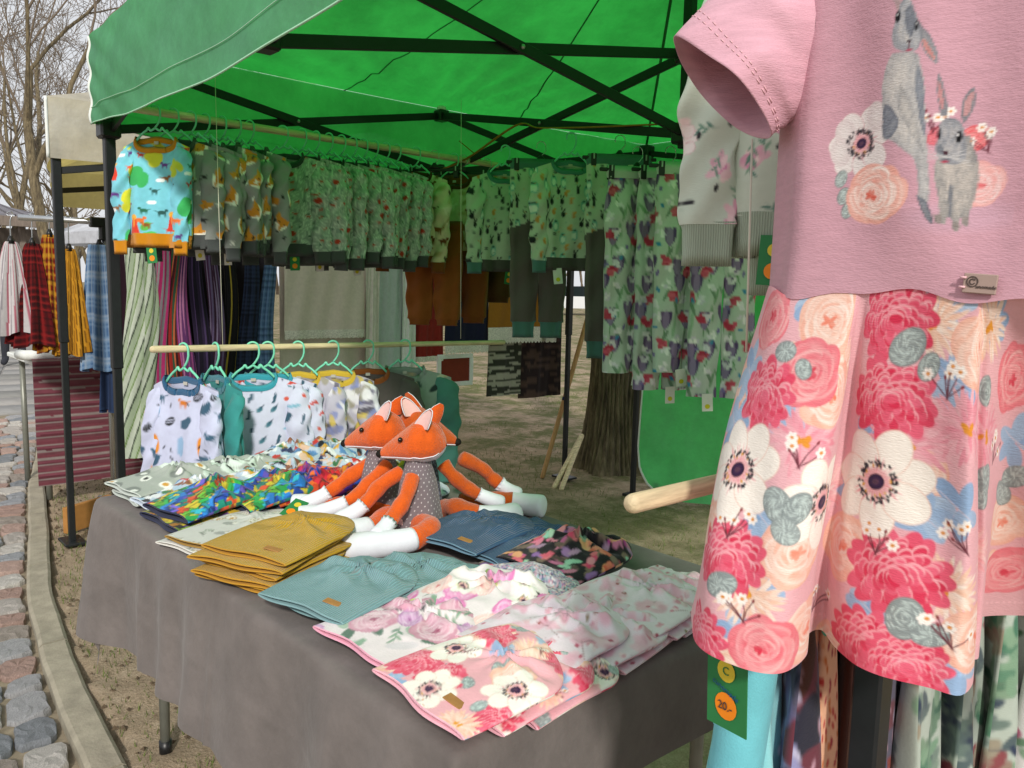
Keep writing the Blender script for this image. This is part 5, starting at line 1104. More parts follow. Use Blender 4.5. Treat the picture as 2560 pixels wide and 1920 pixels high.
skirt('white and pink striped skirt gathered on the chrome rail', .892, 1.525, 1.05, .025, .105, lambda u, v: stripes(('b9b6b8', 'a5606e', 'c9c6c8', '8e8a90'), (.016, .010, .014, .008), u+v*.02), 1)
skirt('dark red tartan skirt beside the pink striped one', .99, 1.52, .985, .03, .12, lambda u, v: plaid('5a1014', '1a0c0e', '8a2020', .035, u, v), 2)
skirt('red and yellow tartan skirt twisted on the chrome rail', 1.072, 1.57, .95, .03, .085, lambda u, v: plaid('7a1a12', 'c8982c', '2a1010', .05, u, v), 3)
skirt('mustard striped skirt gathered next to the dark tent leg', 1.163, 1.50, .93, .028, .085, lambda u, v: stripes(('b07a1c', '5a3a12', 'c08c2a', '6a4616'), (.010, .004, .012, .004), u+v*.06), 4)
skirt('blue plaid skirt with fine white lines on the chrome rail', 1.315, 1.53, .84, .05, .10, lambda u, v: plaid('4a6a92', '7f9cba', 'a8b6c4', .026, u, v), 5)
skirt('dark blue plaid skirt reaching lower than the others', 1.39, 1.50, .60, .04, .09, lambda u, v: plaid('2c3a58', '3f5680', '141c2c', .03, u, v), 6)
skirt('thin red tartan skirt squeezed beside the blue plaid', 1.43, 1.52, .86, .03, .05, lambda u, v: plaid('6a1410', 'b88a2c', '200c0c', .04, u, v), 7)
def scarf(label, y, ztop, zbot, w, fn, tw, seed=0, x=-4.37):
    o = thing('scarf', label, 'scarf', (x, y, ztop)); n, m = 240, 90; a = np.arange(n)*2*PI/n; t = np.linspace(0, 1, m); AA, TT = np.meshgrid(a, t); r = w*(.55+.5*TT**.8)*(1+.09*np.sin(AA*7+TT*tw*7+seed))
    G = np.stack([np.cos(AA)*r*.5+.01*np.sin(TT*6+seed), np.sin(AA)*r+.02*np.sin(TT*5+seed), (zbot-ztop)*TT], -1)
    mk('cloth', G, gridF(m, n, True), M['cloth'], o, True, fn(AA*w*.55+TT*tw*w, TT*(ztop-zbot)).reshape(-1, 3))
    MB().loft([(0, 0, 0), (0, .0, .12), (-.02, 0, .2)], [.014, .006, .003], 8).obj('knot', fabric('3a3a3a'), o); return o
SCF = [('pale green and white striped scarf reaching lowest, first in its row', 1.345, .43, .10, lambda u, v: stripes(('9aa890', '5f7a3a', 'b4bcae', '3a4438'), (.016, .004, .016, .005), u), 2.2),
 ('magenta and grey striped scarf', 1.455, .55, .055, lambda u, v: stripes(('8a2050', '6f6a70', 'a02a60', '7f7a7e'), (.014, .012, .010, .008), u), .5),
 ('red and green striped scarf', 1.53, .62, .04, lambda u, v: stripes(('8a2420', '2a4a38', 'a85a3a', '3a1a1c'), (.010, .010, .006, .010), u), .8),
 ('pink and purple striped scarf', 1.585, .62, .04, lambda u, v: stripes(('a0508a', '4a2a58', 'b878a0', '6a3a70'), (.008, .006, .006, .012), u), .9),
 ('dark violet striped scarf', 1.66, .6, .05, lambda u, v: stripes(('2a2038', '4a3a60', '1c1626'), (.016, .006, .014), u), .5),
 ('lavender and plum striped scarf', 1.735, .6, .05, lambda u, v: stripes(('6a5c80', '3a2438', '8a7c9c', '4a3050'), (.007, .008, .006, .012), u), .7),
 ('black scarf with a single yellow stripe', 1.815, .6, .045, lambda u, v: stripes(('141316', '9a8a34', '141316', '5a5648'), (.03, .006, .02, .004), u), .2),
 ('navy checked shawl beside the black scarf', 1.935, .55, .06, lambda u, v: plaid('161c2e', '2c3a56', '0c0e18', .022, u, v), .0),
 ('light blue plaid shawl beside the beige lace cloth', 2.055, .55, .055, lambda u, v: plaid('46648c', '6a8ab0', '2a3a54', .018, u, v), .0)]
for i, (lb, y, zb, w, fn, tw) in enumerate(SCF): scarf(lb, y, 1.60, zb, w, fn, tw, i)
M['lace'] = mat_plain('cotton lace', 'dcdbd0', .95, .3, 140, .8, 260)
def hanging_cloth(label, cat, name, y0, y1, zt, zb, fn, x=-4.33, fold=.010, nf=9, seed=0, lace=None, skew=0):
    o = thing(name, label, cat, (x, (y0+y1)/2, zt)); n, m = 80, 40; UU, VV = np.meshgrid(np.linspace(0, 1, n), np.linspace(0, 1, m)); w = y1-y0
    X = fold*np.sin(UU*nf+seed)*(.3+VV)+.004*np.sin(UU*nf*3+VV*4); G = np.stack([X, (UU-.5)*w*(1+.02*VV), (zb-zt+skew*UU)*VV], -1)
    back = G.copy(); back[..., 0] -= .006
    F = gridF(m, n); V = np.vstack([G.reshape(-1, 3), back.reshape(-1, 3)]); c = fn(UU*w, VV*(zt-zb)).reshape(-1, 3)
    mk('cloth', V, np.vstack([F, F[:, ::-1]+n*m]), M['cloth'], o, True, np.vstack([c, c]))
    if lace:
        k = 150; uu = np.linspace(0, 1, k); e = np.stack([np.interp(uu, np.linspace(0, 1, n), X[-1])+.002, (uu-.5)*w*1.02, zb-zt+skew*uu], -1); sc = lace*(1+.16*np.abs(np.sin(uu*w*110))); r1 = e.copy(); r1[:, 2] -= sc; e[:, 2] += .002
        MB().grid(np.stack([e, (e+r1)/2+[.002, 0, 0], r1])).obj('lace_border', M['lace'], o)
    return o
mottle = lambda c, a=.12, f=40: (lambda u, v: np.broadcast_to(lin(c), (*u.shape, 3))*(1+a*(fbm(u*f, v*f*3, 3, 3)-.47))[..., None])
hanging_cloth('beige linen tablecloth with lace hem, folded over the rail', 'linen', 'linen_cloth', 2.13, 2.70, 1.48, 1.07, mottle('d8cfc2'), lace=.045, seed=1)
hanging_cloth('longer beige linen cloth hanging below the lace-hemmed one', 'linen', 'linen_cloth', 2.12, 2.74, 1.46, .74, mottle('ccc2b6'), x=-4.37, seed=2)
hanging_cloth('white fringed linen runner beside the beige cloths', 'linen', 'linen_cloth', 2.66, 2.76, 1.5, .78, mottle('d8d6cc', .3, 90), x=-4.315, seed=3)
hanging_cloth('pale blue green linen towel', 'towel', 'towel', 2.76, 3.02, 1.5, .80, mottle('b4c4c0'), seed=4, lace=.02)
hanging_cloth('white lace-edged towel next to the dark red cloth', 'towel', 'towel', 2.93, 3.03, 1.5, .82, mottle('dfe6e2', .2, 90), x=-4.31, seed=4)
hanging_cloth('dark red woven cloth', 'cloth', 'woven_cloth', 3.03, 3.26, 1.5, .88, mottle('8a2c26'), seed=5, lace=.03)
hanging_cloth('navy cloth with a white lace border', 'cloth', 'woven_cloth', 3.27, 3.63, 1.5, .975, mottle('1c2038'), seed=6, lace=.07, x=-4.30)
hanging_cloth('ochre brown cloth with a wide white lace hem', 'cloth', 'woven_cloth', 3.62, 4.20, 1.5, 1.065, mottle('9a6a24'), seed=7, lace=.10, x=-4.28)
hanging_cloth('narrow grey towel in front of the dark brown rug', 'towel', 'towel', 4.13, 4.26, 1.5, 1.02, mottle('96969c'), x=-4.24, seed=8, lace=.06)
hanging_cloth('white crocheted lace strip above the grey towel', 'lace', 'lace_strip', 4.12, 4.30, 1.55, 1.22, mottle('e0e0da', .4, 140), x=-4.21, seed=9, lace=.03)
ragrug = lambda a, b, s: (lambda u, v: np.where((fbm(u*9+s, v*75, s, 3) > .47)[..., None], lin(a), lin(b)))
hanging_cloth('grey and black rag rug hanging below the ochre cloth', 'rug', 'rag_rug', 3.68, 3.99, 1.05, .57, ragrug('a8a798', '3c3e36', 3), seed=10, x=-4.34)
hanging_cloth('dark brown rag rug hanging beside the grey one', 'rug', 'rag_rug', 4.01, 4.42, 1.45, .53, ragrug('57443e', '33282a', 5), seed=11, x=-4.36)
fr = thing('framed_cloth', 'small rust red cloth in a white frame under the navy cloth', 'picture', (-4.33, 3.37, .78)); MB().box((0, 0, 0), (.01, .25, .17), None, 0).obj('panel', fabric('7a2e1c'), fr, False)
for y_, z_, sy_, sz_ in ((0, .095, .30, .03), (0, -.095, .30, .03), (-.138, 0, .03, .165), (.138, 0, .03, .165)): MB().box((.006, y_, z_), (.016, sy_, sz_), None, .002).obj('frame_bar', M['white_plastic'], fr, False)
MB().loft([(0, 0, .1), (-.03, 0, .74)], .002, 5).obj('cord', M['thread'], fr)
hanging_cloth('plain black blanket hanging behind the scarves', 'backdrop', 'backdrop', 1.42, 2.16, 1.56, .35, mottle('15141a'), x=-4.62, seed=12)  # made-up dark sheet, added so no bright sky shows between the scarves
hanging_cloth('dark plum blanket added behind the navy shawl to darken the gaps', 'backdrop', 'backdrop', 1.30, 1.75, 1.56, .45, mottle('2a1622'), x=-4.66, seed=13)  # second added dark sheet, backing the same gaps
rail = rodthing('rail', 'dark rail under the neighbouring tent carrying the linens', (-4.36, 1.25, 1.53), (-4.30, 4.4, 1.53), .012, None, 'frame'); rail['category'] = 'rail'
# striped rag rug over a trestle
rt_ = thing('trestle_table', 'trestle with a white top under the red striped rug', 'table', (-5.75, 1.55, 0)); MB().box((0, 0, .84), (.75, .98, .03), None, .006).obj('table_top', M['white_plastic'], rt_, False)
for sx in (-.3, .3):
    for sy_ in (-.42, .42): MB().loft([(sx, sy_, 0), (sx, sy_, .83)], .018, 8).obj('leg', M['legtube'], rt_)
n, m = 120, 110; UU, VV = np.meshgrid(np.linspace(0, 1, n), np.linspace(0, 1, m)); y_ = 1.04+UU*1.0; xx = -5.30+.012*np.sin(UU*7)*VV+.02*VV; z_ = .868-.70*VV; topz = np.where(VV < .12, .868, 0)
Gr = np.stack([np.where(VV < .12, -5.30-.25*(1-VV/.12), xx), y_, np.where(VV < .12, .870, .870-.745*(VV-.12)/.88)], -1); cr_ = stripes(('6e3a44', '8a7f7c', '74404c', '5a2c36', '857a78', '6a3e46'), (.020, .010, .016, .010, .008, .014), VV*.8+.006*(fbm(UU*8, VV*60, 2, 3)-.47)); cr_ = cr_*(1+.6*(fbm(UU*14, VV*150, 6, 2)-.4))[..., None]
tag(mk('rag_rug', Gr, gridF(m, n), M['cloth'], None, True, cr_.reshape(-1, 3)), 'red and grey striped rag rug draped over the trestle, reaching the ground', 'rug')
rl = MB().loft([(-5.52, 1.02, .885), (-5.36, 1.02, .892), (-5.33, 2.0, .89)], .03, 12).obj('folded_cloth', M['white_plastic'], None); tag(rl, 'folded white cloth lying along the top of the rug trestle', 'cloth')
MB().box((-5.31, 1.025, .55), (.03, .015, .66), None, .003); cd = MB().box((-4.72, 1.16, .07), (.03, .30, .14), np.array([[math.cos(.5), -math.sin(.5), 0], [math.sin(.5), math.cos(.5), 0], [0, 0, 1]]), .002).obj('cardboard_sheet', mat_plain('cardboard', 'a9773f', .9, .1), None, False); tag(cd, 'piece of brown cardboard leaning on the earth behind the tent leg', 'cardboard')

# ------------------------------------------------------------------ tree behind the tent with poles leaning on it
def mat_bark():
    m, n, p, out = newmat('furrowed bark'); tcn = node(n, 'ShaderNodeTexCoord'); mpn = node(n, 'ShaderNodeMapping'); mpn.inputs['Scale'].default_value = (1, 1, .22); n.links.new(tcn.outputs['Object'], mpn.inputs[0])
    nz = node(n, 'ShaderNodeTexNoise', Scale=22.0, Detail=7.0, Roughness=.7); n.links.new(mpn.outputs[0], nz.inputs['Vector']); r = node(n, 'ShaderNodeValToRGB'); e = r.color_ramp.elements
    e[0].position = .32; e[0].color = (*lin('3a3026'), 1); e[1].position = .7; e[1].color = (*lin('8c7e62'), 1); q = e.new(.52); q.color = (*lin('6a5f48'), 1); n.links.new(nz.outputs['Fac'], r.inputs[0]); n.links.new(r.outputs[0], p.inputs['Base Color']); p.inputs['Roughness'].default_value = .95
    b = node(n, 'ShaderNodeBump', Strength=.8, Distance=.02); n.links.new(nz.outputs['Fac'], b.inputs['Height']); n.links.new(b.outputs[0], p.inputs['Normal']); return m
M['bark'] = mat_bark(); M['twig'] = mat_plain('bare twigs', '6e6254', .9, .2, 8)
def branches(rs, p, d, L, r, lev, maxlev, out, spread=.55):
    k = 5; P = [p]; dd = d.copy()
    for i in range(k):
        dd = dd+np.array([rs.gauss(0, .10), rs.gauss(0, .10), rs.gauss(.02, .07)]); dd /= np.linalg.norm(dd); P.append(P[-1]+dd*L/k)
    P = np.array(P); rr = np.linspace(r, r*.55, k+1); out.append((lev, P, rr))
    if lev >= maxlev: return
    n = rs.randint(3, 4) if lev < 2 else rs.randint(2, 4)
    for i in range(n):
        t = rs.uniform(.62 if lev == 0 else .35, 1.0) if i else 1.0; j = min(k, int(t*k)); ax = np.array([rs.gauss(0, 1), rs.gauss(0, 1), rs.gauss(0, .5)]); ax -= ax.dot(dd)*dd; ax /= np.linalg.norm(ax)
        nd = dd*math.cos(spread)+ax*math.sin(spread*rs.uniform(.6, 1.5)); nd[2] += .08; nd /= np.linalg.norm(nd); branches(rs, P[j], nd, L*rs.uniform(.55, .82), rr[j]*rs.uniform(.55, .78), lev+1, maxlev, out, spread)
def bare_tree(label, x, y, H, r, seed, maxlev=5, lean=(0, 0), base=.30, group=None, name='bare_tree', mind=.006):
    rs = random.Random(seed); out = []; branches(rs, np.array([0., 0, 0]), np.array([lean[0], lean[1], 1.0])/np.linalg.norm([lean[0], lean[1], 1.0]), H*base, r, 0, maxlev, out)
    o = thing(name, label, 'tree', (x, y, 0), 0, group); bt, bc = MB(), MB()
    for lev, P, rr in out: (bt if lev < 2 else bc).loft(P, np.maximum(rr, mind), 9 if lev < 2 else (5 if lev < 4 else 3), False)
    bt.obj('trunk', M['bark'], o); bc.obj('crown', M['twig'], o); return o
TRX, TRY = -3.97, 4.62
ot = thing('old_tree', 'thick furrowed tree trunk standing just behind the tent', 'tree', (TRX, TRY, 0)); n, m = 260, 150; a = np.arange(n)*2*PI/n; zz = np.linspace(-.03, 4.2, m); AA, ZZ = np.meshgrid(a, zz)
rr = .175+.09*np.exp(-ZZ/.22)*(1+.35*np.sin(AA*5+1))+.02*np.exp(-ZZ*.4); px_ = AA*6.0+1.2*fbm(AA*3, ZZ*1.2, 4, 3); rid = np.abs(np.mod(px_+.35*np.sin(ZZ*5+AA*3)+.8*fbm(np.cos(AA)*4+5, ZZ*3+np.sin(AA)*3, 2, 3), 1)-.5)*2; rr = rr+.030*(rid**.6-.5)+.012*(fbm(np.cos(AA)*5+8, ZZ*9, 7, 3)-.47)
mk('trunk', np.stack([np.cos(AA)*rr+.03*np.sin(ZZ*1.1), np.sin(AA)*rr, ZZ], -1), gridF(m, n, True), M['bark'], ot); rs = random.Random(3); out = []
for q in range(3):
    d0 = np.array([math.cos(q*2.1), math.sin(q*2.1), 1.5]); branches(rs, np.array([0, 0, 3.9+.1*q]), d0/np.linalg.norm(d0), 2.2, .10, 1, 4, out)
bc = MB(); [bc.loft(P, np.maximum(r_, .006), 5, False) for l_, P, r_ in out]; bc.obj('crown', M['twig'], ot)
def stick(label, p, q, r, mat='pole_wood', band=None):
    o = rodthing('wooden_pole', label, p, q, r, None, mat); o['category'] = 'pole'
    if band:
        p, q = np.array(p), np.array(q); d = (q-p)/np.linalg.norm(q-p); c = p+(q-p)*band-(p+q)/2; MB().loft([c-d*.012, c+d*.012], r*1.12, 14).obj('blue_band', fabric('22305a'), o)
    return o
stick('long wooden pole with a blue band leaning against the tree', (-4.07, 3.98, .0), (-3.93, 4.32, 1.34), .0165, band=.42)
stick('short pale stake leaning at the foot of the tree', (-3.80, 3.83, .0), (-3.93, 4.22, .29), .017, 'wood'); stick('short pale stake crossing another at the foot of the tree', (-3.74, 3.84, .0), (-3.94, 4.24, .29), .017, 'wood')

# ------------------------------------------------------------------ further off: pavilion, white tents, people, trees
def pol(az_d, dist): return (dist*math.cos(rad(az_d)), dist*math.sin(rad(az_d)))
pv_ = thing('market_pavilion', 'low market pavilion with a grey ribbed roof beyond the road', 'building', (-26, 2.0, 0)); M['roofm'] = mat_plain('grey ribbed sheet', '77757c', .7, .12, 3); M['plank'] = mat_plain('weathered boards', '7a6f66', .9, .2, 5, stretch=(6, 6, 1))
yl, yr, ey = -6.5, 4.2, 2.95
for k in range(56):      # ribbed sheets, each one built
    t0, t1 = k/56, (k+1)/56; y0 = yl+(yr-yl)*t0; y1 = yl+(yr-yl)*t1; hz_ = lambda y: ey+min(2.3, max(0, (yr-.1-y)*.46)); 
    V = [(1.2, y0, ey-.05), (1.2, y1-.04, ey-.05), (-4, y1-.04, hz_(y1)+.1), (-4, y0, hz_(y0)+.1), (1.2, y0, ey+.0), (1.2, y1-.04, ey+.0), (-4, y1-.04, hz_(y1)+.15), (-4, y0, hz_(y0)+.15)]
    mk('roof_sheet', np.array(V)+np.array([0, 0, .03*(k % 2)]), np.array([[0, 1, 2, 3], [7, 6, 5, 4], [0, 4, 5, 1], [1, 5, 6, 2], [2, 6, 7, 3], [3, 7, 4, 0]]), M['roofm'], pv_, False)
MB().box((1.18, (yl+yr)/2, ey-.18), (.08, yr-yl, .26), None, .01).obj('fascia', M['plank'], pv_, False)
for k in range(12):
    y = yl+.4+k*(yr-yl-.8)/11; MB().box((.6, y, 1.4), (.16, .16, 2.8), None, .02).obj('post', M['plank'], pv_, False)
MB().box((-2.2, (yl+yr)/2, 1.4), (.15, yr-yl-.6, 2.7), None, 0).obj('back_wall', M['plank'], pv_, False)
MB().box((.55, (yl+yr)/2, .5), (.12, yr-yl-.6, .9), None, .02).obj('parapet', M['plank'], pv_, False)
def wtent(label, x, y, s, rz, ze=2.25, zp=3.0):
    o = thing('canopy_tent', label, 'tent', (x, y, 0), rz); h = s/2
    for a, b in ((-h, -h), (h, -h), (h, h), (-h, h)): MB().box((a, b, ze/2), (.05, .05, ze), None, .004).obj('leg', M['wire'], o, False)
    C = [(-h, -h), (h, -h), (h, h), (-h, h)]
    for k in range(4):
        a, b = C[k], C[(k+1) % 4]; t = np.linspace(0, 1, 10); UU, VV = np.meshgrid(t, t); E_ = np.array(a)+(np.array(b)-np.array(a))*UU[..., None]; P = E_*(1-VV[..., None]); mk('roof_panel', np.concatenate([P, (ze+(zp-ze)*VV**1.25)[..., None]], -1), gridF(10, 10), M['white_tent'], o)
        mk('valance', np.concatenate([E_*1.005, (ze-.26*VV)[..., None]], -1), gridF(10, 10), M['white_tent'], o)
    mk('side_wall', np.concatenate([(np.array(C[3])+(np.array(C[2])-np.array(C[3]))*UU[..., None]), ((ze-.3)*(1-VV))[..., None]], -1), gridF(10, 10), M['white_tent'], o); return o
wtent('white market tent seen beyond the mustard skirt', -20.3, 6.35, 3.0, .2, 2.35, 3.2); wtent('second white market tent farther along the road', -27.0, 9.3, 3.0, .25)
def person(label, x, y, H, rz, top, bottom, hair, skin='b98a70'):
    s = H/1.72; o = thing('person', label, 'person', (x, y, 0), rz)
    vs_ = [(0, 0, .92), (0, .01, 1.12), (0, 0, 1.36), (0, 0, 1.47), (.09, 0, .88), (.10, .03, .48), (.11, -.02, .08), (.12, -.14, .03), (-.09, 0, .88), (-.10, -.02, .48), (-.11, .0, .08), (-.12, -.12, .03), (.19, 0, 1.36), (.25, .02, 1.08), (.22, -.10, .85), (-.19, 0, 1.36), (-.25, .02, 1.08), (-.22, -.10, .85)]
    es = [(0, 1), (1, 2), (2, 3), (0, 4), (4, 5), (5, 6), (6, 7), (0, 8), (8, 9), (9, 10), (10, 11), (2, 12), (12, 13), (13, 14), (2, 15), (15, 16), (16, 17)]; rd = [.15, .15, .16, .06, .10, .07, .05, .045, .10, .07, .05, .045, .08, .055, .04, .08, .055, .04]
    me = bpy.data.meshes.new('body'); me.from_pydata([tuple(np.array(v)*s) for v in vs_], es, []); b = bpy.data.objects.new('body', me); COL.objects.link(b); b.parent = o; md = b.modifiers.new('skin', 'SKIN'); b.modifiers.new('sub', 'SUBSURF').levels = 2; b.modifiers['sub'].render_levels = 2
    for i, v in enumerate(me.skin_vertices[0].data): v.radius = (rd[i]*s, rd[i]*s*(.75 if i < 3 else 1)); v.use_root = i == 0
    m_, n_, p_, _ = newmat('clothes '+top); tcn = node(n_, 'ShaderNodeTexCoord'); sp_ = node(n_, 'ShaderNodeSeparateXYZ'); n_.links.new(tcn.outputs['Object'], sp_.inputs[0]); mr_ = node(n_, 'ShaderNodeMath', operation='GREATER_THAN'); mr_.inputs[1].default_value = .93*s; n_.links.new(sp_.outputs['Z'], mr_.inputs[0]); mi = node(n_, 'ShaderNodeMixRGB'); mi.inputs[1].default_value = (*lin(bottom), 1); mi.inputs[2].default_value = (*lin(top), 1); n_.links.new(mr_.outputs[0], mi.inputs[0]); n_.links.new(mi.outputs[0], p_.inputs['Base Color']); p_.inputs['Roughness'].default_value = .9; me.materials.append(m_)
    hd = MB().loft([(0, .01*s, 1.44*s), (0, .0, 1.52*s), (0, -.012*s, 1.60*s), (0, -.005*s, 1.67*s), (0, 0, 1.715*s)], np.array([.05, .062, .074, .066, .02])*s, 14, True, np.array([.055, .075, .09, .08, .02])*s, up=(0, 1, 0)).ball((0, -.10*s, 1.575*s), np.array([.013, .02, .02])*s, 6, 5).ball((.075*s, 0, 1.58*s), np.array([.01, .02, .03])*s, 6, 5).ball((-.075*s, 0, 1.58*s), np.array([.01, .02, .03])*s, 6, 5).obj('head', mat_plain('skin', skin, .6, .05), o)
    MB().ball((0, .018*s, 1.63*s), np.array([.083, .092, .10])*s, 14, 9).obj('hair', mat_plain('hair '+hair, hair, .8, .15), o); return o
person('person with short grey hair in a dark jacket, beyond the pink striped skirt', -14.2, 2.55, 1.78, 1.2, '23262c', '2a2c34', '8a8078'); person('blond person in a turquoise jacket beyond the tartan skirts', -12.6, 2.80, 1.72, 2.2, '2f8fa8', '3a4050', 'c9a878'); person('person in a bright pink top walking among the tents', -15.5, 3.3, 1.66, 1.0, 'b02a5a', '24262c', '4a3428'); person('person in grey standing near the pavilion', -19.5, 3.5, 1.7, .5, '6a6c70', '2a2c30', '3a2c24')
TR = [(167.0, 20, 16, .14, 11, (.02, -.11), .36, 6), (164.8, 25, 17, .14, 12, (0, .10), .34, 5), (170.6, 29, 16, .13, 13, (0, .06), .36, 5)]
TRL = ['big bare tree leaning over the cream tent', 'bare tree rising behind the green tent roof', 'bare tree at the near end of the pavilion']
names = ('slender bare tree behind the pavilion ridge', 'slender bare tree with a forked stem behind the pavilion', 'slender bare tree between the pavilion and the white tents', 'straight bare tree over the pavilion end', 'thin bare tree right behind the white tents', 'thin crooked bare tree beyond the white tents', 'far bare tree over the pavilion roof', 'far bare tree behind the cream tent', 'far bare tree at the edge of the wood')
for k, nm in enumerate(names): TR.append((163.6+k*.85, 40+(k*7) % 19, 17, .14, 31+k, ((k % 3-1)*.03, (k % 2-.5)*.06), .42, 5)); TRL.append(nm)
for (az_, d_, H, r_, sd, ln, bs, ml), lb in zip(TR, TRL): bare_tree(lb, *pol(az_, d_), H, r_, sd, ml, ln, bs, mind=.006 if d_ < 30 else .011)
# a far wood closing the view across the lawn, and a parked car
b = MB(); rs = random.Random(77)
for k in range(60):
    a_ = rad(rs.uniform(95, 176)); d_ = rs.uniform(70, 95); x, y = d_*math.cos(a_), d_*math.sin(a_); h = rs.uniform(9, 15)
    out = []; branches(rs, np.array([x, y, 0.]), np.array([0, 0, 1.]), h*.35, .22, 0, 3, out); [b.loft(P, np.maximum(r_, .03), 4, False) for l_, P, r_ in out]
tag(b.obj('far_wood', M['twig'], None), 'far-off bare wood closing the view across the lawn', 'wood', None, 'stuff')
cx_, cy_ = pol(133.8, 42); car = thing('parked_car', 'white car parked far across the lawn', 'car', (cx_, cy_, 0), rad(45))
for nm, prof, mt in (('body', [(-2.1, .35), (-2.1, .85), (-1.2, .95), (2.0, .95), (2.1, .6), (2.05, .35)], mat_plain('white car paint', 'd4d6d8', .3, .02)), ('cabin', [(-1.1, .94), (-.5, 1.45), (1.2, 1.48), (1.8, .94)], mat_plain('car glass', '1c2226', .1, .0))):
    k = len(prof); w = .85 if nm == 'body' else .72; V = [(x, s_*w, z) for s_ in (-1, 1) for x, z in prof]; Q_ = [[i, (i+1) % k, k+(i+1) % k, k+i] for i in range(k)]; T_ = [[0, i+1, i] for i in range(1, k-1)]+[[k, k+i, k+i+1] for i in range(1, k-1)]; mk(nm, V, [np.array(Q_), np.array(T_)], mt, car, False)
for sx in (-1.3, 1.35):
    for sy_ in (-.8, .8): MB().loft([(sx, sy_-.1, .32), (sx, sy_+.1, .32)], .32, 16).obj('wheel', M['black_plastic'], car)
# ------------------------------------------------------------------ pink dress hanging in front
def cam_px(P):
    v = P-np.array([0, 0, CAMH]); zc = v @ fw; return np.stack([(1280+2018*(v @ rt)/zc)*2212/2560, (960-2018*(v @ up)/zc)*2212/2560], -1), zc
def plane_pt(px, py, yv):
    q = 2560/2212; d = rt*(px*q-1280)/2018-up*(py*q-960)/2018+fw; t = yv/d[1]; return np.array([0, 0, CAMH])+d*t
PINK = 'd79aa6'; WZ = 1.352; HZ = 1.044; BYF = .618
dress = thing('dress', 'pink short-sleeved dress with rabbit print and pleated coral floral skirt', 'dress', (-.24, .66, HZ)); DO = np.array([-.24, .66, HZ])
wst = [(-.402, .690), (-.385, .650), (-.362, .625), (-.345, .614), (-.325, .611), (-.300, .6105), (-.288, .6105), (-.285, .6105), (-.282, .611), (-.279, .611), (-.275, .6105), (-.262, .610), (-.240, .610), (-.220, .610), (-.203, .6105), (-.200, .611), (-.197, .611), (-.193, .611), (-.182, .611), (-.165, .612), (-.14, .613), (-.08, .62), (-.03, .65), (-.03, .70), (-.2, .72), (-.36, .712)]
hmm = [(-.470, .70), (-.437, .625), (-.404, .583), (-.378, .568), (-.348, .564), (-.324, .569), (-.312, .588), (-.316, .628), (-.336, .668), (-.334, .688), (-.312, .668), (-.284, .655), (-.258, .651), (-.228, .652), (-.205, .656), (-.207, .692), (-.226, .728), (-.219, .740), (-.236, .790), (-.250, .845), (-.222, .880), (-.08, .87), (.0, .82), (.0, .9), (-.2, .97), (-.43, .86)]
nF = 20; ns = 820; nb = 50
def resample(C):
    C = np.array(C+[C[0]]); a = smooth_path(C[:nF+1], ns); b = smooth_path(C[nF:], nb)[1:-1]; return np.vstack([a, b])
Wc, Hc = resample(wst), resample(hmm); nt_ = 290; t = np.linspace(0, 1, nt_); TT = t[:, None, None]
e = TT**.88; XY = Wc[None]*(1-e)+Hc[None]*e
wzw = lambda x: .0035*np.sin(x*46+1)+.002*np.sin(x*97)
zz = WZ+(HZ-WZ)*TT[..., 0]+wzw(Wc[:, 0])[None]*(1-TT[..., 0])
G = np.concatenate([XY, zz[..., None]], -1); G[..., 1] += .003*np.sin(G[..., 0]*95+G[..., 2]*14)*TT[..., 0]*(1-TT[..., 0])*3+.004*np.sin(G[..., 0]*60+G[..., 2]*8)*TT[..., 0]+.0035*(fbm(G[..., 0]*30, G[..., 2]*22, 3, 3)-.47)*np.clip(TT[..., 0]*4, 0, 1)+.006*np.sin(G[..., 2]*16+G[..., 0]*21)*TT[..., 0]
arc = np.concatenate([[0], np.cumsum(np.linalg.norm(np.diff(Hc*.62+Wc*.38, axis=0), axis=1))]); U_ = np.broadcast_to(arc[None], zz.shape); V_ = zz-HZ+.012
S = Sw(1.5, .36, 1150, 'edb8c0'); S.r = random.Random(12)
px, zc = cam_px(G.reshape(-1, 3)); uv = np.stack([U_.reshape(-1), V_.reshape(-1)], -1)
def at(x, y):
    d = np.hypot(px[:, 0]-x, px[:, 1]-y); c = np.where(d < max(6, d.min()*1.3))[0]; i = c[np.argmin(zc[c])]; return uv[i]
r0 = S.r
for k in range(70): S.ell(r0.uniform(0, 1.5), r0.uniform(0, .36), .03, .02, r0.random()*3, mixc('e9a9b4', 'f3c3c8', r0.random()), None, .6, .01)
for k in range(26):
    q_ = (r0.uniform(0, 1.5), r0.uniform(0, .34)); (mum(S, *q_, .028, 'f6d2d0', 'eea0a8') if k % 2 else rose(S, *q_, .028))
for q in ((2060, 830), (1640, 1235), (2060, 1440), (2150, 690), (1775, 660), (1530, 900), (1600, 1380), (1830, 1060), (2190, 960), (1560, 790), (1880, 1330), (1870, 950), (2060, 1100), (2030, 600), (1700, 870), (1640, 1120), (1990, 1120)): blueleaf(S, *at(*q), r0.uniform(.02, .03), r0.random()*6)
for q in ((1960, 960), (1730, 950), (2130, 950), (2090, 930)): mum(S, *at(*q), .036, 'f4c0c8', 'ea8fa2', 'e89a3a')
for q in ((2010, 700), (1775, 760), (2135, 710), (1610, 1285), (2035, 1270), (1470, 1420), (1830, 800)): mum(S, *at(*q), .032, 'fdeee2', 'f4c0a4')
for q in ((1795, 690), (1800, 860), (1720, 1200), (2165, 1125), (1745, 1360), (2110, 1380), (1815, 1180), (2120, 760)): rose(S, *at(*q), .034)
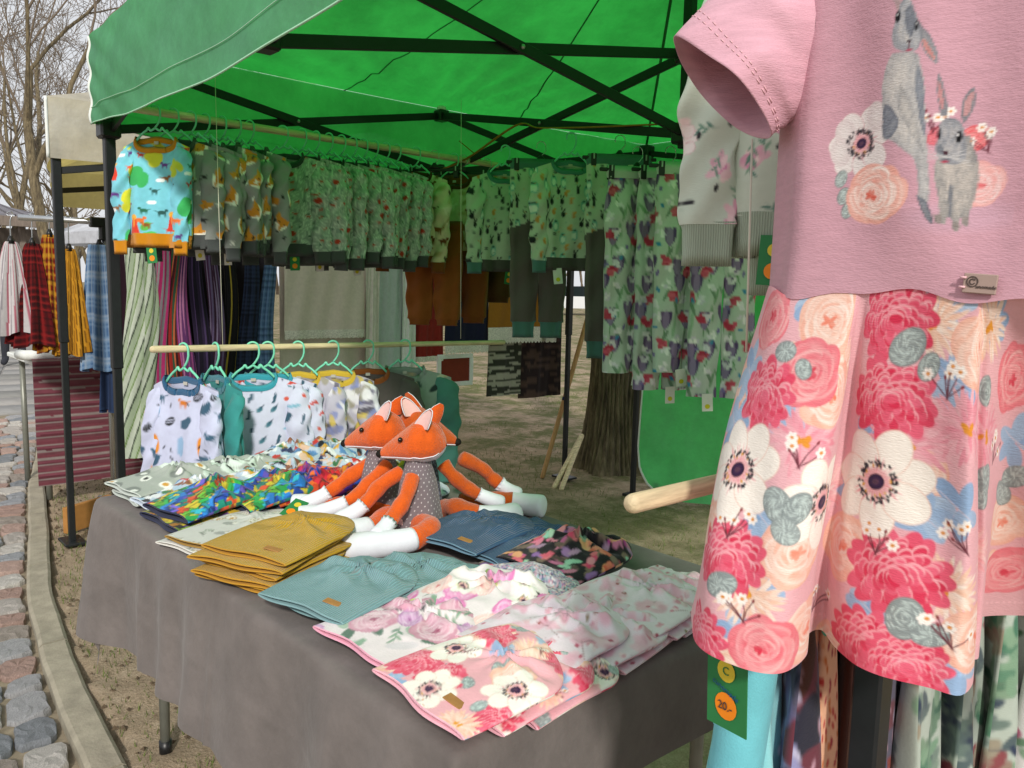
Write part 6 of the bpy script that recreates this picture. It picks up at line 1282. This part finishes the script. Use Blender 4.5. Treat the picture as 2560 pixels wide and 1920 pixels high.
for q in ((1740, 805), (1660, 690), (2190, 820), (2180, 1235), (1645, 1405)): rose(S, *at(*q), .032, 'f0808c', 'd8344c', 'f9c0c0')
for q, rr in (((1645, 850), .034), ((1925, 690), .037), ((1915, 862), .038), ((1560, 1205), .036), ((1925, 1240), .040), ((1505, 1370), .030), ((1860, 1390), .034), ((1950, 1440), .03)): peony(S, *at(*q), rr)
for q, rr in (((1588, 1012), .044), ((1886, 1040), .046), ((1782, 1085), .040)): anemone(S, *at(*q), rr)
for q, rr in (((1958, 752), .017), ((2002, 795), .012), ((1672, 1092), .016), ((1718, 1100), .014), ((1690, 1150), .013), ((1548, 1262), .015), ((1948, 1338), .018), ((2005, 1375), .013), ((2135, 1040), .016), ((2165, 1070), .015), ((2120, 1080), .012), ((2190, 1035), .015), ((1690, 760), .012), ((2130, 850), .012), ((1730, 800), .009)): euca(S, *at(*q), rr, r0.random()*3)
for q in ((1885, 1195), (2050, 1400), (1565, 1160), (2040, 860), (1760, 1320), (1600, 1345), (2150, 1000), (1720, 1010), (2085, 1200)): daisies(S, *at(*q), .024)
S.noise(.07, 500, 4)
col = S.sample(U_, V_); st = (np.abs(TT[..., 0]-.945) < .004) & (np.sin(U_*1500) > -.2); col = np.where(st[..., None], np.clip(col*1.12, 0, .92), col)
mk('skirt', G-DO, gridF(nt_, len(Wc), True), M['printfine'], dress, True, col.reshape(-1, 3))
# bodice with the rabbit print
bl = [(-.405, .685), (-.382, .648), (-.362, .628), (-.345, BYF-.005), (-.325, BYF-.0082), (-.27, BYF-.0088), (-.2, BYF-.0088), (-.13, BYF-.0068), (-.08, .622), (-.035, .65), (-.035, .69), (-.2, .715), (-.36, .71)]
tl = [(-.412, .700), (-.392, .668), (-.370, .645), (-.352, .632), (-.33, .622), (-.27, .615), (-.2, .612), (-.13, .615), (-.07, .63), (-.02, .66), (-.02, .70), (-.2, .725), (-.37, .722)]
def rs2(C):
    C = np.array(C+[C[0]]); return np.vstack([smooth_path(C[:9], 430), smooth_path(C[8:], 60)[1:-1]])
Bc, Tc = rs2(bl), rs2(tl); nt2 = 420; t = np.linspace(0, 1, nt2)[:, None]; Z1 = 1.70
XY = Bc[None]*(1-t[..., None])+Tc[None]*t[..., None]; zb = WZ-.0015+(Z1-WZ)*t+wzw(Bc[:, 0])[None]*(1-t)
Gb = np.concatenate([XY, zb[..., None]], -1)
soft = .003*(fbm(Gb[..., 0]*24, Gb[..., 2]*10, 5, 3)-.47)+.0045*np.sin(Gb[..., 0]*34+1.2+Gb[..., 2]*2)+.003*np.sin(Gb[..., 0]*70+Gb[..., 2]*9); frontw = np.clip((.66-Gb[..., 1])*30, 0, 1); Gb[..., 1] -= soft*frontw*np.clip(t*6, 0, 1)
SB = Sw(.44, .46, 1500, 'd3a3b1'); SB.r = random.Random(5); rb = SB.r; OX, OZ = .42, -1.33
def Q(px_, py_): p = plane_pt(px_, py_, BYF+.0); return (p[0]+OX, p[2]+OZ)
e0, e1 = Q(2000, 300), Q(2100, 300); PXM = abs(e1[0]-e0[0])/100; PZM = abs(Q(2000, 400)[1]-e0[1])/100
y_, x_ = np.mgrid[0:SB.H, 0:SB.W]/SB.k; SB.a *= (1+.20*(fbm(x_*90, y_*520, 8, 3)-.47))[..., None]
def el(x, y, rx, ry, an, c, c2=None, al=1, soft=0): SB.ell(*Q(x, y), rx*PXM, ry*PZM, an, c, c2, al, soft)
def fur(x, y, rx, ry, cols, n, ln=9, an0=PI/2, spread=.5, wd=1.1):
    for k in range(n):
        a = rb.uniform(0, 2*PI); d = math.sqrt(rb.random()); SB.ell(*Q(x+math.cos(a)*d*rx, y+math.sin(a)*d*ry), ln*PXM*rb.uniform(.5, 1.2), wd*PXM, an0+rb.uniform(-spread, spread), rb.choice(cols), None, .75)
DK = ['5d636e', '747b86', '4c525c', '868c96']; MD = ['8d939c', 'a0a4a8', '787f8a', 'b4b2b0', '9a958e']; LT = ['d8d0c6', 'e2dcd4', 'c4bfba', 'cdd2d6', 'b9b2ac']
el(2075, 470, 110, 32, 0, 'd2a9ba', None, .8, .006)
# flowers behind
anx, any_ = Q(1868, 312); anemone(SB, anx, any_, 88*PXM, 'ece4e2', 'd8b0b4', 'd8808c')
for q in ((1905, 255), (1830, 290), (1820, 330)): el(*q, 27, 34, .3, 'e9e2e0', 'dfd2d2')
SB.r = rb; anm = Q(1866, 313)
for k in range(70):
    a = rb.uniform(0, 2*PI); d = rb.uniform(24, 34); SB.ell(*Q(1866+math.cos(a)*d, 313+math.sin(a)*d*.95), 3.4*PXM, 1.9*PXM, rb.random()*3, '2a2632')
for q in ((1822, 388), (1828, 425), (1838, 455)): euca(SB, *Q(*q), 22*PXM, 1.3, '868c8c')
rose(SB, *Q(2122, 400), 58*PXM, 'f0b4b0', 'e2606a', 'f4dcdc'); rose(SB, *Q(2110, 300), 34*PXM, 'e86a70', 'd23a48', 'f4b0b0'); rose(SB, *Q(2040, 300), 24*PXM, 'd85a68', 'c03a50', 'eaa0a8')
for q in ((2140, 330), (2030, 290)): daisies(SB, *Q(*q), 52*PXM, 4)
# painted rabbits
def CQ(cx, cy): return Q((2060+cx/2.964)/1.15732, (60+cy/2.964)/1.15732)
def furpoly(pts, lo, md, hi, an=0.0, bias=0.0, edge=.004, seed=0, side=0.0):
    P = np.array([CQ(*q) for q in pts]); P = np.vstack([P, P[:1]]); P = smooth_path(P, len(pts)*4)[:-1]; ctr = (P.min(0)+P.max(0))/2; ext = np.max(P.max(0)-P.min(0))/2+.002; Qp = P-ctr; lo, md, hi = lin(lo), lin(md), lin(hi)
    def fn(X, Y):
        ins = np.zeros(X.shape, bool); dm = np.full(X.shape, 9.)
        for i in range(len(Qp)):
            x1, y1 = Qp[i]; x2, y2 = Qp[i-1]; dx, dy = x2-x1, y2-y1; L2 = dx*dx+dy*dy+1e-12
            if y1 != y2: ins ^= ((y1 > Y) != (y2 > Y)) & (X < dx*(Y-y1)/(y2-y1)+x1)
            t = np.clip(((X-x1)*dx+(Y-y1)*dy)/L2, 0, 1); dm = np.minimum(dm, np.hypot(X-x1-t*dx, Y-y1-t*dy))
        ca, sa = math.cos(an), math.sin(an); u, v = X*ca+Y*sa, -X*sa+Y*ca
        nz = fbm(u*1500, v*330, seed, 3)*.6+fbm(u*260, v*120, seed+9, 3)*.6-.54
        k = np.clip(dm/edge, 0, 1)*.55-.30+nz*1.5+bias+side*X/ext
        k = np.clip(k, -1, 1)[..., None]; c = np.where(k < 0, md+(lo-md)*-k, md+(hi-md)*k)
        fe = np.clip(dm*1400+nz*2.5, 0, 1); return ins*fe, c
    SB.put(ctr[0], ctr[1], ext, fn)
DKc, MDc, LTc = '59606b', '979ba2', 'ddd6cd'
furpoly([(600, -60), (560, -150), (520, -215), (545, -230), (620, -160), (650, -70)], '8a7f84', 'b39a9c', 'd8c4c0', seed=1)
furpoly([(720, -40), (790, 40), (855, 140), (892, 255), (886, 322), (840, 290), (790, 225), (760, 130)], DKc, '8f9096', 'b9b2ac', .5, seed=2); furpoly([(775, 130), (815, 150), (860, 235), (872, 295), (835, 270), (795, 205)], 'a86a68', 'd09490', 'e6b8b0', seed=3)
furpoly([(560, 240), (505, 340), (475, 470), (470, 590), (482, 720), (480, 860), (560, 890), (640, 950), (720, 1010), (745, 1090), (755, 1200), (770, 1330), (830, 1350), (842, 1200), (828, 960), (815, 760), (808, 600), (800, 440), (775, 330), (745, 235)], DKc, 'b9b8b8', 'e6e0d8', 0, .12, .010, 4, -.25)
furpoly([(490, 610), (540, 620), (600, 690), (620, 760), (560, 860), (490, 860), (478, 720)], '4c5260', '7e838e', 'a9acb2', -.5, -.1, .004, 5)
furpoly([(620, 450), (690, 560), (740, 680), (790, 900), (812, 985), (790, 980), (740, 900), (660, 760), (600, 640)], '6a707c', 'b4b2b0', 'e0dad2', -.3, .05, .004, 6)
furpoly([(745, 300), (790, 420), (806, 620), (812, 860), (780, 800), (750, 640), (730, 470)], '565d69', '8b909a', 'b4b6ba', 0, -.05, .004, 7)
furpoly([(740, 1270), (790, 1300), (830, 1340), (866, 1470), (845, 1492), (795, 1430), (762, 1345)], '3f444e', '757a84', 'b0b0b2', .4, -.1, .003, 8)
furpoly([(600, -60), (580, 20), (553, 110), (570, 195), (620, 228), (690, 238), (755, 215), (772, 150), (765, 60), (745, -40), (700, -150), (640, -150)], DKc, 'a3a6ac', 'dcd6ce', 0, .05, .007, 10, -.1)
furpoly([(650, -60), (700, -110), (735, -40), (735, 50), (715, 120), (690, 130), (665, 60)], '50565f', '7c818b', 'a6a9ae', 0, -.1, .004, 11)
def eye(cx, cy, rx, ry):
    x, y = CQ(cx, cy); k = 1/(2.964*1.15732); SB.ell(x, y, rx*k*PXM*1.15, ry*k*PZM*1.1, 0, '3a3c44'); SB.ell(x, y, rx*k*PXM, ry*k*PZM, 0, '0f0f13'); SB.ell(x-rx*k*PXM*.3, y+ry*k*PZM*.4, rx*k*PXM*.28, ry*k*PZM*.2, 0, 'f4f4f6')
eye(604, -22, 20, 38); eye(742, 40, 12, 34)
SB.poly([CQ(668, 148), CQ(712, 146), CQ(690, 178)], '3f3038'); SB.line(CQ(690, 175), CQ(690, 215), .0007, '6a3a48'); SB.ell(*CQ(690, 222), .0024, .0009, 0, 'b04a60')
furpoly([(905, 700), (882, 560), (880, 430), (895, 382), (925, 450), (950, 560), (962, 690)], DKc, '8d8e94', 'b8b0ac', seed=12); furpoly([(905, 640), (890, 540), (890, 450), (905, 440), (925, 540), (935, 650)], 'a2686c', 'c48c8e', 'dcb0ac', seed=13)
furpoly([(1045, 760), (1038, 650), (1060, 560), (1100, 492), (1140, 476), (1152, 530), (1132, 640), (1080, 735)], DKc, '8d8c92', 'b8b0ac', seed=14); furpoly([(1055, 700), (1055, 640), (1075, 565), (1110, 515), (1132, 515), (1128, 580), (1095, 680)], 'a87478', 'c99a9c', 'e0bcb8', seed=15)
furpoly([(870, 1030), (865, 1120), (885, 1260), (900, 1400), (890, 1480), (945, 1490), (962, 1440), (985, 1480), (1000, 1540), (1030, 1535), (1040, 1450), (1060, 1500), (1100, 1500), (1110, 1400), (1150, 1270), (1172, 1120), (1160, 980), (1120, 880), (1085, 830), (960, 960)], DKc, 'aaa6a2', 'dcd2c8', 0, .06, .008, 16)
furpoly([(955, 1250), (985, 1180), (1000, 1300), (985, 1440), (960, 1420)], '4e5560', '8a8c92', 'b4b0ac', 0, -.1, .004, 17)
for c in ((890, 1480, 0), (1010, 1530, 1), (1075, 1495, 2)): furpoly([(c[0]-28, c[1]-60), (c[0]-22, c[1]), (c[0]+5, c[1]+12), (c[0]+30, c[1]), (c[0]+26, c[1]-60)], '5a5654', 'a09894', 'd2cac2', seed=18+c[2])
furpoly([(890, 850), (895, 780), (930, 722), (985, 702), (1040, 730), (1070, 800), (1082, 880), (1086, 960), (1070, 1020), (1010, 1056), (940, 1050), (890, 1010), (870, 940)], DKc, '9a9ca2', 'd2ccc6', 0, .05, .007, 22)
furpoly([(880, 930), (920, 900), (950, 985), (985, 1010), (960, 1045), (905, 1015)], '565c66', '7f848c', 'b4b2b2', 0, -.1, .003, 23)
eye(1031, 848, 20, 38); eye(900, 832, 10, 34)
SB.poly([CQ(918, 955), CQ(966, 953), CQ(942, 998)], '4a2e38'); SB.line(CQ(942, 996), CQ(940, 1030), .0007, '6a3440'); SB.ell(*CQ(937, 1034), .0022, .0009, 0, 'b0485c')
for k in range(14): a_ = rb.uniform(-.6, .6); q0 = CQ(960, 1000); SB.line(q0, (q0[0]+rb.choice((-1, 1))*.012, q0[1]+a_*.01), .0003, 'c9c8c8')
rose(SB, *Q(1902, 420), 88*PXM, 'efb2a4', 'e0604c', 'fdf2ea')
cb = SB.sample(Gb[..., 0]+OX, Gb[..., 2]+OZ); isf = (Gb[..., 1] < .66) & (Gb[..., 0] > -.372)
base = lin('d3a3b1')*(1+.2*(fbm(Gb[..., 0]*90+Gb[..., 1]*90, Gb[..., 2]*520, 8, 3)-.47))[..., None]; cb = np.where(isf[..., None], cb, base)
mk('bodice', Gb-DO, gridF(nt2, len(Bc), True), M['printfine'], dress, True, cb.reshape(-1, 3))
M['pinkj'] = mat_plain('pink slub jersey', 'd3a3b1', .92, .10, 60, .35, 420, sheen=.12, stretch=(.5, .5, 3))
sm = Gb[:, 62:66].mean(1); 
# short sleeve towards the left: armhole loop to cuff loop
def bez(Pp, n):   # closed smooth loop through points
    P = np.array(Pp); k = len(P); t = np.linspace(0, k, n, endpoint=False); o = []
    for x in t:
        i = int(x) % k; f = x-int(x); p0, p1, p2, p3 = P[(i-1) % k], P[i], P[(i+1) % k], P[(i+2) % k]
        o.append(.5*((2*p1)+(-p0+p2)*f+(2*p0-5*p1+4*p2-p3)*f*f+(-p0+3*p1-3*p2+p3)*f**3))
    return np.array(o)
def dpt(px_, py_, d): q = 1.0; return np.array([0, 0, CAMH])+(rt*(px_-1280)/2018-up*(py_-960)/2018+fw)*d
arm = bez([dpt(2052, -230, .70), dpt(2046, -60, .650), dpt(2035, 110, .645), dpt(2012, 300, .672), dpt(2004, 250, .73), dpt(2010, 60, .765), dpt(2030, -120, .75)], 90)
cuf = bez([dpt(1687, 92, .69), dpt(1775, 140, .645), dpt(1868, 220, .632), dpt(1930, 343, .672), dpt(1838, 318, .72), dpt(1752, 235, .745), dpt(1700, 150, .735)], 90)
k = 60; t = np.linspace(0, 1, k); GS = []
for q in t:
    P = arm*(1-q)+cuf*q; c = P.mean(0); bul = .05*math.sin(PI*q); P = c+(P-c)*(1+bul); P[:, 2] += .010*math.sin(PI*q); GS.append(P)
GS = np.array(GS); GS += (.0022*np.sin(np.arange(90)/90*2*PI*5+t[:, None]*7)+.0026*np.sin(np.arange(90)/90*2*PI*3+t[:, None]*13)*np.sin(PI*t)[:, None])[..., None]*np.array([.3, -1, .2])
inner = []; c = GS[-1].mean(0)
for sc, back_ in ((.985, 0), (.965, 6), (.95, 22)): inner.append(GS[-1-back_].mean(0)+(GS[-1-back_]-GS[-1-back_].mean(0))*sc)
slv = MB().grid(np.concatenate([GS, np.array(inner)])-DO, True).obj('sleeve', M['pinkj'], dress)
M['stitch'] = mat_plain('pink stitching', 'e6b9c0', .8, .05)
for row in (-8, -10):
    L = GS[row]; b = MB()
    for i in range(0, 88, 2): cc = GS[row].mean(0); b.loft([(L[i]+(L[i]-cc)*.006)-DO, (L[i+1]+(L[i+1]-cc)*.006)-DO], .00045, 5)
    o = b.obj('stitching', M['stitch'], slv); o['kind'] = 'stuff'
yk = [Gb[-1]]
for q, sx_, dy_ in ((.4, .97, .6), (.75, .86, .3), (1.0, .62, .12)):
    c_ = Gb[-1].mean(0); P = Gb[-1].copy(); P[:, 0] = c_[0]+(P[:, 0]-c_[0])*sx_; P[:, 1] = c_[1]+(P[:, 1]-c_[1])*dy_; P[:, 2] = Z1+.095*q-.02*np.abs(P[:, 0]-c_[0])/.15; yk.append(P)
MB().grid(np.array(yk)-DO, True).obj('yoke', M['pinkj'], dress)
# small engraved label
def text_mesh(name, s, size, mat, parent, loc, rot):
    cu = bpy.data.curves.new(name, 'FONT'); cu.body = s; cu.size = size; cu.extrude = .00015; cu.align_x = 'CENTER'; cu.align_y = 'CENTER'
    o = bpy.data.objects.new(name, cu); COL.objects.link(o); dg = bpy.context.evaluated_depsgraph_get(); me = bpy.data.meshes.new_from_object(o.evaluated_get(dg)); bpy.data.objects.remove(o)
    me.materials.clear(); me.materials.append(mat); q = bpy.data.objects.new(name, me); COL.objects.link(q); q.parent = parent; q.location = loc; q.rotation_euler = rot; return q
lp = plane_pt(2117, 613, BYF-.012)-DO; M['plate'] = mat_plain('taupe leatherette', 'a58f86', .5, .08); M['engrave'] = mat_plain('engraved lettering', '4a3f3c', .7, .05)
pl = MB().box((0, 0, 0), (.021, .0022, .0135), None, .0006).obj('label_plate', M['plate'], dress, False); pl.location = lp; pl.rotation_euler = (0, .07, .05)
text_mesh('label_letter', '©', .010, M['engrave'], pl, (-.0045, -.0016, .0005), (PI/2, 0, 0)); text_mesh('label_text', 'unomede', .0034, M['engrave'], pl, (.0045, -.0016, -.002), (PI/2, 0, 0))
for z_ in (.0035, -.003): MB().loft([(-.0125, -.0015, z_), (-.0085, -.0018, z_)], .0009, 6).obj('label_thread', M['stitch'], pl)
dh = build_hanger('clothes_hanger', M['hanger'], .15); place(dh, (-.20, .67, 1.86), 0, 'mint plastic hanger carrying the pink rabbit dress'); dh['category'] = 'hanger'; MB().loft(smooth_path([(0, 0, -.003), (-.06, .06, .16), (-.13, .13, .33)], 12), .0016, 6).obj('cord', M['thread'], dh)

# ------------------------------------------------------------------ right-hand rod and the clothes below the dress
TS = 1.22
rod3 = rodthing('wooden_rod', 'thick pale wooden rod sticking out beside the pink dress', (-.469, .578, 1.152), (-.415, 2.0, 1.165), .0095)
for y_ in (1.0, 1.9): MB().loft([np.array((-.447, y_, 1.16))-np.array(rod3.location), np.array((-.36, y_, 1.96))-np.array(rod3.location)], .0012, 5).obj('thread', M['thread'], rod3)
def hung(label, pat, x, y, yaw, Wd=.15, L=.55, dep=.03, seed=0, frill=None, name='dress', cat='dress', sleeve=None, tagk=None, z=1.165, pat2=None, split=.7):
    root = thing(name, label, cat, (x, y, z), D(yaw)); n, m = 240, 190; th = np.arange(n)*2*PI/n; v = np.linspace(0, 1, m); AA, TT = np.meshgrid(th, v)
    w = Wd*np.interp(TT, [0, .05, .25, 1], [.25, .75, .9, 1.15]); x_ = sgnpow(np.cos(AA), .8)*w; d = dep*np.interp(TT, [0, .1, .5, 1], [.3, .6, 1, 1.5])
    y_ = np.sin(AA)*d+.014*TT*np.sin(x_*60+seed)+.008*TT*np.sin(x_*110+seed*2); z_ = -.085-.03*np.abs(np.cos(AA))*(TT < .3)*(1-TT/.3)-L*TT
    c = colours(pat, x_+np.where(np.sin(AA) > 0, .2, 0)+seed*.07, z_)
    if pat2: c = np.where((TT > split)[..., None], colours(pat2, x_, z_), c)
    mk('body', np.stack([x_, y_, z_], -1), gridF(m, n, True), M['print'], root, True, c.reshape(-1, 3))
    if frill:
        q = np.linspace(0, 1, 14)[:, None]; e = np.stack([x_[-1], y_[-1], z_[-1]], -1); a = np.arange(n)[None]; G4 = np.stack([e[None, :, 0]*(1+.1*q), e[None, :, 1]*(1+.3*q)+.016*q*np.sin(a*.55), e[None, :, 2]+.006-.08*q], -1); MB().grid(G4, True).obj('frill', fabric(frill), root)
    for sd in (-1, 1) if sleeve else ():
        t = np.linspace(0, 1, 24); P = np.stack([sd*(Wd*.72+.03*t), -.02*t-.005, -.115-sleeve[1]*t], -1); MB().loft(P, np.interp(t, [0, .2, 1], [.03, .045, .036]), 20, False, np.interp(t, [0, .2, 1], [.018, .028, .026]), up=(0, 1, 0)).obj('sleeve', fabric(sleeve[0]), root)
    if tagk: price_tag(root, tagk[1], tagk[2], tagk[0], tagk[3])
    hang(HG, (x, y, z), D(yaw), 'mint plastic hanger on the thick rod with the '+label.split(' hanging')[0].split(' with ')[0])
    return root
hung('turquoise cupcake print top with short sleeves hanging first on the thick rod', 'cupcake', -.452, .79, -58, .105, .40, seed=1, name='top', cat='top', sleeve=('6fc0cc', .24), pat2=None)
hung('burgundy and slate print dress hanging behind the turquoise cupcake top', 'abstract', -.43, .84, -62, .14, .62, seed=2)
hung('coral dress with red dashes hanging between dark print dresses', 'coraldash', -.44, .90, -60, .13, .60, .022, seed=3, pat2='coraldash')
hung('dark brown dress hanging next to the coral dashed dress', '#4a2a22', -.425, .955, -64, .13, .6, .022, seed=4)
hung('slate and lavender print dress hanging beside the tent leg', 'abstract', -.42, 1.01, -60, .14, .62, seed=5, frill='8f8fb8')
hung('white dress with dark green leaves hanging just past the tent leg', 'cactus', -.37, 1.03, -70, .13, .62, .024, seed=6)
hung('white leafy dress with navy hem hanging second past the tent leg', 'cactus', -.36, 1.14, -72, .13, .58, .026, seed=7, pat2='#1c2440', split=.8)
hung('navy leaf print dress hanging third past the tent leg', 'cactus', -.345, 1.24, -72, .13, .6, .026, seed=8, pat2='#233a30', split=.6)
hung('white rosebud print dress with dusty pink frill', 'rosebud', -.32, 1.27, -66, .12, .40, .026, seed=9, frill='b8707c')
hung('cream floral dress with yellow frill at the end of the thick rod', 'rosebud', -.27, 1.34, -40, .16, .26, .03, seed=10, frill='d8b422', pat2='#dab81e', split=.72)
# big swing tag under the dress hem
tgr = price_tag(dress, (0, 0, 0), D(20), 'g', TS); p = dpt(1572*2560/2212, 1395*2560/2212, .74)-DO; tgr.location = p; tgr.rotation_euler = (0, -.05, D(-8))
text_mesh('tag_letter', 'C', .011, M['tag_green'], tgr, (0, -.0022, -.065*TS*.3), (PI/2, 0, 0)); M['blueink'] = mat_plain('blue ink', '1f4f7a', .6, 0)
text_mesh('tag_name', 'cunomede', .0075, M['blueink'], tgr, (0, -.0022, -.065*TS*.52), (PI/2, .35, 0)); text_mesh('tag_price', '20.-', .011, M['engrave'], tgr, (0, -.0026, -.065*TS*.72), (PI/2, 0, 0))
# pale green floral sweatshirts behind the pink dress
for i, (x, y, z, yw) in enumerate(((-.455, .94, 1.915, 20), (-.43, 1.06, 1.88, 16))):
    s_ = sweatshirt('sweatshirt', ('pale green sweatshirt with pink anemones, peeking out behind the pink dress', 'pale green floral sweatshirt hidden behind the first one')[i], 'sweatshirt', 'pinkgrey*.8', 'a9b9a6', 'a9b9a6', Wd=.15, L=.37, sl=.33, loc=(x, y, z), yaw=D(yw), seed=121+i, res=1.7, splay=.03)
    hang(HG, (x, y, z), D(yw), 'mint plastic hanger with the pale green floral sweatshirt '+('in front', 'behind')[i])
    price_tag(s_, (-.075+.06*i, -.05, -.088-.37-.04), 0, 'g', .9)
th_ = MB().loft([dpt(1625*2560/2212, 300*2560/2212, .8), dpt(1612*2560/2212, 760*2560/2212, .8)], .0011, 6).obj('thread', M['thread'], None); tag(th_, 'thin white thread hanging beside the pink dress', 'thread')
tag(MB().loft(smooth_path([(-.345, .80, 2.0), (-.455, .94, 1.912), (-.43, 1.06, 1.877), (-.36, 2.3, 1.96)], 40), .002, 6).obj('cord', M['thread'], None), 'thin cord along the tent edge carrying the pale green floral sweatshirts', 'cord')
